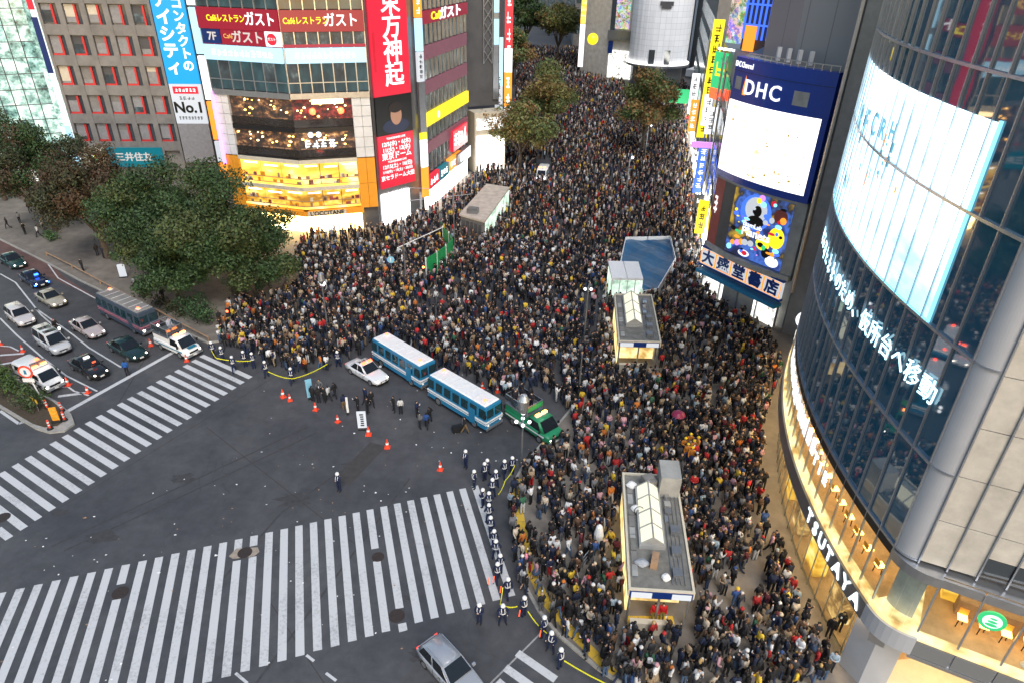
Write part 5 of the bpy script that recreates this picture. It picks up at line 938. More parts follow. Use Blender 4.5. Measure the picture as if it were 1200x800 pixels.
for v in bm.verts: v.co.z += -.22 * (1 + math.sin(v.co.x * 1.3) * math.cos(v.co.y * .9)) * min(1, .15 * abs(v.co.y - 71)) + .05 * math.sin(v.co.x * 5 + v.co.y * 4)
me = bpy.data.meshes.new('sheet'); bm.to_mesh(me); bm.free(); ob('sheet', me, 'tarp', tr)
for a, b in zip(tp, tp[1:] + tp[:1]):
    A, B = Vector((*a, 0)), Vector((*b, 0)); n = max(1, int((B - A).length / 2.2))
    for k in range(n): p, q = A.lerp(B, k / n), A.lerp(B, (k + .97) / n); d = (q - p).normalized(); w = Vector((-d.y, d.x, 0)) * .05; ob('fence_panel', MB().hexa([p - w + Vector((0, 0, .1)), q - w + Vector((0, 0, .1)), q + w + Vector((0, 0, .1)), p + w + Vector((0, 0, .1)), p - w + Vector((0, 0, 1.25)), q - w + Vector((0, 0, 1.25)), q + w + Vector((0, 0, 1.25)), p + w + Vector((0, 0, 1.25))]), 'white_paint', tr)
ki = thing('kiosk', 'long flat roofed kiosk with glowing glazed side standing in the crowd', 'kiosk', (-4.4, 96.5, .1)); kp = [Vector((*p, 0)) for p in ((-7.8, 90.9), (-4.1, 88.2), (-.9, 103.8), (-4.6, 105.3))]
ob('body', MB().prism([tuple((p + (Vector((-4.4, 97, 0)) - p).normalized() * .35).xy) for p in kp], .1, 2.9), 'grey_wall', ki); ob('roof', MB().prism([tuple(p.xy) for p in kp], 2.9, 3.15), 'tan_roof', ki); KF = Facet(kp[1].xy, kp[2].xy); KF2 = Facet(kp[0].xy, kp[1].xy)
for k in range(7): fbox('glass_panel', KF, .5 + k * 2.15, 2.5 + k * 2.15, .4, 2.8, -.08, .03, 'kiosk_glass', ki)
for k in range(5): fbox('louvre', KF2, .5 + k * .75, .9 + k * .75, 1.2, 2.4, -.1, .02, 'dark_wall', ki)
ob('roof_unit', MB().box(-5.9, 91.6, 3.5, 1.5, 1.2, .7, -.2), 'grey_metal', ki)
# green hoarding
ho = thing('green_hoarding', 'line of bright green hoarding panels with white posts in the crowd', 'hoarding', (-9, 80, .1))
for (a, b) in (((-10.6, 75.3), (-9.5, 77.4)), ((-9.5, 77.4), (-8.6, 79.6)), ((-8.6, 79.6), (-7.9, 81.8)), ((-9.6, 86.0), (-8.6, 84)), ((-8.6, 84), (-7.9, 81.8))):
    F = Facet(a, b); fbox('panel', F, .05, F.L - .05, .3, 3.0, -.04, .04, 'green_panel', ho); fbox('post', F, -.05, .05, .1, 3.2, -.06, .08, 'white_paint', ho)
mb = MB(); mb.path([Vector((-14.5, 78.5, 3.0)), Vector((-12.2, 82, 3.0)), Vector((-9.6, 86, 3.0))], .06); ob('top_rail', mb, 'white_paint', ho)

# ------------------------------------------------------------------ street furniture
def lamp_post(label, p, h, heads, name='street_lamp', arm=None, red=False):
    t = thing(name, label, 'street lamp' if 'lamp' in name else 'pole', (p.x, p.y, .05)); mb = MB(); mb.tube((0, 0, 0), (0, 0, .8), .16, .12, 10); mb.tube((0, 0, .8), (0, 0, h), .09, .06, 10); ob('pole', mb, 'grey_metal', t, world=False)
    for (dx, dy, z, r, on) in heads:
        ob('arm', MB().tube((0, 0, z - .3), (dx, dy, z), .035, .03, 6), 'grey_metal', t, world=False); ob('lamp_globe', MB().ball((dx, dy, z + r * .4), r, 12, 8), 'lamp_white' if on else 'white_paint', t, world=False)
    if arm:
        (dx, dy) = arm; ob('mast_arm', MB().tube((0, 0, h - .1), (dx, dy, h + .35), .06, .04, 6), 'grey_metal', t, world=False)
    return t
lp = lamp_post('five-globe street lamp with a tall frosted lantern beside the green police truck', G(611, 545), 5.2, [(-.5, 0, 4.2, .14, True), (.5, 0, 4.2, .14, True), (0, .45, 4.2, .14, True), (0, -.45, 4.2, .14, True)])
ob('lantern', MB().lathe([(.2, 5.1), (.42, 5.6), (.45, 6.3), (.25, 6.7), (.02, 6.85)], 12), 'steel', lp, world=False); ob('lantern_light', MB().ball((0, 0, 5.15), .2, 12, 8), 'lamp_white', lp, world=False)
lp = lamp_post('single globe street lamp standing in the crowd behind the police car', G(385, 392), 6.0, [(0, .3, 5.6, .28, True)]); ob('lantern', MB().lathe([(.15, 5.8), (.36, 6.2), (.3, 6.9), (.02, 7.1)], 12), 'steel', lp, world=False)
lamp_post('street lamp with pale lantern next to the second subway entrance', G(684, 402), 6.5, [(.3, 0, 6.1, .15, True), (-.3, 0, 6.1, .15, True)]); lamp_post('tall mast with a long overhead arm in front of the corner building', G(476, 335), 10.5, [], 'signal_mast', (8, 2)); lamp_post('dark mast between the mauve banded block and the kiosk', G(533, 300), 9, [], 'signal_mast', (-6, -1)); lamp_post('pale pole in front of the tower tree', G(755, 190), 7, [(.5, 0, 6.8, .2, True)]); lamp_post('slim pole at the police cordon with no lamp head', G(678, 465), 4.5, [], 'signal_mast'); lamp_post('pole behind the stairwell fence in the crowd', G(733, 235), 7, [(.4, 0, 6.9, .22, True)])
def signal(label, p, h, face, lens='beacon_red'):
    t = thing('traffic_signal', label, 'traffic signal', (p.x, p.y, .05), face); ob('pole', MB().tube((0, 0, 0), (0, 0, h), .08, .07, 8), 'grey_metal', t, world=False); ob('housing', MB().box(.0, -.25, h - .5, .42, .3, .85), 'black_metal', t, world=False, bevel=.03); ob('lens', MB().lathe([(.14, -.42), (.14, -.4)], 14, (0, 0, h - .32), axis='y'), lens, t, world=False); ob('lens', MB().lathe([(.14, -.42), (.14, -.4)], 14, (0, 0, h - .68), axis='y'), 'black_metal', t, world=False)
signal('red pedestrian signal glowing at the edge of the crowd by the shrubs', G(274, 392), 3.2, 0); signal('orange glowing signal in front of the green hoarding', G(498, 340), 3.4, 0, 'beacon_orange')
rs = thing('round_sign', 'round blue sign standing above the crowd', 'road sign', G(461, 345, .05)); ob('post', MB().tube((0, 0, 0), (0, 0, 4.6), .05), 'grey_metal', rs, world=False); ob('disc', MB().lathe([(.42, -.08), (.42, -.04)], 20, (0, 0, 4.4), axis='y'), 'light_blue_paint', rs, world=False); ob('mark', MB().box(0, -.1, 4.4, .1, .03, .45), 'white_paint', rs, world=False)
# no-entry style sign on the island
p = G(52, 472, .17); ns = thing('road_sign', 'round red-rimmed white road sign on a pale post at the traffic island', 'road sign', p); ob('post', MB().tube((0, 0, 0), (-.5, 0, 3.4), .06), 'white_paint', ns, world=False); ob('rim', MB().lathe([(.62, -.1), (.62, -.05)], 20, (-.5, 0, 3.3), axis='y'), 'red_plastic', ns, world=False); ob('disc', MB().lathe([(.45, -.13), (.45, -.1)], 20, (-.5, 0, 3.3), axis='y'), 'white_paint', ns, world=False); ob('mark', MB().box(-.5, -.14, 3.3, .2, .02, .4), 'blue_paint', ns, world=False); ob('plate', MB().box(-.5, -.08, 2.45, 1.0, .05, .35), 'white_paint', ns, world=False)
ar = thing('striped_barrier', 'yellow and black chevron board lying across the island tip', 'barrier', G(40, 478, .17), -.5); ob('board', MB().box(0, 0, 1.0, 1.9, .08, .4), 'paint_yellow', ar, world=False)
for k in range(4): ob('chevron', MB().box(-.7 + k * .47, -.05, 1.0, .17, .03, .38), 'black_metal', ar, world=False)
for k in (-.7, .7): ob('leg', MB().tube((k, 0, 0), (k, 0, 1.0), .04), 'steel', ar, world=False)
dl = thing('delineator_board', 'orange arrow board standing at the tip of the traffic island', 'sign', G(67, 494, .17), .25); ob('board', MB().box(0, 0, .85, .55, .08, 1.3), 'orange_vinyl', dl, world=False); ob('foot', MB().box(0, 0, .1, .7, .4, .2), 'rubber', dl, world=False)
for k in range(3): ob('chevron', MB().box(0, -.06, .5 + k * .38, .4, .03, .12), 'paint_yellow', dl, world=False)
for i, (u, v) in enumerate(((73, 481), (76, 492), (59, 502), (56, 478))):
    t = thing('delineator_post', ['red and white banded post behind the orange arrow board', 'red and white banded post next to the orange arrow board', 'red and white banded post at the very tip of the island', 'red and white banded post by the road sign foot'][i], 'bollard', G(u, v, .17)); ob('foot', MB().lathe([(.25, 0), (.22, .1), (.1, .14)], 12), 'rubber', t, world=False); ob('post', MB().lathe([(.09, .1), (.085, .9), (.03, .93)], 12), 'red_plastic', t, world=False)
    for z in (.35, .62): ob('reflective_band', MB().lathe([(.094, z), (.094, z + .12)], 12), 'white_paint', t, world=False)
# traffic cones
cone0 = None
cones = [(332, 465, 'cone'), (340, 469, ''), (370, 480, ''), (396, 494, ''), (432, 509, ''), (454, 524, ''), (516, 550, ''), (565, 455, ''), (583, 459, ''), (177, 405, ''), (219, 423, ''), (80, 451, ''), (103, 460, ''), (27, 412, ''), (1, 404, '')]
clabs = ['red traffic cone at the head of the row across the asphalt', 'shorter red cone paired with the first of the row', 'red cone in the row between the placards and the pair of cones', 'red cone in the row below the dark group with placards', 'red cone beside the white upright placard', 'red cone after the white placard in the row', 'lone red cone close to the wide crosswalk', 'red cone behind the second blue bus', 'red cone between the second blue bus and the green truck', 'red cone between the parked police bus and the dark saloon', 'red cone at the stop line in front of the police truck', 'tall red pole cone by the white line at the island', 'red pole cone at the end of the stop line', 'red cone by the flashing police van roof', 'orange cone in the red turning lane']
for i, (u, v, _) in enumerate(cones):
    p = G(u, v)
    if cone0 is None:
        cone0 = thing('traffic_cone', '', 'traffic cone', (0, 0, 0), 0, 'red cones on the asphalt'); ob('base', MB().box(0, 0, .03, .42, .42, .06), 'red_plastic', cone0, world=False, bevel=.015); ob('cone', MB().lathe([(.16, .06), (.035, .74), (.02, .75)], 14), 'red_plastic', cone0, world=False); ob('reflective_band', MB().lathe([(.122, .32), (.096, .46)], 14), 'white_paint', cone0, world=False); o = cone0
    else: o = copy_tree(cone0)
    o.location = p; o.rotation_euler = (0, 0, rng.uniform(0, 6)); o['label'] = clabs[i]; s = rng.uniform(.98, 1.08) * (1.15 if i in (0, 4, 5, 11) else 1.0); o.scale = (s, s, s)
# placards and small standing things
for (u, v, h, w, lab, mt, a) in ((425, 502, 1.7, .75, 'white upright placard with dark characters standing on the asphalt', 'board_white', .1), (364, 466, 1.9, .55, 'pale blue upright placard beside the dark group of officers', 'light_blue_paint', .5), (408, 484, 1.6, .2, 'slim white board held upright behind the row of cones', 'white_paint', .0)):
    p = G(u, v); t = thing('placard', lab, 'placard', p, a); ob('board', MB().box(0, 0, h / 2 + .12, w, .06, h), mt, t, world=False); ob('foot', MB().box(0, 0, .06, w * .9, .5, .12), 'black_metal', t, world=False)
    if u == 425: F = Facet((-w / 2, -.04), (w / 2, -.04)); [ob('character', fmb(F, .22 + rng.uniform(0, .08), .55, .35 + k * .22, .47 + k * .22, .0, .02), 'letter_black', t, world=False) for k in range(6)]
cs = thing('equipment_case', 'black equipment case with a grey stand next to the second blue bus', 'case', G(536, 505), .4); ob('case', MB().box(0, 0, .3, .9, .5, .6), 'black_metal', cs, world=False, bevel=.04); ob('trolley', MB().tube((.5, .3, 0), (.6, .35, 1.0), .03), 'steel', cs, world=False)
sb = thing('info_board', 'white leaning board on the pavement under the broad trees', 'board', G(145, 325, .13), .3); ob('board', MB().box(0, 0, .9, .8, .08, 1.6), 'board_white', sb, world=False); ob('foot', MB().box(0, 0, .05, .9, .4, .1), 'black_metal', sb, world=False)
pb = thing('delivery_trolley', 'white parasol and pushcart folded against the first subway entrance', 'pushcart', G(700, 640, .13), .9); ob('bundle', MB().lathe([(.05, 0), (.3, .3), (.34, 1.2), (.2, 1.9), (.03, 2.1)], 10), 'litter_white', pb, world=False); ob('handle', MB().path([(.3, 0, .3), (.7, 0, 1.5), (.9, .2, 1.9)], .04), 'steel', pb, world=False)
bar = thing('crowd_barrier', 'grey folding barrier leaning in the crowd near the first subway entrance', 'barrier', G(690, 655, .13), 1.0)
for z in (.2, .6, 1.0): ob('rail', MB().tube((-.9, 0, z), (.9, 0, z), .04), 'steel', bar, world=False)
for x in (-.9, 0, .9): ob('post', MB().tube((x, 0, 0), (x, 0, 1.05), .04), 'steel', bar, world=False)
ub = thing('umbrella', 'bright pink umbrella held up in the dense crowd', 'umbrella', G(794, 492, 1.2)); ob('canopy', MB().lathe([(.6, .55), (.52, .72), (.3, .88), (.02, .95)], 12), em('pink_cloth', (.75, .05, .2), .0) and 'pink_cloth', ub, world=False); ob('shaft', MB().tube((0, 0, 0), (0, 0, .9), .02), 'steel', ub, world=False)

# ------------------------------------------------------------------ vehicles
def loft(stations, n=12, mi=0):
    """closed body from cross sections (x, halfwidth, z0, z1, roundness)"""
    mb = MB(); vs = []
    for (x, w, z0, z1, e) in stations:
        for i in range(n):
            t = 2 * math.pi * (i + .5) / n; c, s = math.cos(t), math.sin(t); vs.append((x, math.copysign(abs(c) ** e, c) * w, (z0 + z1) / 2 + math.copysign(abs(s) ** e, s) * (z1 - z0) / 2))
    k = len(stations); fs = [(j * n + i, j * n + (i + 1) % n, (j + 1) * n + (i + 1) % n, (j + 1) * n + i) for j in range(k - 1) for i in range(n)]
    fs = [f[::-1] for f in fs] + [tuple(range(n)), tuple(range(k * n - 1, (k - 1) * n - 1, -1))]
    return mb.add(vs, [f[::-1] for f in fs], mi)
def wheel(t, x, y, r, w=.2):
    tm = ob('wheel', MB().lathe([(r * .98, -w / 2), (r, -w * .3), (r, w * .3), (r * .98, w / 2)], 16, axis='y'), 'rubber', t, (x, y, r), world=False)
    ob('rim', MB().lathe([(r * .62, -w / 2 - .012), (r * .62, w / 2 + .012)], 12, axis='y'), 'steel', tm, world=False)
def quad_slab(pts, th=.015):
    a, b, c, d = [Vector(p) for p in pts]; n = (b - a).cross(d - a).normalized() * th
    mb = MB(); mb.add([a, b, c, d, a + n, b + n, c + n, d + n], [(3, 2, 1, 0), (4, 5, 6, 7), (0, 1, 5, 4), (1, 2, 6, 5), (2, 3, 7, 6), (3, 0, 4, 7)]); return mb
def car(name, label, pos_, rz, color, kind='sedan', L=4.7, W=1.78, Hh=1.45, lights=True, extra=None, group=None):
    t = thing(name, label, 'car' if name != 'minivan' else 'van', (pos_[0], pos_[1], 0.0), rz, group); h = L / 2; w = W / 2
    belt = {'sedan': .88, 'hatch': .92, 'van': 1.05, 'suv': 1.0}[kind]
    st = [(-h, w * .72, .38, belt * .86, .5), (-h + .12, w * .9, .28, belt * .95, .42), (-h * .6, w * .99, .2, belt, .36), (0, w, .19, belt, .34), (h * .45, w * .99, .2, belt * .98, .36), (h * .78, w * .95, .22, belt * .86, .42), (h - .12, w * .84, .28, belt * .74, .46), (h, w * .62, .36, belt * .62, .5)]
    if kind == 'van': st[-3] = (h * .8, w * .96, .22, belt * .92, .4); st[-2] = (h - .1, w * .88, .26, belt * .84, .44)
    ob('body', loft(st, 20).mesh('body', True), 'car_paint', t, world=False, color=color)
    cabins = {'sedan': (-h * .68, -h * .34, h * .02, h * .42), 'hatch': (-h * .93, -h * .74, h * .04, h * .46), 'van': (-h * .96, -h * .88, h * .32, h * .72), 'suv': (-h * .94, -h * .78, h * .1, h * .48)}[kind]
    x0, x1, x2, x3 = cabins; zb, zt = belt - .06, Hh; wb, wt = w * .93, w * .74
    cab = MB().hexa([(x0, -wb, zb), (x3, -wb, zb), (x3, wb, zb), (x0, wb, zb), (x1, -wt, zt), (x2, -wt, zt), (x2, wt, zt), (x1, wt, zt)])
    ob('roof', cab.mesh('roof', True, .09, 3), 'car_paint', t, world=False, color=color)
    def lerp(a, b, k): return tuple(x + (y - x) * k for x, y in zip(a, b))
    def win(nm, A, B, C, D, m=.1, mb_=.12):   # inset glass on a cabin face: A,B lower, C,D upper
        a, b, c, d = lerp(lerp(A, B, m), lerp(D, C, m), mb_), lerp(lerp(A, B, 1 - m), lerp(D, C, 1 - m), mb_), lerp(lerp(A, B, 1 - m), lerp(D, C, 1 - m), .9), lerp(lerp(A, B, m), lerp(D, C, m), .9)
        ob(nm, quad_slab((a, b, c, d), .02), 'car_glass', t, world=False)
    win('windscreen', (x3, -wb, zb), (x3, wb, zb), (x2, wt, zt), (x2, -wt, zt), .06); win('rear_window', (x0, wb, zb), (x0, -wb, zb), (x1, -wt, zt), (x1, wt, zt), .08)
    for s in (1, -1):
        for (q0, q1) in ((.06, .46), (.5, .92)):
            A = (x0 + (x3 - x0) * q0, -wb * s, zb); B = (x0 + (x3 - x0) * q1, -wb * s, zb); C = (x1 + (x2 - x1) * q1, -wt * s, zt); D = (x1 + (x2 - x1) * q0, -wt * s, zt)
            if s > 0: win('side_window', A, B, C, D, .03)
            else: win('side_window', B, A, D, C, .03)
    for x in (-h * .6, h * .62):
        for y in (-w + .1, w - .1): wheel(t, x, y, .32)
    for s in (1, -1):
        ob('headlight', MB().ball((h - .2, s * w * .62, belt * .66), .13, 10, 6, .7), 'headlight' if lights else 'steel', t, world=False); ob('tail_light', MB().box(-h + .06, s * w * .66, belt * .78, .08, .3, .14), 'taillight', t, world=False)
        m = ob('wing_mirror', MB().box(x3 - .25, s * (w + .1), belt + .05, .14, .2, .14), 'car_paint', t, world=False, color=color)
        [ob('door_seam', MB().box(xx, s * (w * .99), belt * .6, .018, .03, belt * .62), 'black_metal', t, world=False) for xx in (-h * .22, h * .2)]; ob('door_handle', MB().box(.1, s * (w * .985 + .01), belt * .82, .2, .03, .035), 'black_metal', t, world=False)
    ob('number_plate', MB().box(h + .0, 0, .42, .04, .38, .17), 'white_paint', t, world=False); ob('grille', MB().box(h - .03, 0, belt * .55, .08, w * .8, .12), 'black_metal', t, world=False); ob('bumper', MB().box(h - .02, 0, .3, .1, w * 1.3, .12), 'black_metal', t, world=False)
    return t
def beacon_bar(t, x, z, w, mt='beacon_red', name='light_bar'):
    b = ob(name, MB().box(x, 0, z, .28, w, .1), 'white_paint', t, world=False)
    for s in (-1, 1): ob('beacon', MB().box(x, s * w * .3, z + .1, .26, w * .36, .13), mt, b, world=False)
def at_px(u, v, z): p = G(u, v, z); return (p.x, p.y)
RD = R(-33.5)
car('parked_car', 'dark teal saloon at the tail of the queue with bright headlights', at_px(14, 304, .7), R(-36), (.02, .06, .06), 'sedan'); 
bc_ = car('parked_car', 'dark saloon lit by vivid blue lamps in the queue', at_px(39, 326, .6), R(-36), (.01, .015, .05), 'sedan')
for s in (1, -1): ob('blue_lamp', MB().box(2.2, s * .6, .5, .2, .4, .15), 'blue_light', bc_, world=False)
ob('blue_dash_lamp', MB().box(.7, .2, 1.2, .25, .4, .15), 'blue_light', bc_, world=False)
car('parked_car', 'beige saloon with lit headlamps behind the motorcycle', at_px(59, 348, .7), R(-35), (.42, .38, .3), 'sedan', 4.5); car('parked_car', 'white car with dark bonnet stripe in the outer lane', at_px(23, 369, .7), R(-38), (.6, .56, .55), 'suv', 4.4, 1.8, 1.6)
car('minivan', 'white minivan with twin sunroofs in the middle of the queue', at_px(60, 397, .95), R(-36), (.62, .62, .62), 'van', 4.8, 1.85, 1.9)
t = bpy.data.objects['minivan']; 
for x in (-.9, .2): ob('sunroof', MB().box(x, 0, 1.905, .6, 1.1, .03), 'car_glass', t, world=False)
car('taxi', 'black taxi with roof lamp waiting at the stop line', at_px(103, 427, .75), R(-33), (.015, .015, .015), 'sedan', 4.7, 1.75, 1.55); t = bpy.data.objects['taxi']; ob('roof_sign', MB().box(.2, 0, 1.62, .25, .5, .16), 'sign_white', t, world=False); ob('vacant_lamp', MB().box(.95, .2, 1.3, .1, .3, .12), 'led_red', t, world=False)
car('parked_car', 'pale pinkish silver saloon in the queue', at_px(102, 382, .7), R(-35), (.5, .42, .4), 'sedan', 4.8); car('parked_car', 'dark green saloon at the front of the kerb lane', at_px(149, 406, .75), R(-34), (.012, .035, .035), 'sedan', 4.9, 1.85, 1.5)
sv = car('parked_car', 'silver estate car turning beside the wide crosswalk', (-3.0, 23.6), R(-47), (.36, .38, .42), 'hatch', 4.6, 1.78, 1.5, lights=False); 
for s in (1, -1): ob('roof_rail', MB().tube((-1.5, s * .6, 1.53), (.1, s * .6, 1.53), .025, .025, 6), 'steel', sv, world=False)
pc = car('police_car', 'white police saloon with red light bar and roof characters beside the blue buses', at_px(430, 433, .7), R(-40), (.85, .85, .86), 'sedan', 4.8, 1.8, 1.5); beacon_bar(pc, .1, 1.53, 1.1)
mk = text_mesh('渋谷 3', 1.0, .02); mk.materials.append(M['letter_black']); o = ob('roof_characters', mk, None, pc, (-.45, 0, 1.51), R(90), world=False); o.scale = (.42, .42, .3)
# people carriers: police buses
def bus(label, pos_, rz, L, colb, colw, roofm, group, lit_front=False, W=2.05, Hh=2.62):
    t = thing('police_bus', label, 'bus', (pos_[0], pos_[1], 0), rz, group); h, w = L / 2, W / 2
    ob('body', MB().box(0, 0, (.35 + Hh) / 2, L, W, Hh - .35, tx=.985, ty=.9).mesh('body', False, .09, 3), colb, t, world=False); ob('roof', MB().box(0, 0, Hh + .03, L * .95, W * .86, .12, tx=.97, ty=.9).mesh('roof', False, .04, 2), roofm, t, world=False)
    for k in range(7): ob('roof_rib', MB().box(-h * .8 + k * L * .8 / 6, 0, Hh + .1, .04, W * .74, .03), 'white_wall', t, world=False)
    ob('stripe', MB().box(0, 0, 1.12, L + .03, W + .02, .16), colw, t, world=False); ob('stripe', MB().box(0, 0, .9, L + .02, W + .012, .06), colw, t, world=False)
    for s in (1, -1):
        n = 7
        for k in range(n):
            x = -h + .45 + k * (L - .9) / (n - 1) if n > 1 else 0; A = [(x - .4, s * (w * .965 + .012), 1.45), (x + .4, s * (w * .965 + .012), 1.45), (x + .4, s * (w * .915 + .018), 2.3), (x - .4, s * (w * .915 + .018), 2.3)]
            if s > 0: A = [A[1], A[0], A[3], A[2]]
            ob('side_window', quad_slab(A, .015), 'bus_glass', t, world=False)
        for x in (-h * .62, h * .62): wheel(t, x, s * (w - .12), .42, .26)
        ob('headlight', MB().ball((h - .02, s * w * .7, .75), .12, 10, 6), 'headlight' if lit_front else 'white_paint', t, world=False); ob('tail_light', MB().box(-h - .0, s * w * .75, .85, .06, .2, .25), 'taillight', t, world=False); ob('wing_mirror', MB().box(h + .1, s * (w + .12), 1.9, .12, .1, .35), 'black_metal', t, world=False)
        for e in (1, -1): ob('end_window', quad_slab([(e * h * .997, s * .08 * 1.0, 1.5), (e * h * .997, s * w * .82, 1.5), (e * h * .99, s * w * .8, 2.3), (e * h * .99, s * .08, 2.3)][::(1 if s * e > 0 else -1)], .02), 'bus_glass', t, world=False)
    for e in (1, -1): b = ob('beacon_base', MB().box(e * h * .8, -.35 * e, Hh + .13, .5, .35, .08), 'white_paint', t, world=False); ob('beacon', MB().lathe([(.13, 0), (.13, .1), (.07, .15), (.01, .16)], 12, (e * h * .8, -.35 * e, Hh + .17)), 'beacon_red', b, world=False)
    ob('bumper', MB().box(h + .03, 0, .45, .12, W * .95, .22), 'steel', t, world=False); ob('bumper', MB().box(-h - .03, 0, .45, .12, W * .95, .22), 'steel', t, world=False); ob('door', MB().box(h * .55, -w - .005, 1.15, .75, .04, 1.5), colb, t, world=False)
    return t
dark_glass('bus_glass', (.012, .035, .045), .05, 1.6)
bus('blue and white police bus parked right behind the police saloon', (-10.28, 54.9), R(-43.5), 7.4, 'blue_paint', 'white_paint', 'white_paint', 'blue police buses'); bus('blue and white police bus parked between the other bus and the green truck', (-4.08, 48.79), R(-42.5), 7.4, 'blue_paint', 'white_paint', 'white_paint', 'blue police buses')
pm('slate_blue', (.045, .065, .095), .4, var=.15); bus('slate blue police bus with grey roof in the kerb lane under the trees', (-40.8, 63.3), R(-34), 8.3, 'slate_blue', 'mauve', 'grey_wall', 'blue police buses', True, 2.1, 2.75)
def truck(name, label, pos_, rz, colb, L=5.2, W=1.95, stripes=None, van=False, platform=True):
    t = thing(name, label, 'truck' if not van else 'van', (pos_[0], pos_[1], 0), rz); h, w = L / 2, W / 2
    if van:
        ob('body', loft([(-h, w * .9, .35, 1.95, .3), (-h + .1, w * .98, .28, 2.05, .26), (h * .3, w, .25, 2.05, .26), (h * .55, w * .98, .25, 1.85, .3), (h * .78, w * .95, .27, 1.15, .36), (h - .1, w * .88, .3, .98, .4), (h, w * .75, .36, .8, .45)], 20).mesh('body', True), colb, t, world=False)
        A = [(h * .82, -w * .78, 1.16), (h * .82, w * .78, 1.16), (h * .58, w * .7, 1.82), (h * .58, -w * .7, 1.82)]
        for s in (1, -1):
            for k in range(3): x = -h * .8 + k * L * .27; ob('side_window', MB().box(x + .5, s * (w * .96), 1.6, 1.0, .06, .5), 'car_glass', t, world=False)
        ob('rear_window', MB().box(-h - .0, 0, 1.6, .05, W * .7, .55), 'car_glass', t, world=False)
    else:
        ob('body', loft([(-h, w * .95, .45, 1.1, .25), (-h + .08, w, .4, 1.15, .22), (h * .2, w, .38, 1.15, .22), (h * .55, w, .3, 1.12, .28), (h * .85, w * .96, .3, 1.05, .34), (h, w * .85, .35, .85, .4)], 20).mesh('body', True), colb, t, world=False)
        ob('cab', MB().hexa([(h * .02, -w * .95, 1.05), (h * .78, -w * .95, 1.05), (h * .78, w * .95, 1.05), (h * .02, w * .95, 1.05), (h * .06, -w * .82, 1.95), (h * .5, -w * .82, 1.95), (h * .5, w * .82, 1.95), (h * .06, w * .82, 1.95)]).mesh('cab', True, .08, 3), colb, t, world=False)
        A = [(h * .77, -w * .82, 1.12), (h * .77, w * .82, 1.12), (h * .52, w * .74, 1.86), (h * .52, -w * .74, 1.86)]
        for s in (1, -1): ob('side_window', quad_slab([(h * .1, s * (w * .945), 1.15), (h * .62, s * (w * .945), 1.15), (h * .48, s * w * .85, 1.8), (h * .1, s * w * .85, 1.8)][::(-1 if s > 0 else 1)], .02), 'car_glass', t, world=False)
    ob('windscreen', quad_slab(A, .03), 'car_glass', t, world=False)
    if platform:
        ob('platform', MB().box(-h * .48, 0, 1.75, L * .5, W * .95, .1), 'grey_metal', t, world=False); ob('box_body', MB().box(-h * .48, 0, 1.35, L * .48, W * .92, .75), colb, t, world=False); r = MB(); x0, x1 = -h * .97, h * .02
        for z in (2.2, 2.7): r.path([(x0, -w * .9, z), (x1, -w * .9, z), (x1, w * .9, z), (x0, w * .9, z), (x0, -w * .9, z)], .03, 5)
        for x in (x0, (x0 + x1) / 2, x1):
            for y in (-w * .9, w * .9): r.tube((x, y, 1.75), (x, y, 2.7), .03, .03, 5)
        ob('guard_rail', r, 'steel', t, world=False)
        for s in (1, -1): ob('side_screen', MB().box((x0 + x1) / 2, s * w * .93, 2.4, x1 - x0 - .1, .03, .5), 'window_glass', t, world=False)
        ob('front_screen', MB().box(x1 + .04, 0, 2.4, .03, W * .85, .5), 'green_panel' if 'green' in colb else 'window_glass', t, world=False)
    beacon_bar(t, h * .3, 2.03 if not van else 2.12, 1.25, 'beacon_orange')
    if stripes: ob('stripe', MB().box(-.2, 0, .8, L * .86, W + .02, .12), stripes, t, world=False)
    for s in (1, -1):
        for x in (-h * .6, h * .6): wheel(t, x, s * (w - .1), .36, .24)
        ob('headlight', MB().ball((h - .1, s * w * .72, .72), .13, 10, 6), 'headlight', t, world=False); ob('tail_light', MB().box(-h - .0, s * w * .8, .85, .06, .18, .3), 'taillight', t, world=False); ob('wing_mirror', MB().box(h * .66, s * (w + .15), 1.3, .1, .16, .25), 'black_metal', t, world=False)
    ob('bumper', MB().box(h + .02, 0, .42, .14, W * .92, .18), 'steel', t, world=False); ob('number_plate', MB().box(h + .1, 0, .45, .02, .36, .16), 'white_paint', t, world=False); ob('grille', MB().box(h - .02, 0, .72, .08, W * .5, .18), 'black_metal', t, world=False)
    return t
GT = at_px(626, 488, 1.3); gt = truck('police_truck', 'dark green police truck with railed lookout platform facing the crowd', GT, R(-47), 'green_paint', 5.4, 1.95, 'white_paint')
PT = at_px(207, 398, 1.2); pt = truck('police_truck', 'white and teal police truck with railed platform at the crosswalk kerb', PT, R(-31), 'white_paint', 5.0, 1.9, 'teal'); ob('bonnet_mark', MB().box(2.15, .1, 1.06, .45, .9, .02), 'teal', pt, world=False)
pv = truck('police_van', 'white police van with raised roof sign and flashing red lamps by the island', at_px(45, 437, 1.1), R(-29), 'white_paint', 4.8, 1.85, 'black_metal', True, False); ob('roof_board', MB().box(.6, 0, 2.35, .12, 1.3, .45), 'grey_metal', pv, world=False); ob('windscreen_light', MB().box(-.6, .5, 2.14, .3, .3, .14), 'beacon_red', pv, world=False)
wv = truck('parked_van', 'white van with blue bonnet parked in the street under the olive tree', at_px(636, 203, 1.0), R(-100), 'white_paint', 4.8, 1.9, 'blue_paint', True, False)
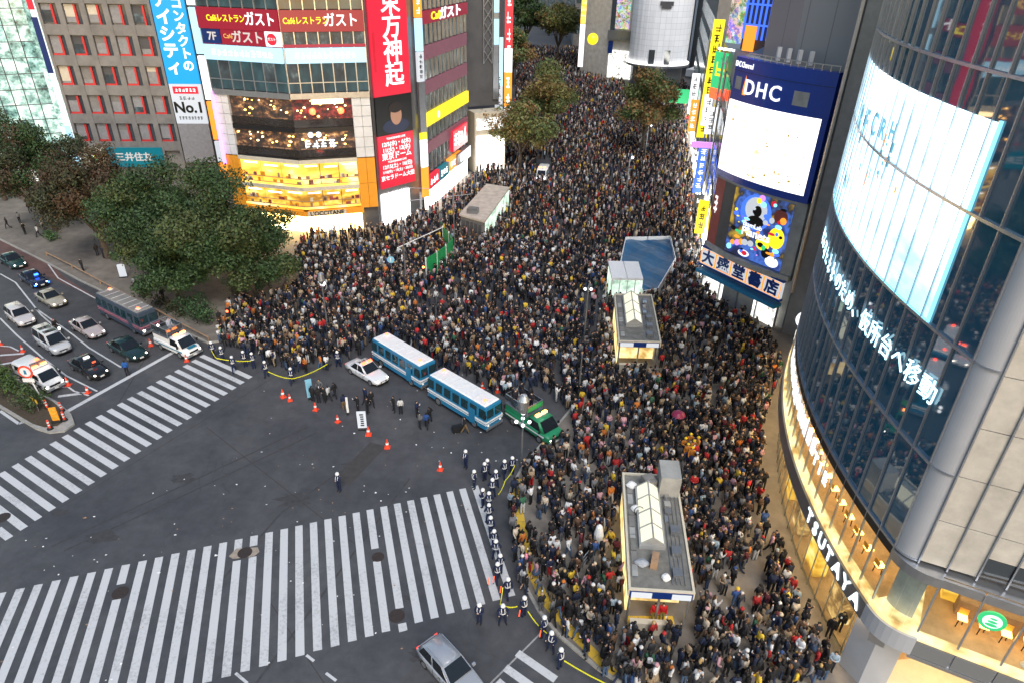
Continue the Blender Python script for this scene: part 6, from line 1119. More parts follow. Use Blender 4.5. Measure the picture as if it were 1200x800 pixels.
# motorcycle with rider comes with the people below
mc = thing('motorcycle', 'motorcycle with glowing headlamp between the beige and silver saloons', 'motorcycle', (*at_px(68, 388, .3), 0), R(-36))
for x in (-.7, .7): wheel(mc, x, 0, .3, .14)
ob('frame', loft([(-.75, .1, .55, .72, .6), (-.3, .16, .42, .82, .6), (.2, .18, .4, .92, .6), (.5, .1, .6, .95, .7)], 10).mesh('frame', True), 'black_metal', mc, world=False); ob('seat', MB().box(-.3, 0, .85, .7, .26, .1), 'rubber', mc, world=False); ob('fork', MB().tube((.7, 0, .3), (.48, 0, 1.0), .05), 'steel', mc, world=False); ob('handlebar', MB().tube((.45, -.36, 1.05), (.45, .36, 1.05), .025), 'black_metal', mc, world=False); ob('headlight', MB().ball((.66, 0, .85), .11, 10, 6), 'headlight', mc, world=False)

# ------------------------------------------------------------------ people
# each pose: joints; a body grows over the bones with the Skin modifier
def pose(kind):
    J = dict(pel=(0, 0, .94), sp=(0, .005, 1.12), ch=(0, 0, 1.33), nk=(0, .0, 1.47), h1=(0, .02, 1.56), h2=(0, .015, 1.68))
    for s, n in ((-1, 'l'), (1, 'r')):
        J['sh' + n] = (s * .17, 0, 1.39); J['el' + n] = (s * .22, -.02, 1.12); J['wr' + n] = (s * .21, .08, .9); J['ha' + n] = (s * .2, .11, .81)
        J['hp' + n] = (s * .09, 0, .9); J['kn' + n] = (s * .1, .02, .5); J['an' + n] = (s * .1, -.02, .09); J['to' + n] = (s * .12, .14, .045)
    if kind == 'phone':      # right hand holds something up before the face
        J['elr'] = (.23, .12, 1.16); J['wrr'] = (.13, .3, 1.36); J['har'] = (.1, .34, 1.44)
    if kind == 'raise':
        J['elr'] = (.27, .05, 1.6); J['wrr'] = (.2, .1, 1.84); J['har'] = (.19, .12, 1.93)
    if kind == 'fold':
        for s, n in ((-1, 'l'), (1, 'r')): J['el' + n] = (s * .24, .05, 1.13); J['wr' + n] = (s * .08, .24, 1.15); J['ha' + n] = (-s * .02, .25, 1.15)
    if kind in ('walk', 'stride'):
        k = 1.0 if kind == 'walk' else -1.0
        J['knl'] = (-.1, .17 * k, .52); J['anl'] = (-.1, .28 * k - .02, .1); J['tol'] = (-.11, .28 * k + .13, .06); J['knr'] = (.1, -.05 * k, .5); J['anr'] = (.1, -.3 * k, .12); J['tor'] = (.11, -.3 * k + .15, .05)
        J['ell'] = (-.23, -.1 * k, 1.13); J['wrl'] = (-.2, -.12 * k + .06, .92); J['hal'] = (-.19, -.1 * k + .08, .84); J['elr'] = (.23, .06 * k, 1.12); J['wrr'] = (.2, .2 * k + .05, .95); J['har'] = (.19, .24 * k + .06, .88)
    if kind == 'wide':
        for s, n in ((-1, 'l'), (1, 'r')): J['kn' + n] = (s * .16, .0, .5); J['an' + n] = (s * .2, -.02, .09); J['to' + n] = (s * .24, .13, .045); J['el' + n] = (s * .31, -.03, 1.16); J['wr' + n] = (s * .27, .16, 1.02); J['ha' + n] = (s * .22, .22, .98)
    if kind == 'sit':
        for s, n in ((-1, 'l'), (1, 'r')): J['kn' + n] = (s * .16, .4, .86); J['an' + n] = (s * .16, .36, .42); J['to' + n] = (s * .17, .5, .38); J['el' + n] = (s * .25, .16, 1.14); J['wr' + n] = (s * .25, .42, 1.12); J['ha' + n] = (s * .25, .5, 1.12)
    return J
BONES = [('pel', 'sp'), ('sp', 'ch'), ('ch', 'nk'), ('nk', 'h1'), ('h1', 'h2')] + [b for n in 'lr' for b in (('ch', 'sh' + n), ('sh' + n, 'el' + n), ('el' + n, 'wr' + n), ('wr' + n, 'ha' + n), ('pel', 'hp' + n), ('hp' + n, 'kn' + n), ('kn' + n, 'an' + n), ('an' + n, 'to' + n))]
RAD = dict(pel=(.145, .11), sp=(.14, .105), ch=(.165, .12), nk=(.06, .06), h1=(.085, .095), h2=(.08, .09), sh=(.075, .075), el=(.052, .052), wr=(.036, .036), ha=(.042, .03), hp=(.09, .09), kn=(.062, .062), an=(.045, .045), to=(.042, .035))
def region(b, t):
    a, c = b
    if c in ('h1', 'h2'): return 0
    if a[:2] == 'wr' or a == 'nk': return 0
    if a[:2] == 'an': return 3
    if a[:2] in ('kn', 'hp') or (a, c[:2]) == ('pel', 'hp'): return 2
    if (a, c) == ('pel', 'sp') and t < .25: return 2
    return 1
def grow(kind, sub):
    J = pose(kind); names = list(J); me = bpy.data.meshes.new('body'); me.from_pydata([J[n] for n in names], [(names.index(a), names.index(b)) for a, b in BONES], [])
    o = bpy.data.objects.new('body', me); COL.objects.link(o); m = o.modifiers.new('skin', 'SKIN'); m.use_smooth_shade = True
    for i, n in enumerate(names):
        r = RAD.get(n) or RAD[n[:2]]; sv_ = me.skin_vertices[0].data[i]; sv_.radius = r; sv_.use_root = (n == 'pel')
    if sub: q = o.modifiers.new('sub', 'SUBSURF'); q.levels = sub; q.render_levels = sub
    dg = bpy.context.evaluated_depsgraph_get(); out = bpy.data.meshes.new_from_object(o.evaluated_get(dg)); bpy.data.objects.remove(o)
    co = np.array([v.co[:] for v in out.vertices]); A = np.array([J[a] for a, b in BONES]); B = np.array([J[b] for a, b in BONES]); D = B - A; LL = (D ** 2).sum(1)
    rr = np.array([((RAD.get(a) or RAD[a[:2]])[1] + (RAD.get(b) or RAD[b[:2]])[1]) / 2 for a, b in BONES]); reg = []
    for f in out.polygons:
        c = co[list(f.vertices)].mean(0); t = np.clip(((c - A) * D).sum(1) / LL, 0, 1); dist = np.linalg.norm(c - (A + D * t[:, None]), axis=1) - rr; k = int(np.argmin(dist)); g = region(BONES[k], t[k])
        if g == 0 and BONES[k][1] in ('h1', 'h2', 'nk') or (g == 0 and BONES[k][0] == 'nk'):
            if c[2] > 1.545 and (c[1] < .045 or c[2] > 1.69): g = 4
        reg.append(g)
    return out, np.array(reg), co
POSES = ['stand', 'phone', 'fold', 'walk', 'stride', 'wide', 'raise']
HI = {}
def sub_mesh(me, co, nor, faces, off, matn, name):
    use = sorted({v for f in faces for v in f}); ix = {v: i for i, v in enumerate(use)}; m = bpy.data.meshes.new(name)
    m.from_pydata([tuple(co[v] + nor[v] * off) for v in use], [], [tuple(ix[v] for v in f) for f in faces]); m.polygons.foreach_set('use_smooth', [True] * len(m.polygons)); m.materials.append(M[matn]); m.update(); return m
def skirt_mesh():
    return MB().lathe([(.15, 1.02), (.17, .92), (.22, .74), (.27, .58), (.25, .57)], 12).mesh('skirt', True)
def long_hair():
    mb = MB(); mb.ball((0, -.01, 1.615), .115, 10, 7, 1.15); mb.v = [(x, y if y < .045 else .045, z) for x, y, z in mb.v]; mb.lathe([(.1, 1.62), (.115, 1.5), (.1, 1.34), (.04, 1.3)], 8, (0, -.05, 0)); return mb.mesh('hair', True)
for kd in POSES + ['sit']:
    me, reg, co = grow(kd, 1); nor = np.array([v.normal[:] for v in me.vertices]); me.materials.clear(); me.materials.append(M['skin']); me.name = 'person'; fl = [tuple(f.vertices) for f in me.polygons]
    d = {'body': me}
    for g, nm, off, mt in ((1, 'jacket', .022, 'cloth'), (2, 'trousers', .012, 'cloth'), (3, 'shoes', .012, 'cloth'), (4, 'hair', .022, 'hair')): d[nm] = sub_mesh(me, co, nor, [f for f, r_ in zip(fl, reg) if r_ == g], off, mt, nm)
    HI[kd] = d
SK = skirt_mesh(); SK.materials.append(M['cloth']); LH = long_hair(); LH.materials.append(M['hair'])
HELM = MB().lathe([(.145, 1.6), (.15, 1.62), (.135, 1.7), (.1, 1.76), (.05, 1.79), (.005, 1.8)], 14, (0, .01, 0)).mesh('helmet', True); HELM.materials.append(M['white_paint'])
VEST = MB(); VEST.lathe([(.19, 1.02), (.19, 1.07)], 12); VEST.v = [(x, y * .8, z) for x, y, z in VEST.v]
for s in (-1, 1): VEST.path([(s * .07, .15, 1.06), (s * .1, .145, 1.3), (s * .1, .06, 1.45), (s * .1, -.1, 1.42), (s * .05, -.15, 1.06)], .022, 5)
VEST = VEST.mesh('vest'); VEST.materials.append(M['white_paint'])
BAG = MB().box(0, -.22, 1.22, .28, .16, .4).mesh('backpack', False, .04, 2); BAG.materials.append(M['cloth'])
CAP = MB().lathe([(.13, 1.64), (.125, 1.7), (.08, 1.77), (.01, 1.79)], 12, (0, .01, 0)).mesh('hat', True); CAP.materials.append(M['cloth'])
BOT = MB().box(.1, .37, 1.49, .08, .015, .15).mesh('phone'); BOT.materials.append(M['board_white'])
def person(x, y, z, rz, label, kd='stand', top=(.02, .02, .025), bot=(.02, .02, .03), hair=(.012, .01, .009), shoe=(.02, .02, .02), h=1.0, group=None, helmet=False, vest=False, bag=None, hat=None, skirt=False, lng=False):
    d = HI[kd]; o = ob('person', d['body'], None, None, (x, y, z), rz); o.scale = (h, h, h); tag(o, label, 'person', group)
    ch = [('jacket', d['jacket'], top), ('shoes', d['shoes'], shoe)]
    if skirt: ch.append(('skirt', SK, bot))
    else: ch.append(('trousers', d['trousers'], bot))
    if helmet: ch.append(('helmet', HELM, None))
    else: ch.append(('hair', LH if lng else d['hair'], hair))
    if vest: ch.append(('reflective_vest', VEST, None))
    if bag: ch.append(('backpack', BAG, bag))
    if hat: ch.append(('hat', CAP, hat))
    if kd == 'phone': ch.append(('phone', BOT, None))
    for nm, m, c in ch:
        k = ob(nm, m, None, o, world=False)
        if c: k.color = c4(c)
    return o
# named colours for clothes
TOPS = [('black', (.012, .012, .014), 42), ('navy', (.015, .022, .05), 15), ('charcoal', (.04, .04, .045), 14), ('grey', (.16, .16, .17), 8), ('white', (.62, .62, .62), 9), ('cream', (.5, .42, .32), 3), ('brown', (.11, .06, .035), 6), ('beige', (.3, .22, .14), 2.5), ('red', (.42, .025, .025), 3), ('yellow', (.65, .43, .04), 2.4), ('blue', (.03, .07, .2), 1.6), ('orange', (.52, .16, .03), 1.5), ('pink', (.5, .28, .32), 2.2), ('green', (.03, .11, .06), .8), ('maroon', (.1, .018, .025), 3), ('pale blue', (.28, .36, .42), 1.6)]
BOTS = [('black', (.012, .012, .014), 40), ('dark blue', (.02, .035, .08), 22), ('blue', (.07, .12, .22), 10), ('grey', (.13, .13, .14), 8), ('beige', (.3, .23, .15), 6), ('brown', (.09, .05, .03), 5), ('white', (.55, .55, .55), 4), ('red', (.4, .02, .02), 2)]
HAIRS = [('black', (.008, .007, .007), 62), ('brown', (.05, .025, .012), 24), ('light brown', (.16, .085, .035), 7), ('blond', (.45, .3, .12), 4), ('pink', (.6, .2, .3), 1), ('white', (.6, .6, .6), 2)]
def pick(tab, r):
    w = np.array([t[2] for t in tab], float); return tab[r.choice(len(tab), p=w / w.sum())]
# where people stand in the photograph (outline drawn at about waist height)
def inside(poly, x, y):
    n = len(poly); r = np.zeros(len(x), bool); j = n - 1
    for i in range(n):
        xi, yi = poly[i]; xj, yj = poly[j]; c = ((yi > y) != (yj > y)) & (x < (xj - xi) * (y - yi) / (yj - yi + 1e-12) + xi); r ^= c; j = i
    return r
CROWD = [(252, 378), (258, 400), (300, 414), (345, 430), (392, 424), (425, 408), (452, 388), (518, 424), (548, 437), (592, 460), (640, 452), (668, 476), (675, 505), (640, 525), (606, 552), (598, 580), (600, 640), (614, 690), (640, 716), (690, 768), (735, 804), (960, 804), (985, 770), (958, 735), (935, 690), (921, 640), (908, 590), (896, 540), (899, 480), (915, 428), (905, 392), (880, 372), (838, 352), (824, 322), (824, 285), (816, 230), (806, 170), (808, 140), (812, 112), (800, 92), (790, 97), (765, 108), (735, 106), (724, 80), (712, 55), (690, 38), (655, 33), (612, 33), (606, 60), (603, 118), (595, 140), (556, 205), (505, 246), (452, 266), (362, 272), (345, 292), (352, 330), (330, 345), (275, 352)]
def occl(pts): return [tuple(G(u, v, 0)[:2]) for u, v in pts]
BLOCKS = [[(6.9, 26.2), (11.2, 26.2), (12.6, 37.4), (7.9, 37.6)], [(9.9, 55.2), (14.5, 55.2), (15.8, 66.6), (10.6, 66.6)], [(11, 70.2), (15.2, 70.2), (15.3, 75.3), (11, 75.3)], [(12.4, 75), (15.2, 71.2), (17.2, 72), (21.2, 81.4), (22, 89.5), (15.2, 88.9)], [(-8, 90.8), (-4, 87.9), (-.6, 104), (-4.8, 105.6)], [(-15.5, 58.6), (-11.2, 60.2), (-.4, 47.8), (-1.2, 44.6), (-7, 48)], [(-.5, 47.5), (1.5, 50), (4.8, 46.2), (2.6, 43.8)], [tuple(at_px(628, 215, 0)), tuple(at_px(646, 215, 0)), tuple(at_px(646, 188, 0)), tuple(at_px(628, 188, 0))], [(-17, 55.5), (-13, 57.5), (-10.5, 53), (-14.5, 51)]]
SPARSE = [((862, 690), 50, 42, .15), ((806, 705), 26, 22, .4), ((815, 412), 42, 20, .5), ((690, 560), 50, 28, .45), ((625, 600), 22, 50, .5), ((700, 625), 40, 34, .65), ((505, 345), 40, 18, .35), ((600, 352), 60, 16, .55), ((620, 455), 30, 14, .1), ((850, 480), 26, 24, .55), ((655, 700), 40, 40, .75), ((690, 360), 26, 40, .4), ((560, 330), 60, 22, .6), ((900, 760), 30, 30, .6)]
def sample():
    out = []; y = 20.0
    while y < 300:
        sp = .57 + max(0, y - 35) * .0031
        x = -60 + (int(y * 7) % 2) * sp * .5
        xs = np.arange(-60, 75, sp); out.append(np.stack([xs + rng.uniform(-.56, .56, len(xs)) * sp, y + rng.uniform(-.56, .56, len(xs)) * sp, np.full(len(xs), sp)], 1)); y += sp * .88
    p = np.concatenate(out); q = np.c_[p[:, 0], p[:, 1], np.full(len(p), .9)] - np.array([0, 0, CAM_H]); zz = q @ np.array(Fw); u = 600 + FPX * (q @ np.array(Xr)) / zz; v = 400 - FPX * (q @ np.array(Up)) / zz
    ok = inside(CROWD, u, v) & (zz > 5)
    for b in BLOCKS: ok &= ~inside(b, p[:, 0], p[:, 1])
    d = np.hypot(p[:, 0] - QC.x, p[:, 1] - QC.y); ok &= (d > QR + .7) | (p[:, 1] < 22.5)
    keep = np.full(len(p), .93)
    for (c, rx, ry, k) in SPARSE: e = ((u - c[0]) / rx) ** 2 + ((v - c[1]) / ry) ** 2; keep = np.where(e < 1, np.minimum(keep, k + (.93 - k) * e ** 1.5), keep)
    nz = np.sin(p[:, 0] * .35 + 1.3) * np.cos(p[:, 1] * .28) + .6 * np.sin(p[:, 0] * .9 + p[:, 1] * .6) + .8 * np.sin(p[:, 0] * 1.7 - p[:, 1] * .8 + 2) * np.sin(p[:, 1] * 1.1); keep *= np.clip(.92 + .22 * nz, .35, 1)
    ok &= rng.random(len(p)) < keep
    return np.c_[p[:, :2], u, v][ok]
PTS = sample(); PTS = PTS[np.argsort(np.hypot(PTS[:, 0], PTS[:, 1]))]
NEAR = [('by the skylit entrance', (9.5, 32), 5.5), ('below the curved glass', (17.8, 31), 4.5), ('near the grey pillar', (18, 24), 5), ('along the yellow slabs', (2, 33), 4.5), ('facing the police cordon', (7, 23), 7)]
def where(x, y):
    b = min(NEAR, key=lambda t: math.hypot(x - t[1][0], y - t[1][1]) / t[2]); return b[0]
NIND = 232; seen = {}
for i in range(NIND):
    x, y = PTS[i, :2]; r = rng; kd = POSES[r.choice(7, p=[.34, .16, .12, .14, .12, .08, .04])]; tn, tc, _ = pick(TOPS, r); bn_, bc2, _ = pick(BOTS, r); hn, hc_, _ = pick(HAIRS, r)
    lng = r.random() < .35; sk_ = r.random() < .12; bag = pick(TOPS, r) if r.random() < .22 else None; hat = pick(TOPS[4:], r) if r.random() < .1 else None
    jt = tuple(np.clip(np.array(tc) * r.uniform(.8, 1.25), 0, .8)); wz = .13
    bt_ = 'skirt' if sk_ else 'trousers'
    lab = 'person in %s top and %s %s, %s%s hair, %s%s' % (tn, bn_, bt_, 'long ' if lng and ' ' not in hn else '', hn, {'phone': 'hand up, ', 'raise': 'arm raised, ', 'walk': 'walking ', 'stride': 'walking ', 'fold': 'arms folded, ', 'wide': '', 'stand': ''}[kd], where(x, y))
    if len(lab.split()) > 16: lab = 'person in %s top and %s %s, %s hair, %s' % (tn, bn_, bt_, hn, where(x, y))
    if hat: lab = 'person in %s top, %s hat and %s %s, %s' % (tn, hat[0], bn_, bt_, where(x, y))
    elif bag: lab = 'person in %s top, %s %s and %s backpack, %s' % (tn, bn_, bt_, bag[0], where(x, y))
    person(x, y, wz, r.uniform(0, 6.28) if y > 30 else r.normal(.3, 1.6), lab, kd, jt, bc2, hc_, h=r.uniform(.94, 1.06), group='people of the near crowd', bag=bag[1] if bag else None, hat=hat[1] if hat else None, skirt=sk_, lng=lng)
# police and others placed one by one
NAVY = (.012, .02, .06)
POL = [(562, 730, 'holding a white helmet behind the back', 2.8), (589, 731, 'with white cross straps beside the empty road', 3.3), (614, 722, 'at the bend of the yellow tape', .7), (637, 745, 'before the short crosswalk stripes', 1.0), (645, 763, 'hunched by the tape below the bend', 2.6), (656, 783, 'at the lowest end of the cordon', .8), (595, 700, 'in the cordon by the last stripe', .4), (583, 682, 'in the cordon with a glowing baton', .3), (586, 672, 'in the cordon, second of the pair with batons', .2), (581, 655, 'in the cordon abreast of the wide crosswalk', .1), (579, 643, 'in the cordon above the baton pair', .3), (575, 627, 'in the cordon midway along the last stripe', .2), (573, 612, 'in the cordon near the upper stripes', .2), (573, 598, 'in the cordon by the stripe tops', .1), (566, 594, 'leaning at the top of the crosswalk', 1.2), (577, 582, 'in the upper cordon under yellow tape', .1), (581, 572, 'in the upper cordon beside a colleague', .3), (556, 572, 'standing alone at the stripe tops', 2.0), (568, 563, 'in the pair above the stripes', .6), (571, 559, 'second of the pair above the stripes', 5.8), (591, 560, 'next to the tape above the stripes', .4), (546, 548, 'walking across the road below the second bus', 2.4), (398, 575, 'crossing the empty asphalt alone', 2.6), (275, 436, 'at the end of the far crosswalk', .3), (262, 425, 'on the far crosswalk by the tape', .5), (251, 419, 'on the far crosswalk holding yellow tape', .7), (288, 430, 'in the far cordon beside the crowd', .4), (298, 432, 'in the far cordon behind the last stripe', .4), (313, 442, 'bending by the yellow tape of the far cordon', .9), (343, 450, 'at the far cordon end of the yellow tape', .2), (397, 430, 'facing the crowd beside the police saloon', .1), (600, 556, 'close to the lamp post', .2)]
for (u, v, w_, a) in POL:
    p = G(u, v); person(p.x, p.y, .0 if u < 596 or v > 690 else .0, a, 'person in navy uniform and white helmet, ' + w_, ['stand', 'wide', 'fold', 'stride'][int(u) % 4], NAVY, NAVY, h=1.03, helmet=True, vest=True, group='officers of the cordon')
DARK = [(367, 470, 'in dark coat beside the pale blue placard'), (374, 472, 'in black suit in the group by the placard'), (381, 471, 'in black jacket within the placard group'), (386, 470, 'in white top at the edge of the placard group'), (393, 466, 'in dark coat close to the police saloon'), (376, 462, 'in grey coat behind the placard group'), (404, 480, 'in navy vest and tan trousers by the slim board'), (420, 482, 'in dark suit behind the white placard'), (431, 484, 'in black jacket by the white placard'), (436, 476, 'in dark jacket between placard and saloon'), (429, 472, 'in navy jacket leaning behind the placard'), (462, 482, 'in black suit talking by the first bus'), (470, 485, 'in white shirt talking by the first bus'), (489, 488, 'in navy jacket beside the second bus'), (492, 502, 'in grey coat crouching near the second bus'), (500, 502, 'in blue jacket kneeling near the second bus'), (545, 507, 'in black standing against the second bus'), (504, 495, 'in black bag-carrying group by the bus')]
for k, (u, v, w_) in enumerate(DARK):
    p = G(u, v); c = {'white': (.55, .55, .55), 'grey': (.14, .14, .14), 'navy': NAVY, 'blue j': (.02, .06, .2)}; tc = next((q for n_, q in c.items() if 'in ' + n_ in w_), (.015, .015, .018)); person(p.x, p.y, 0, rng.uniform(0, 6.28), 'person ' + w_, POSES[k % 6], tc, (.2, .13, .06) if 'tan' in w_ else (.015, .016, .02), h=1.0, group='plain clothes people on the asphalt')
for k, (u, v, w_, tc) in enumerate(((150, 440, 'in blue raincoat standing before the dark green saloon', (.02, .1, .35)), (30, 275, 'in dark coat on the pavement corner', (.02, .02, .02)), (46, 278, 'in white and black walking along the pavement', (.5, .5, .5)), (52, 270, 'in pale top on the pavement by the small shrub', (.45, .4, .4)), (98, 318, 'in black crossing the grey pavement strip', (.02, .02, .02)), (10, 268, 'in black with a bicycle at the pavement corner', (.02, .02, .02)), (115, 300, 'in dark clothes sitting group under the brown tree', (.03, .03, .03)), (122, 303, 'in white trousers under the brown tree', (.03, .03, .05)), (160, 340, 'in pale top under the broad tree', (.4, .4, .4)), (192, 352, 'in black under the broad tree by the rail', (.02, .02, .02)), (24, 262, 'in grey on the far pavement', (.2, .2, .2)), (36, 250, 'in dark coat on the far pavement near the atrium', (.03, .03, .03)))):
    p = G(u, v, .13 if v < 400 else 0); person(p.x, p.y, p.z, rng.uniform(0, 6), 'person ' + w_, POSES[(k * 2) % 6], tc, (.02, .02, .03), group='people off the crowd')
def on_vehicle(t, lx, ly, z, label, tc, hair=(.01, .01, .01), helmet=False, kd='stand', h=1.0, a=0):
    c, s = math.cos(t.rotation_euler.z), math.sin(t.rotation_euler.z); person(t.location.x + lx * c - ly * s, t.location.y + lx * s + ly * c, z, t.rotation_euler.z - math.pi / 2 + a, label, kd, tc, tc, hair, h=h, helmet=helmet, group='people on vehicles')
for k, (lx, ly) in enumerate(((-2.2, .5), (-2.2, -.5), (-1.6, 0), (-1.1, .55), (-.9, -.5), (-.5, .1), (-1.7, -.65))): on_vehicle(gt, lx, ly, 1.8, 'person in black on the lookout platform of the green truck', (.012, .012, .02), kd=POSES[k % 3], a=k)
on_vehicle(pt, -.6, 0, 1.8, 'person in pale grey shirt standing on the white police truck platform', (.4, .42, .5)); on_vehicle(mc, -.25, 0, -.06, 'person riding the motorcycle in dark jacket and red helmet', (.03, .02, .02), (.4, .02, .02), kd='sit')
for k, (u, v) in enumerate(((765, 728), (774, 728))): p = G(u, v, .13); person(p.x, p.y, .13, 3.1, 'person in bright red jacket on the yellow slabs before the first subway entrance', 'stand', (.55, .015, .015), (.3, .24, .05), group='red jacketed pair')
for k, (u, v, w_) in enumerate(((970, 745, 'holding a sign under the curved glass front'), (982, 738, 'in black with a pale sign at the glass doors'), (972, 785, 'in pale blue shirt beside the pillar'))): p = G(u, v, .13); person(p.x, p.y, .13, 2.6, 'person ' + w_, POSES[k], (.3, .4, .5) if k == 2 else (.015, .015, .02), group='people by the glass building')
for k, (u, v) in enumerate(((803, 540), (810, 536), (800, 533), (808, 544), (815, 532), (806, 528))): p = G(u, v, .13); person(p.x, p.y, .13, rng.uniform(2, 4), 'person in orange top and round yellow hat in a small costumed bunch', POSES[k], (.55, .2, .03), (.1, .12, .3), hat=(.8, .55, .02), h=1.05, group='costumed bunch in yellow hats')
# batons and tape of the cordon
for k, (u, v) in enumerate(((578, 688), (586, 700), (608, 728), (632, 752), (572, 690))):
    p = G(u, v); t = thing('traffic_baton', 'glowing red baton held by an officer of the cordon', 'baton', (p.x, p.y, .5), 0, 'red batons of the cordon'); ob('light_tube', MB().tube((0, 0, 0), (.05, .05, .5), .03, .03, 8), 'led_red', t, world=False); ob('grip', MB().tube((0, 0, -.15), (0, 0, 0), .025, .025, 8), 'black_metal', t, world=False)
def tape(label, pts, z=.95):
    ps = [G(u, v, 0) + Vector((0, 0, z if not k % 2 else z - .12)) for k, (u, v) in enumerate(pts)]; mb = MB()
    for a, b in zip(ps[:-1], ps[1:]):
        n = 5
        for i in range(n):
            f = lambda t: a.lerp(b, t) - Vector((0, 0, .18 * 4 * t * (1 - t))); p, q = f(i / n), f((i + 1) / n); h_ = Vector((0, 0, .032)); d = Vector((-(q - p).y, (q - p).x, 0)).normalized() * .022; mb.hexa([p - h_ - d, q - h_ - d, q - h_ + d, p - h_ + d, p + h_ - d, q + h_ - d, q + h_ + d, p + h_ + d])
    tag(ob('barrier_tape', mb, 'yellow_tape'), label, 'tape')
tape('yellow barrier tape sweeping along the lower cordon past the short crosswalk', [(660, 786), (740, 825)]); tape('yellow barrier tape between the officers at the bend of the cordon', [(618, 728), (640, 752)]); tape('yellow barrier tape upright beside the last crosswalk stripe', [(589, 700), (586, 718), (606, 722)]); tape('yellow barrier tape strung above the stripe tops', [(584, 590), (592, 572), (603, 556)]); tape('yellow barrier tape held along the far crosswalk end', [(316, 445), (345, 452), (385, 436)]); tape('yellow barrier tape falling beside the far cordon officers', [(250, 420), (256, 428), (300, 432)])
# the rest of the crowd: one mass of small figures
def low_person():
    v, f, reg = [], [], []
    def ring(c, rx, ry, n): return [(c[0] + rx * math.cos(2 * math.pi * i / n + .3), c[1] + ry * math.sin(2 * math.pi * i / n + .3), c[2]) for i in range(n)]
    def loftr(rings, n, g, cap=True):
        o = len(v)
        for r_ in rings: v.extend(r_)
        for j in range(len(rings) - 1):
            for i in range(n): a, b, c, d = o + j * n + i, o + j * n + (i + 1) % n, o + (j + 1) * n + (i + 1) % n, o + (j + 1) * n + i; f.extend([(a, b, c), (a, c, d)]); gg = g[j] if isinstance(g, list) else g; reg.extend([gg, gg])
        if cap:
            k = o + (len(rings) - 1) * n; f.extend([(k, k + i, k + i + 1) for i in range(1, n - 1)]); reg.extend([g[-1] if isinstance(g, list) else g] * (n - 2))
    for s in (-1, 1): loftr([ring((s * .1, .02, 0), .06, .09, 3), ring((s * .09, 0, .9), .09, .1, 3)], 3, 2, False)
    loftr([ring((0, 0, .82), .17, .13, 6), ring((0, 0, 1.12), .2, .14, 6), ring((0, 0, 1.4), .21, .12, 6), ring((0, 0, 1.47), .07, .07, 6)], 6, 1, False)
    loftr([ring((0, .02, 1.46), .07, .07, 6), ring((0, .02, 1.57), .095, .1, 6), ring((0, 0, 1.67), .085, .1, 6), ring((0, 0, 1.73), .04, .05, 6)], 6, [0, 4, 4], True)
    # face stays bare skin in front
    vv = np.array(v)
    for k, t in enumerate(f):
        c = vv[list(t)].mean(0)
        if reg[k] == 4 and c[1] > .04 and c[2] < 1.66: reg[k] = 0
    return vv, np.array(f), np.array(reg)
def tri_variant(kd):
    me, reg, co = grow(kd, 0); T_, g = [], []
    for f, r_ in zip(me.polygons, reg):
        v = list(f.vertices)
        for i in range(1, len(v) - 1): T_.append((v[0], v[i], v[i + 1])); g.append(r_)
    return co, np.array(T_), np.array(g)
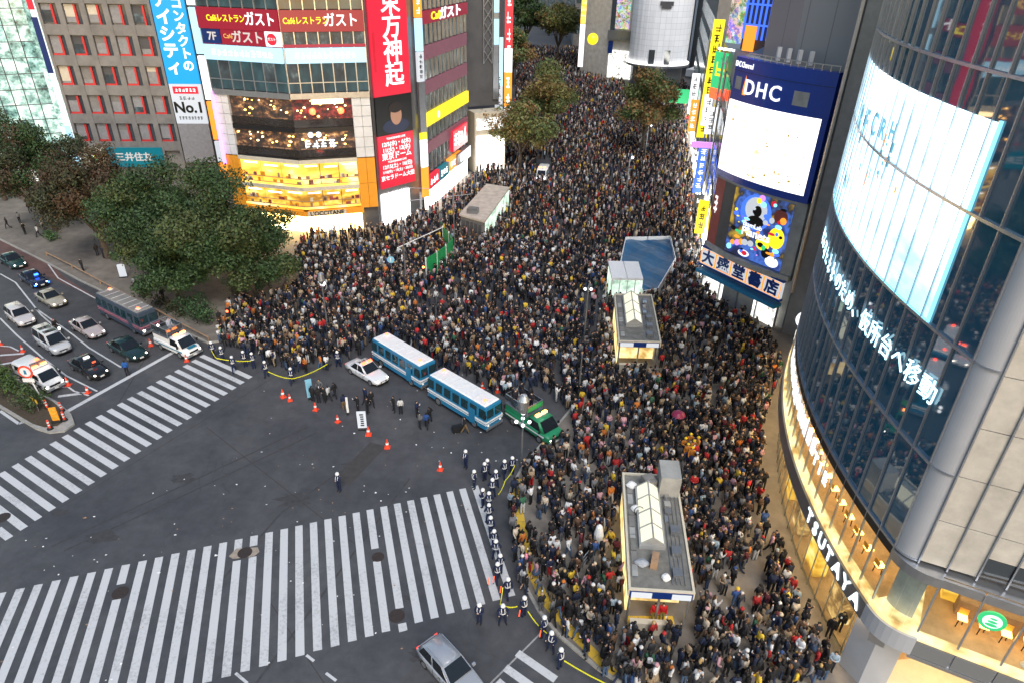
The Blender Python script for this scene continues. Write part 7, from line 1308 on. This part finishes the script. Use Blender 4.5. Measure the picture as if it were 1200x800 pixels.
def build_crowd():
    rest = PTS[NIND:]; n = len(rest); dist = np.hypot(rest[:, 0], rest[:, 1]); mids = [tri_variant(k) for k in ('stand', 'phone', 'fold', 'walk', 'stride')]; lows = [low_person()]
    V, T_, Cc = [], [], []; off = 0; far = dist > 88
    tt = np.array([t[1] for t in TOPS]); tw_ = np.array([t[2] for t in TOPS], float); bt = np.array([t[1] for t in BOTS]); bw = np.array([t[2] for t in BOTS], float); ht = np.array([t[1] for t in HAIRS] + [t[1] for t in TOPS[4:]]); hw = np.array([t[2] for t in HAIRS] + [.45] * (len(TOPS) - 4), float)
    var = rng.integers(0, len(mids), n); var[far] = len(mids)
    for vi, (co, tr_, rg) in enumerate(mids + lows):
        ix = np.nonzero(var == vi)[0]; m = len(ix)
        if not m: continue
        a = np.where(rng.random(m) < .6, rng.normal(math.pi if False else .0, .9, m), rng.uniform(0, 6.28, m)); a = np.where(rng.random(m) < .5, a + math.pi, a); s = rng.normal(.99, .045, m).clip(.86, 1.1) * np.where(dist[ix] > 88, 1.04, 1.0); c_, s_ = np.cos(a), np.sin(a); wx = rng.uniform(.84, 1.04, m)
        X = (co[None, :, 0] * wx[:, None] * c_[:, None] - co[None, :, 1] * wx[:, None] * s_[:, None]) * s[:, None] + rest[ix, 0][:, None]; Y = (co[None, :, 0] * wx[:, None] * s_[:, None] + co[None, :, 1] * wx[:, None] * c_[:, None]) * s[:, None] + rest[ix, 1][:, None]; Z = co[None, :, 2] * s[:, None] + .13
        V.append(np.stack([X, Y, Z], -1).reshape(-1, 3)); T_.append((tr_[None] + (np.arange(m) * len(co))[:, None, None] + off).reshape(-1, 3)); off += m * len(co)
        pal = np.zeros((m, 5, 3)); pal[:, 0] = np.array((.48, .3, .21)) * rng.uniform(.75, 1.15, (m, 1)); pal[:, 1] = tt[rng.choice(len(tt), m, p=tw_ / tw_.sum())] * rng.uniform(.75, 1.3, (m, 1)); pal[:, 2] = bt[rng.choice(len(bt), m, p=bw / bw.sum())] * rng.uniform(.75, 1.3, (m, 1)); pal[:, 3] = .02; pal[:, 4] = ht[rng.choice(len(ht), m, p=hw / hw.sum())]
        Cc.append(np.clip(pal[:, rg], 0, .8).reshape(-1, 3))
    V = np.concatenate(V); T_ = np.concatenate(T_); Cc = np.concatenate(Cc); nt_ = len(T_); me = bpy.data.meshes.new('crowd')
    me.vertices.add(len(V)); me.vertices.foreach_set('co', V.astype(np.float32).ravel()); me.loops.add(nt_ * 3); me.loops.foreach_set('vertex_index', T_.astype(np.int32).ravel()); me.polygons.add(nt_); me.polygons.foreach_set('loop_start', np.arange(0, nt_ * 3, 3, dtype=np.int32)); me.polygons.foreach_set('loop_total', np.full(nt_, 3, np.int32)); me.update(calc_edges=True); me.polygons.foreach_set('use_smooth', [True] * nt_)
    tint_attr(me, np.c_[Cc, np.ones(nt_)]); o = ob('crowd', me, 'crowd_cloth'); tag(o, 'dense festival crowd packing the street from kerb to kerb', 'crowd', kind='stuff'); print('CROWD', n, 'people', nt_, 'tris')
build_crowd()
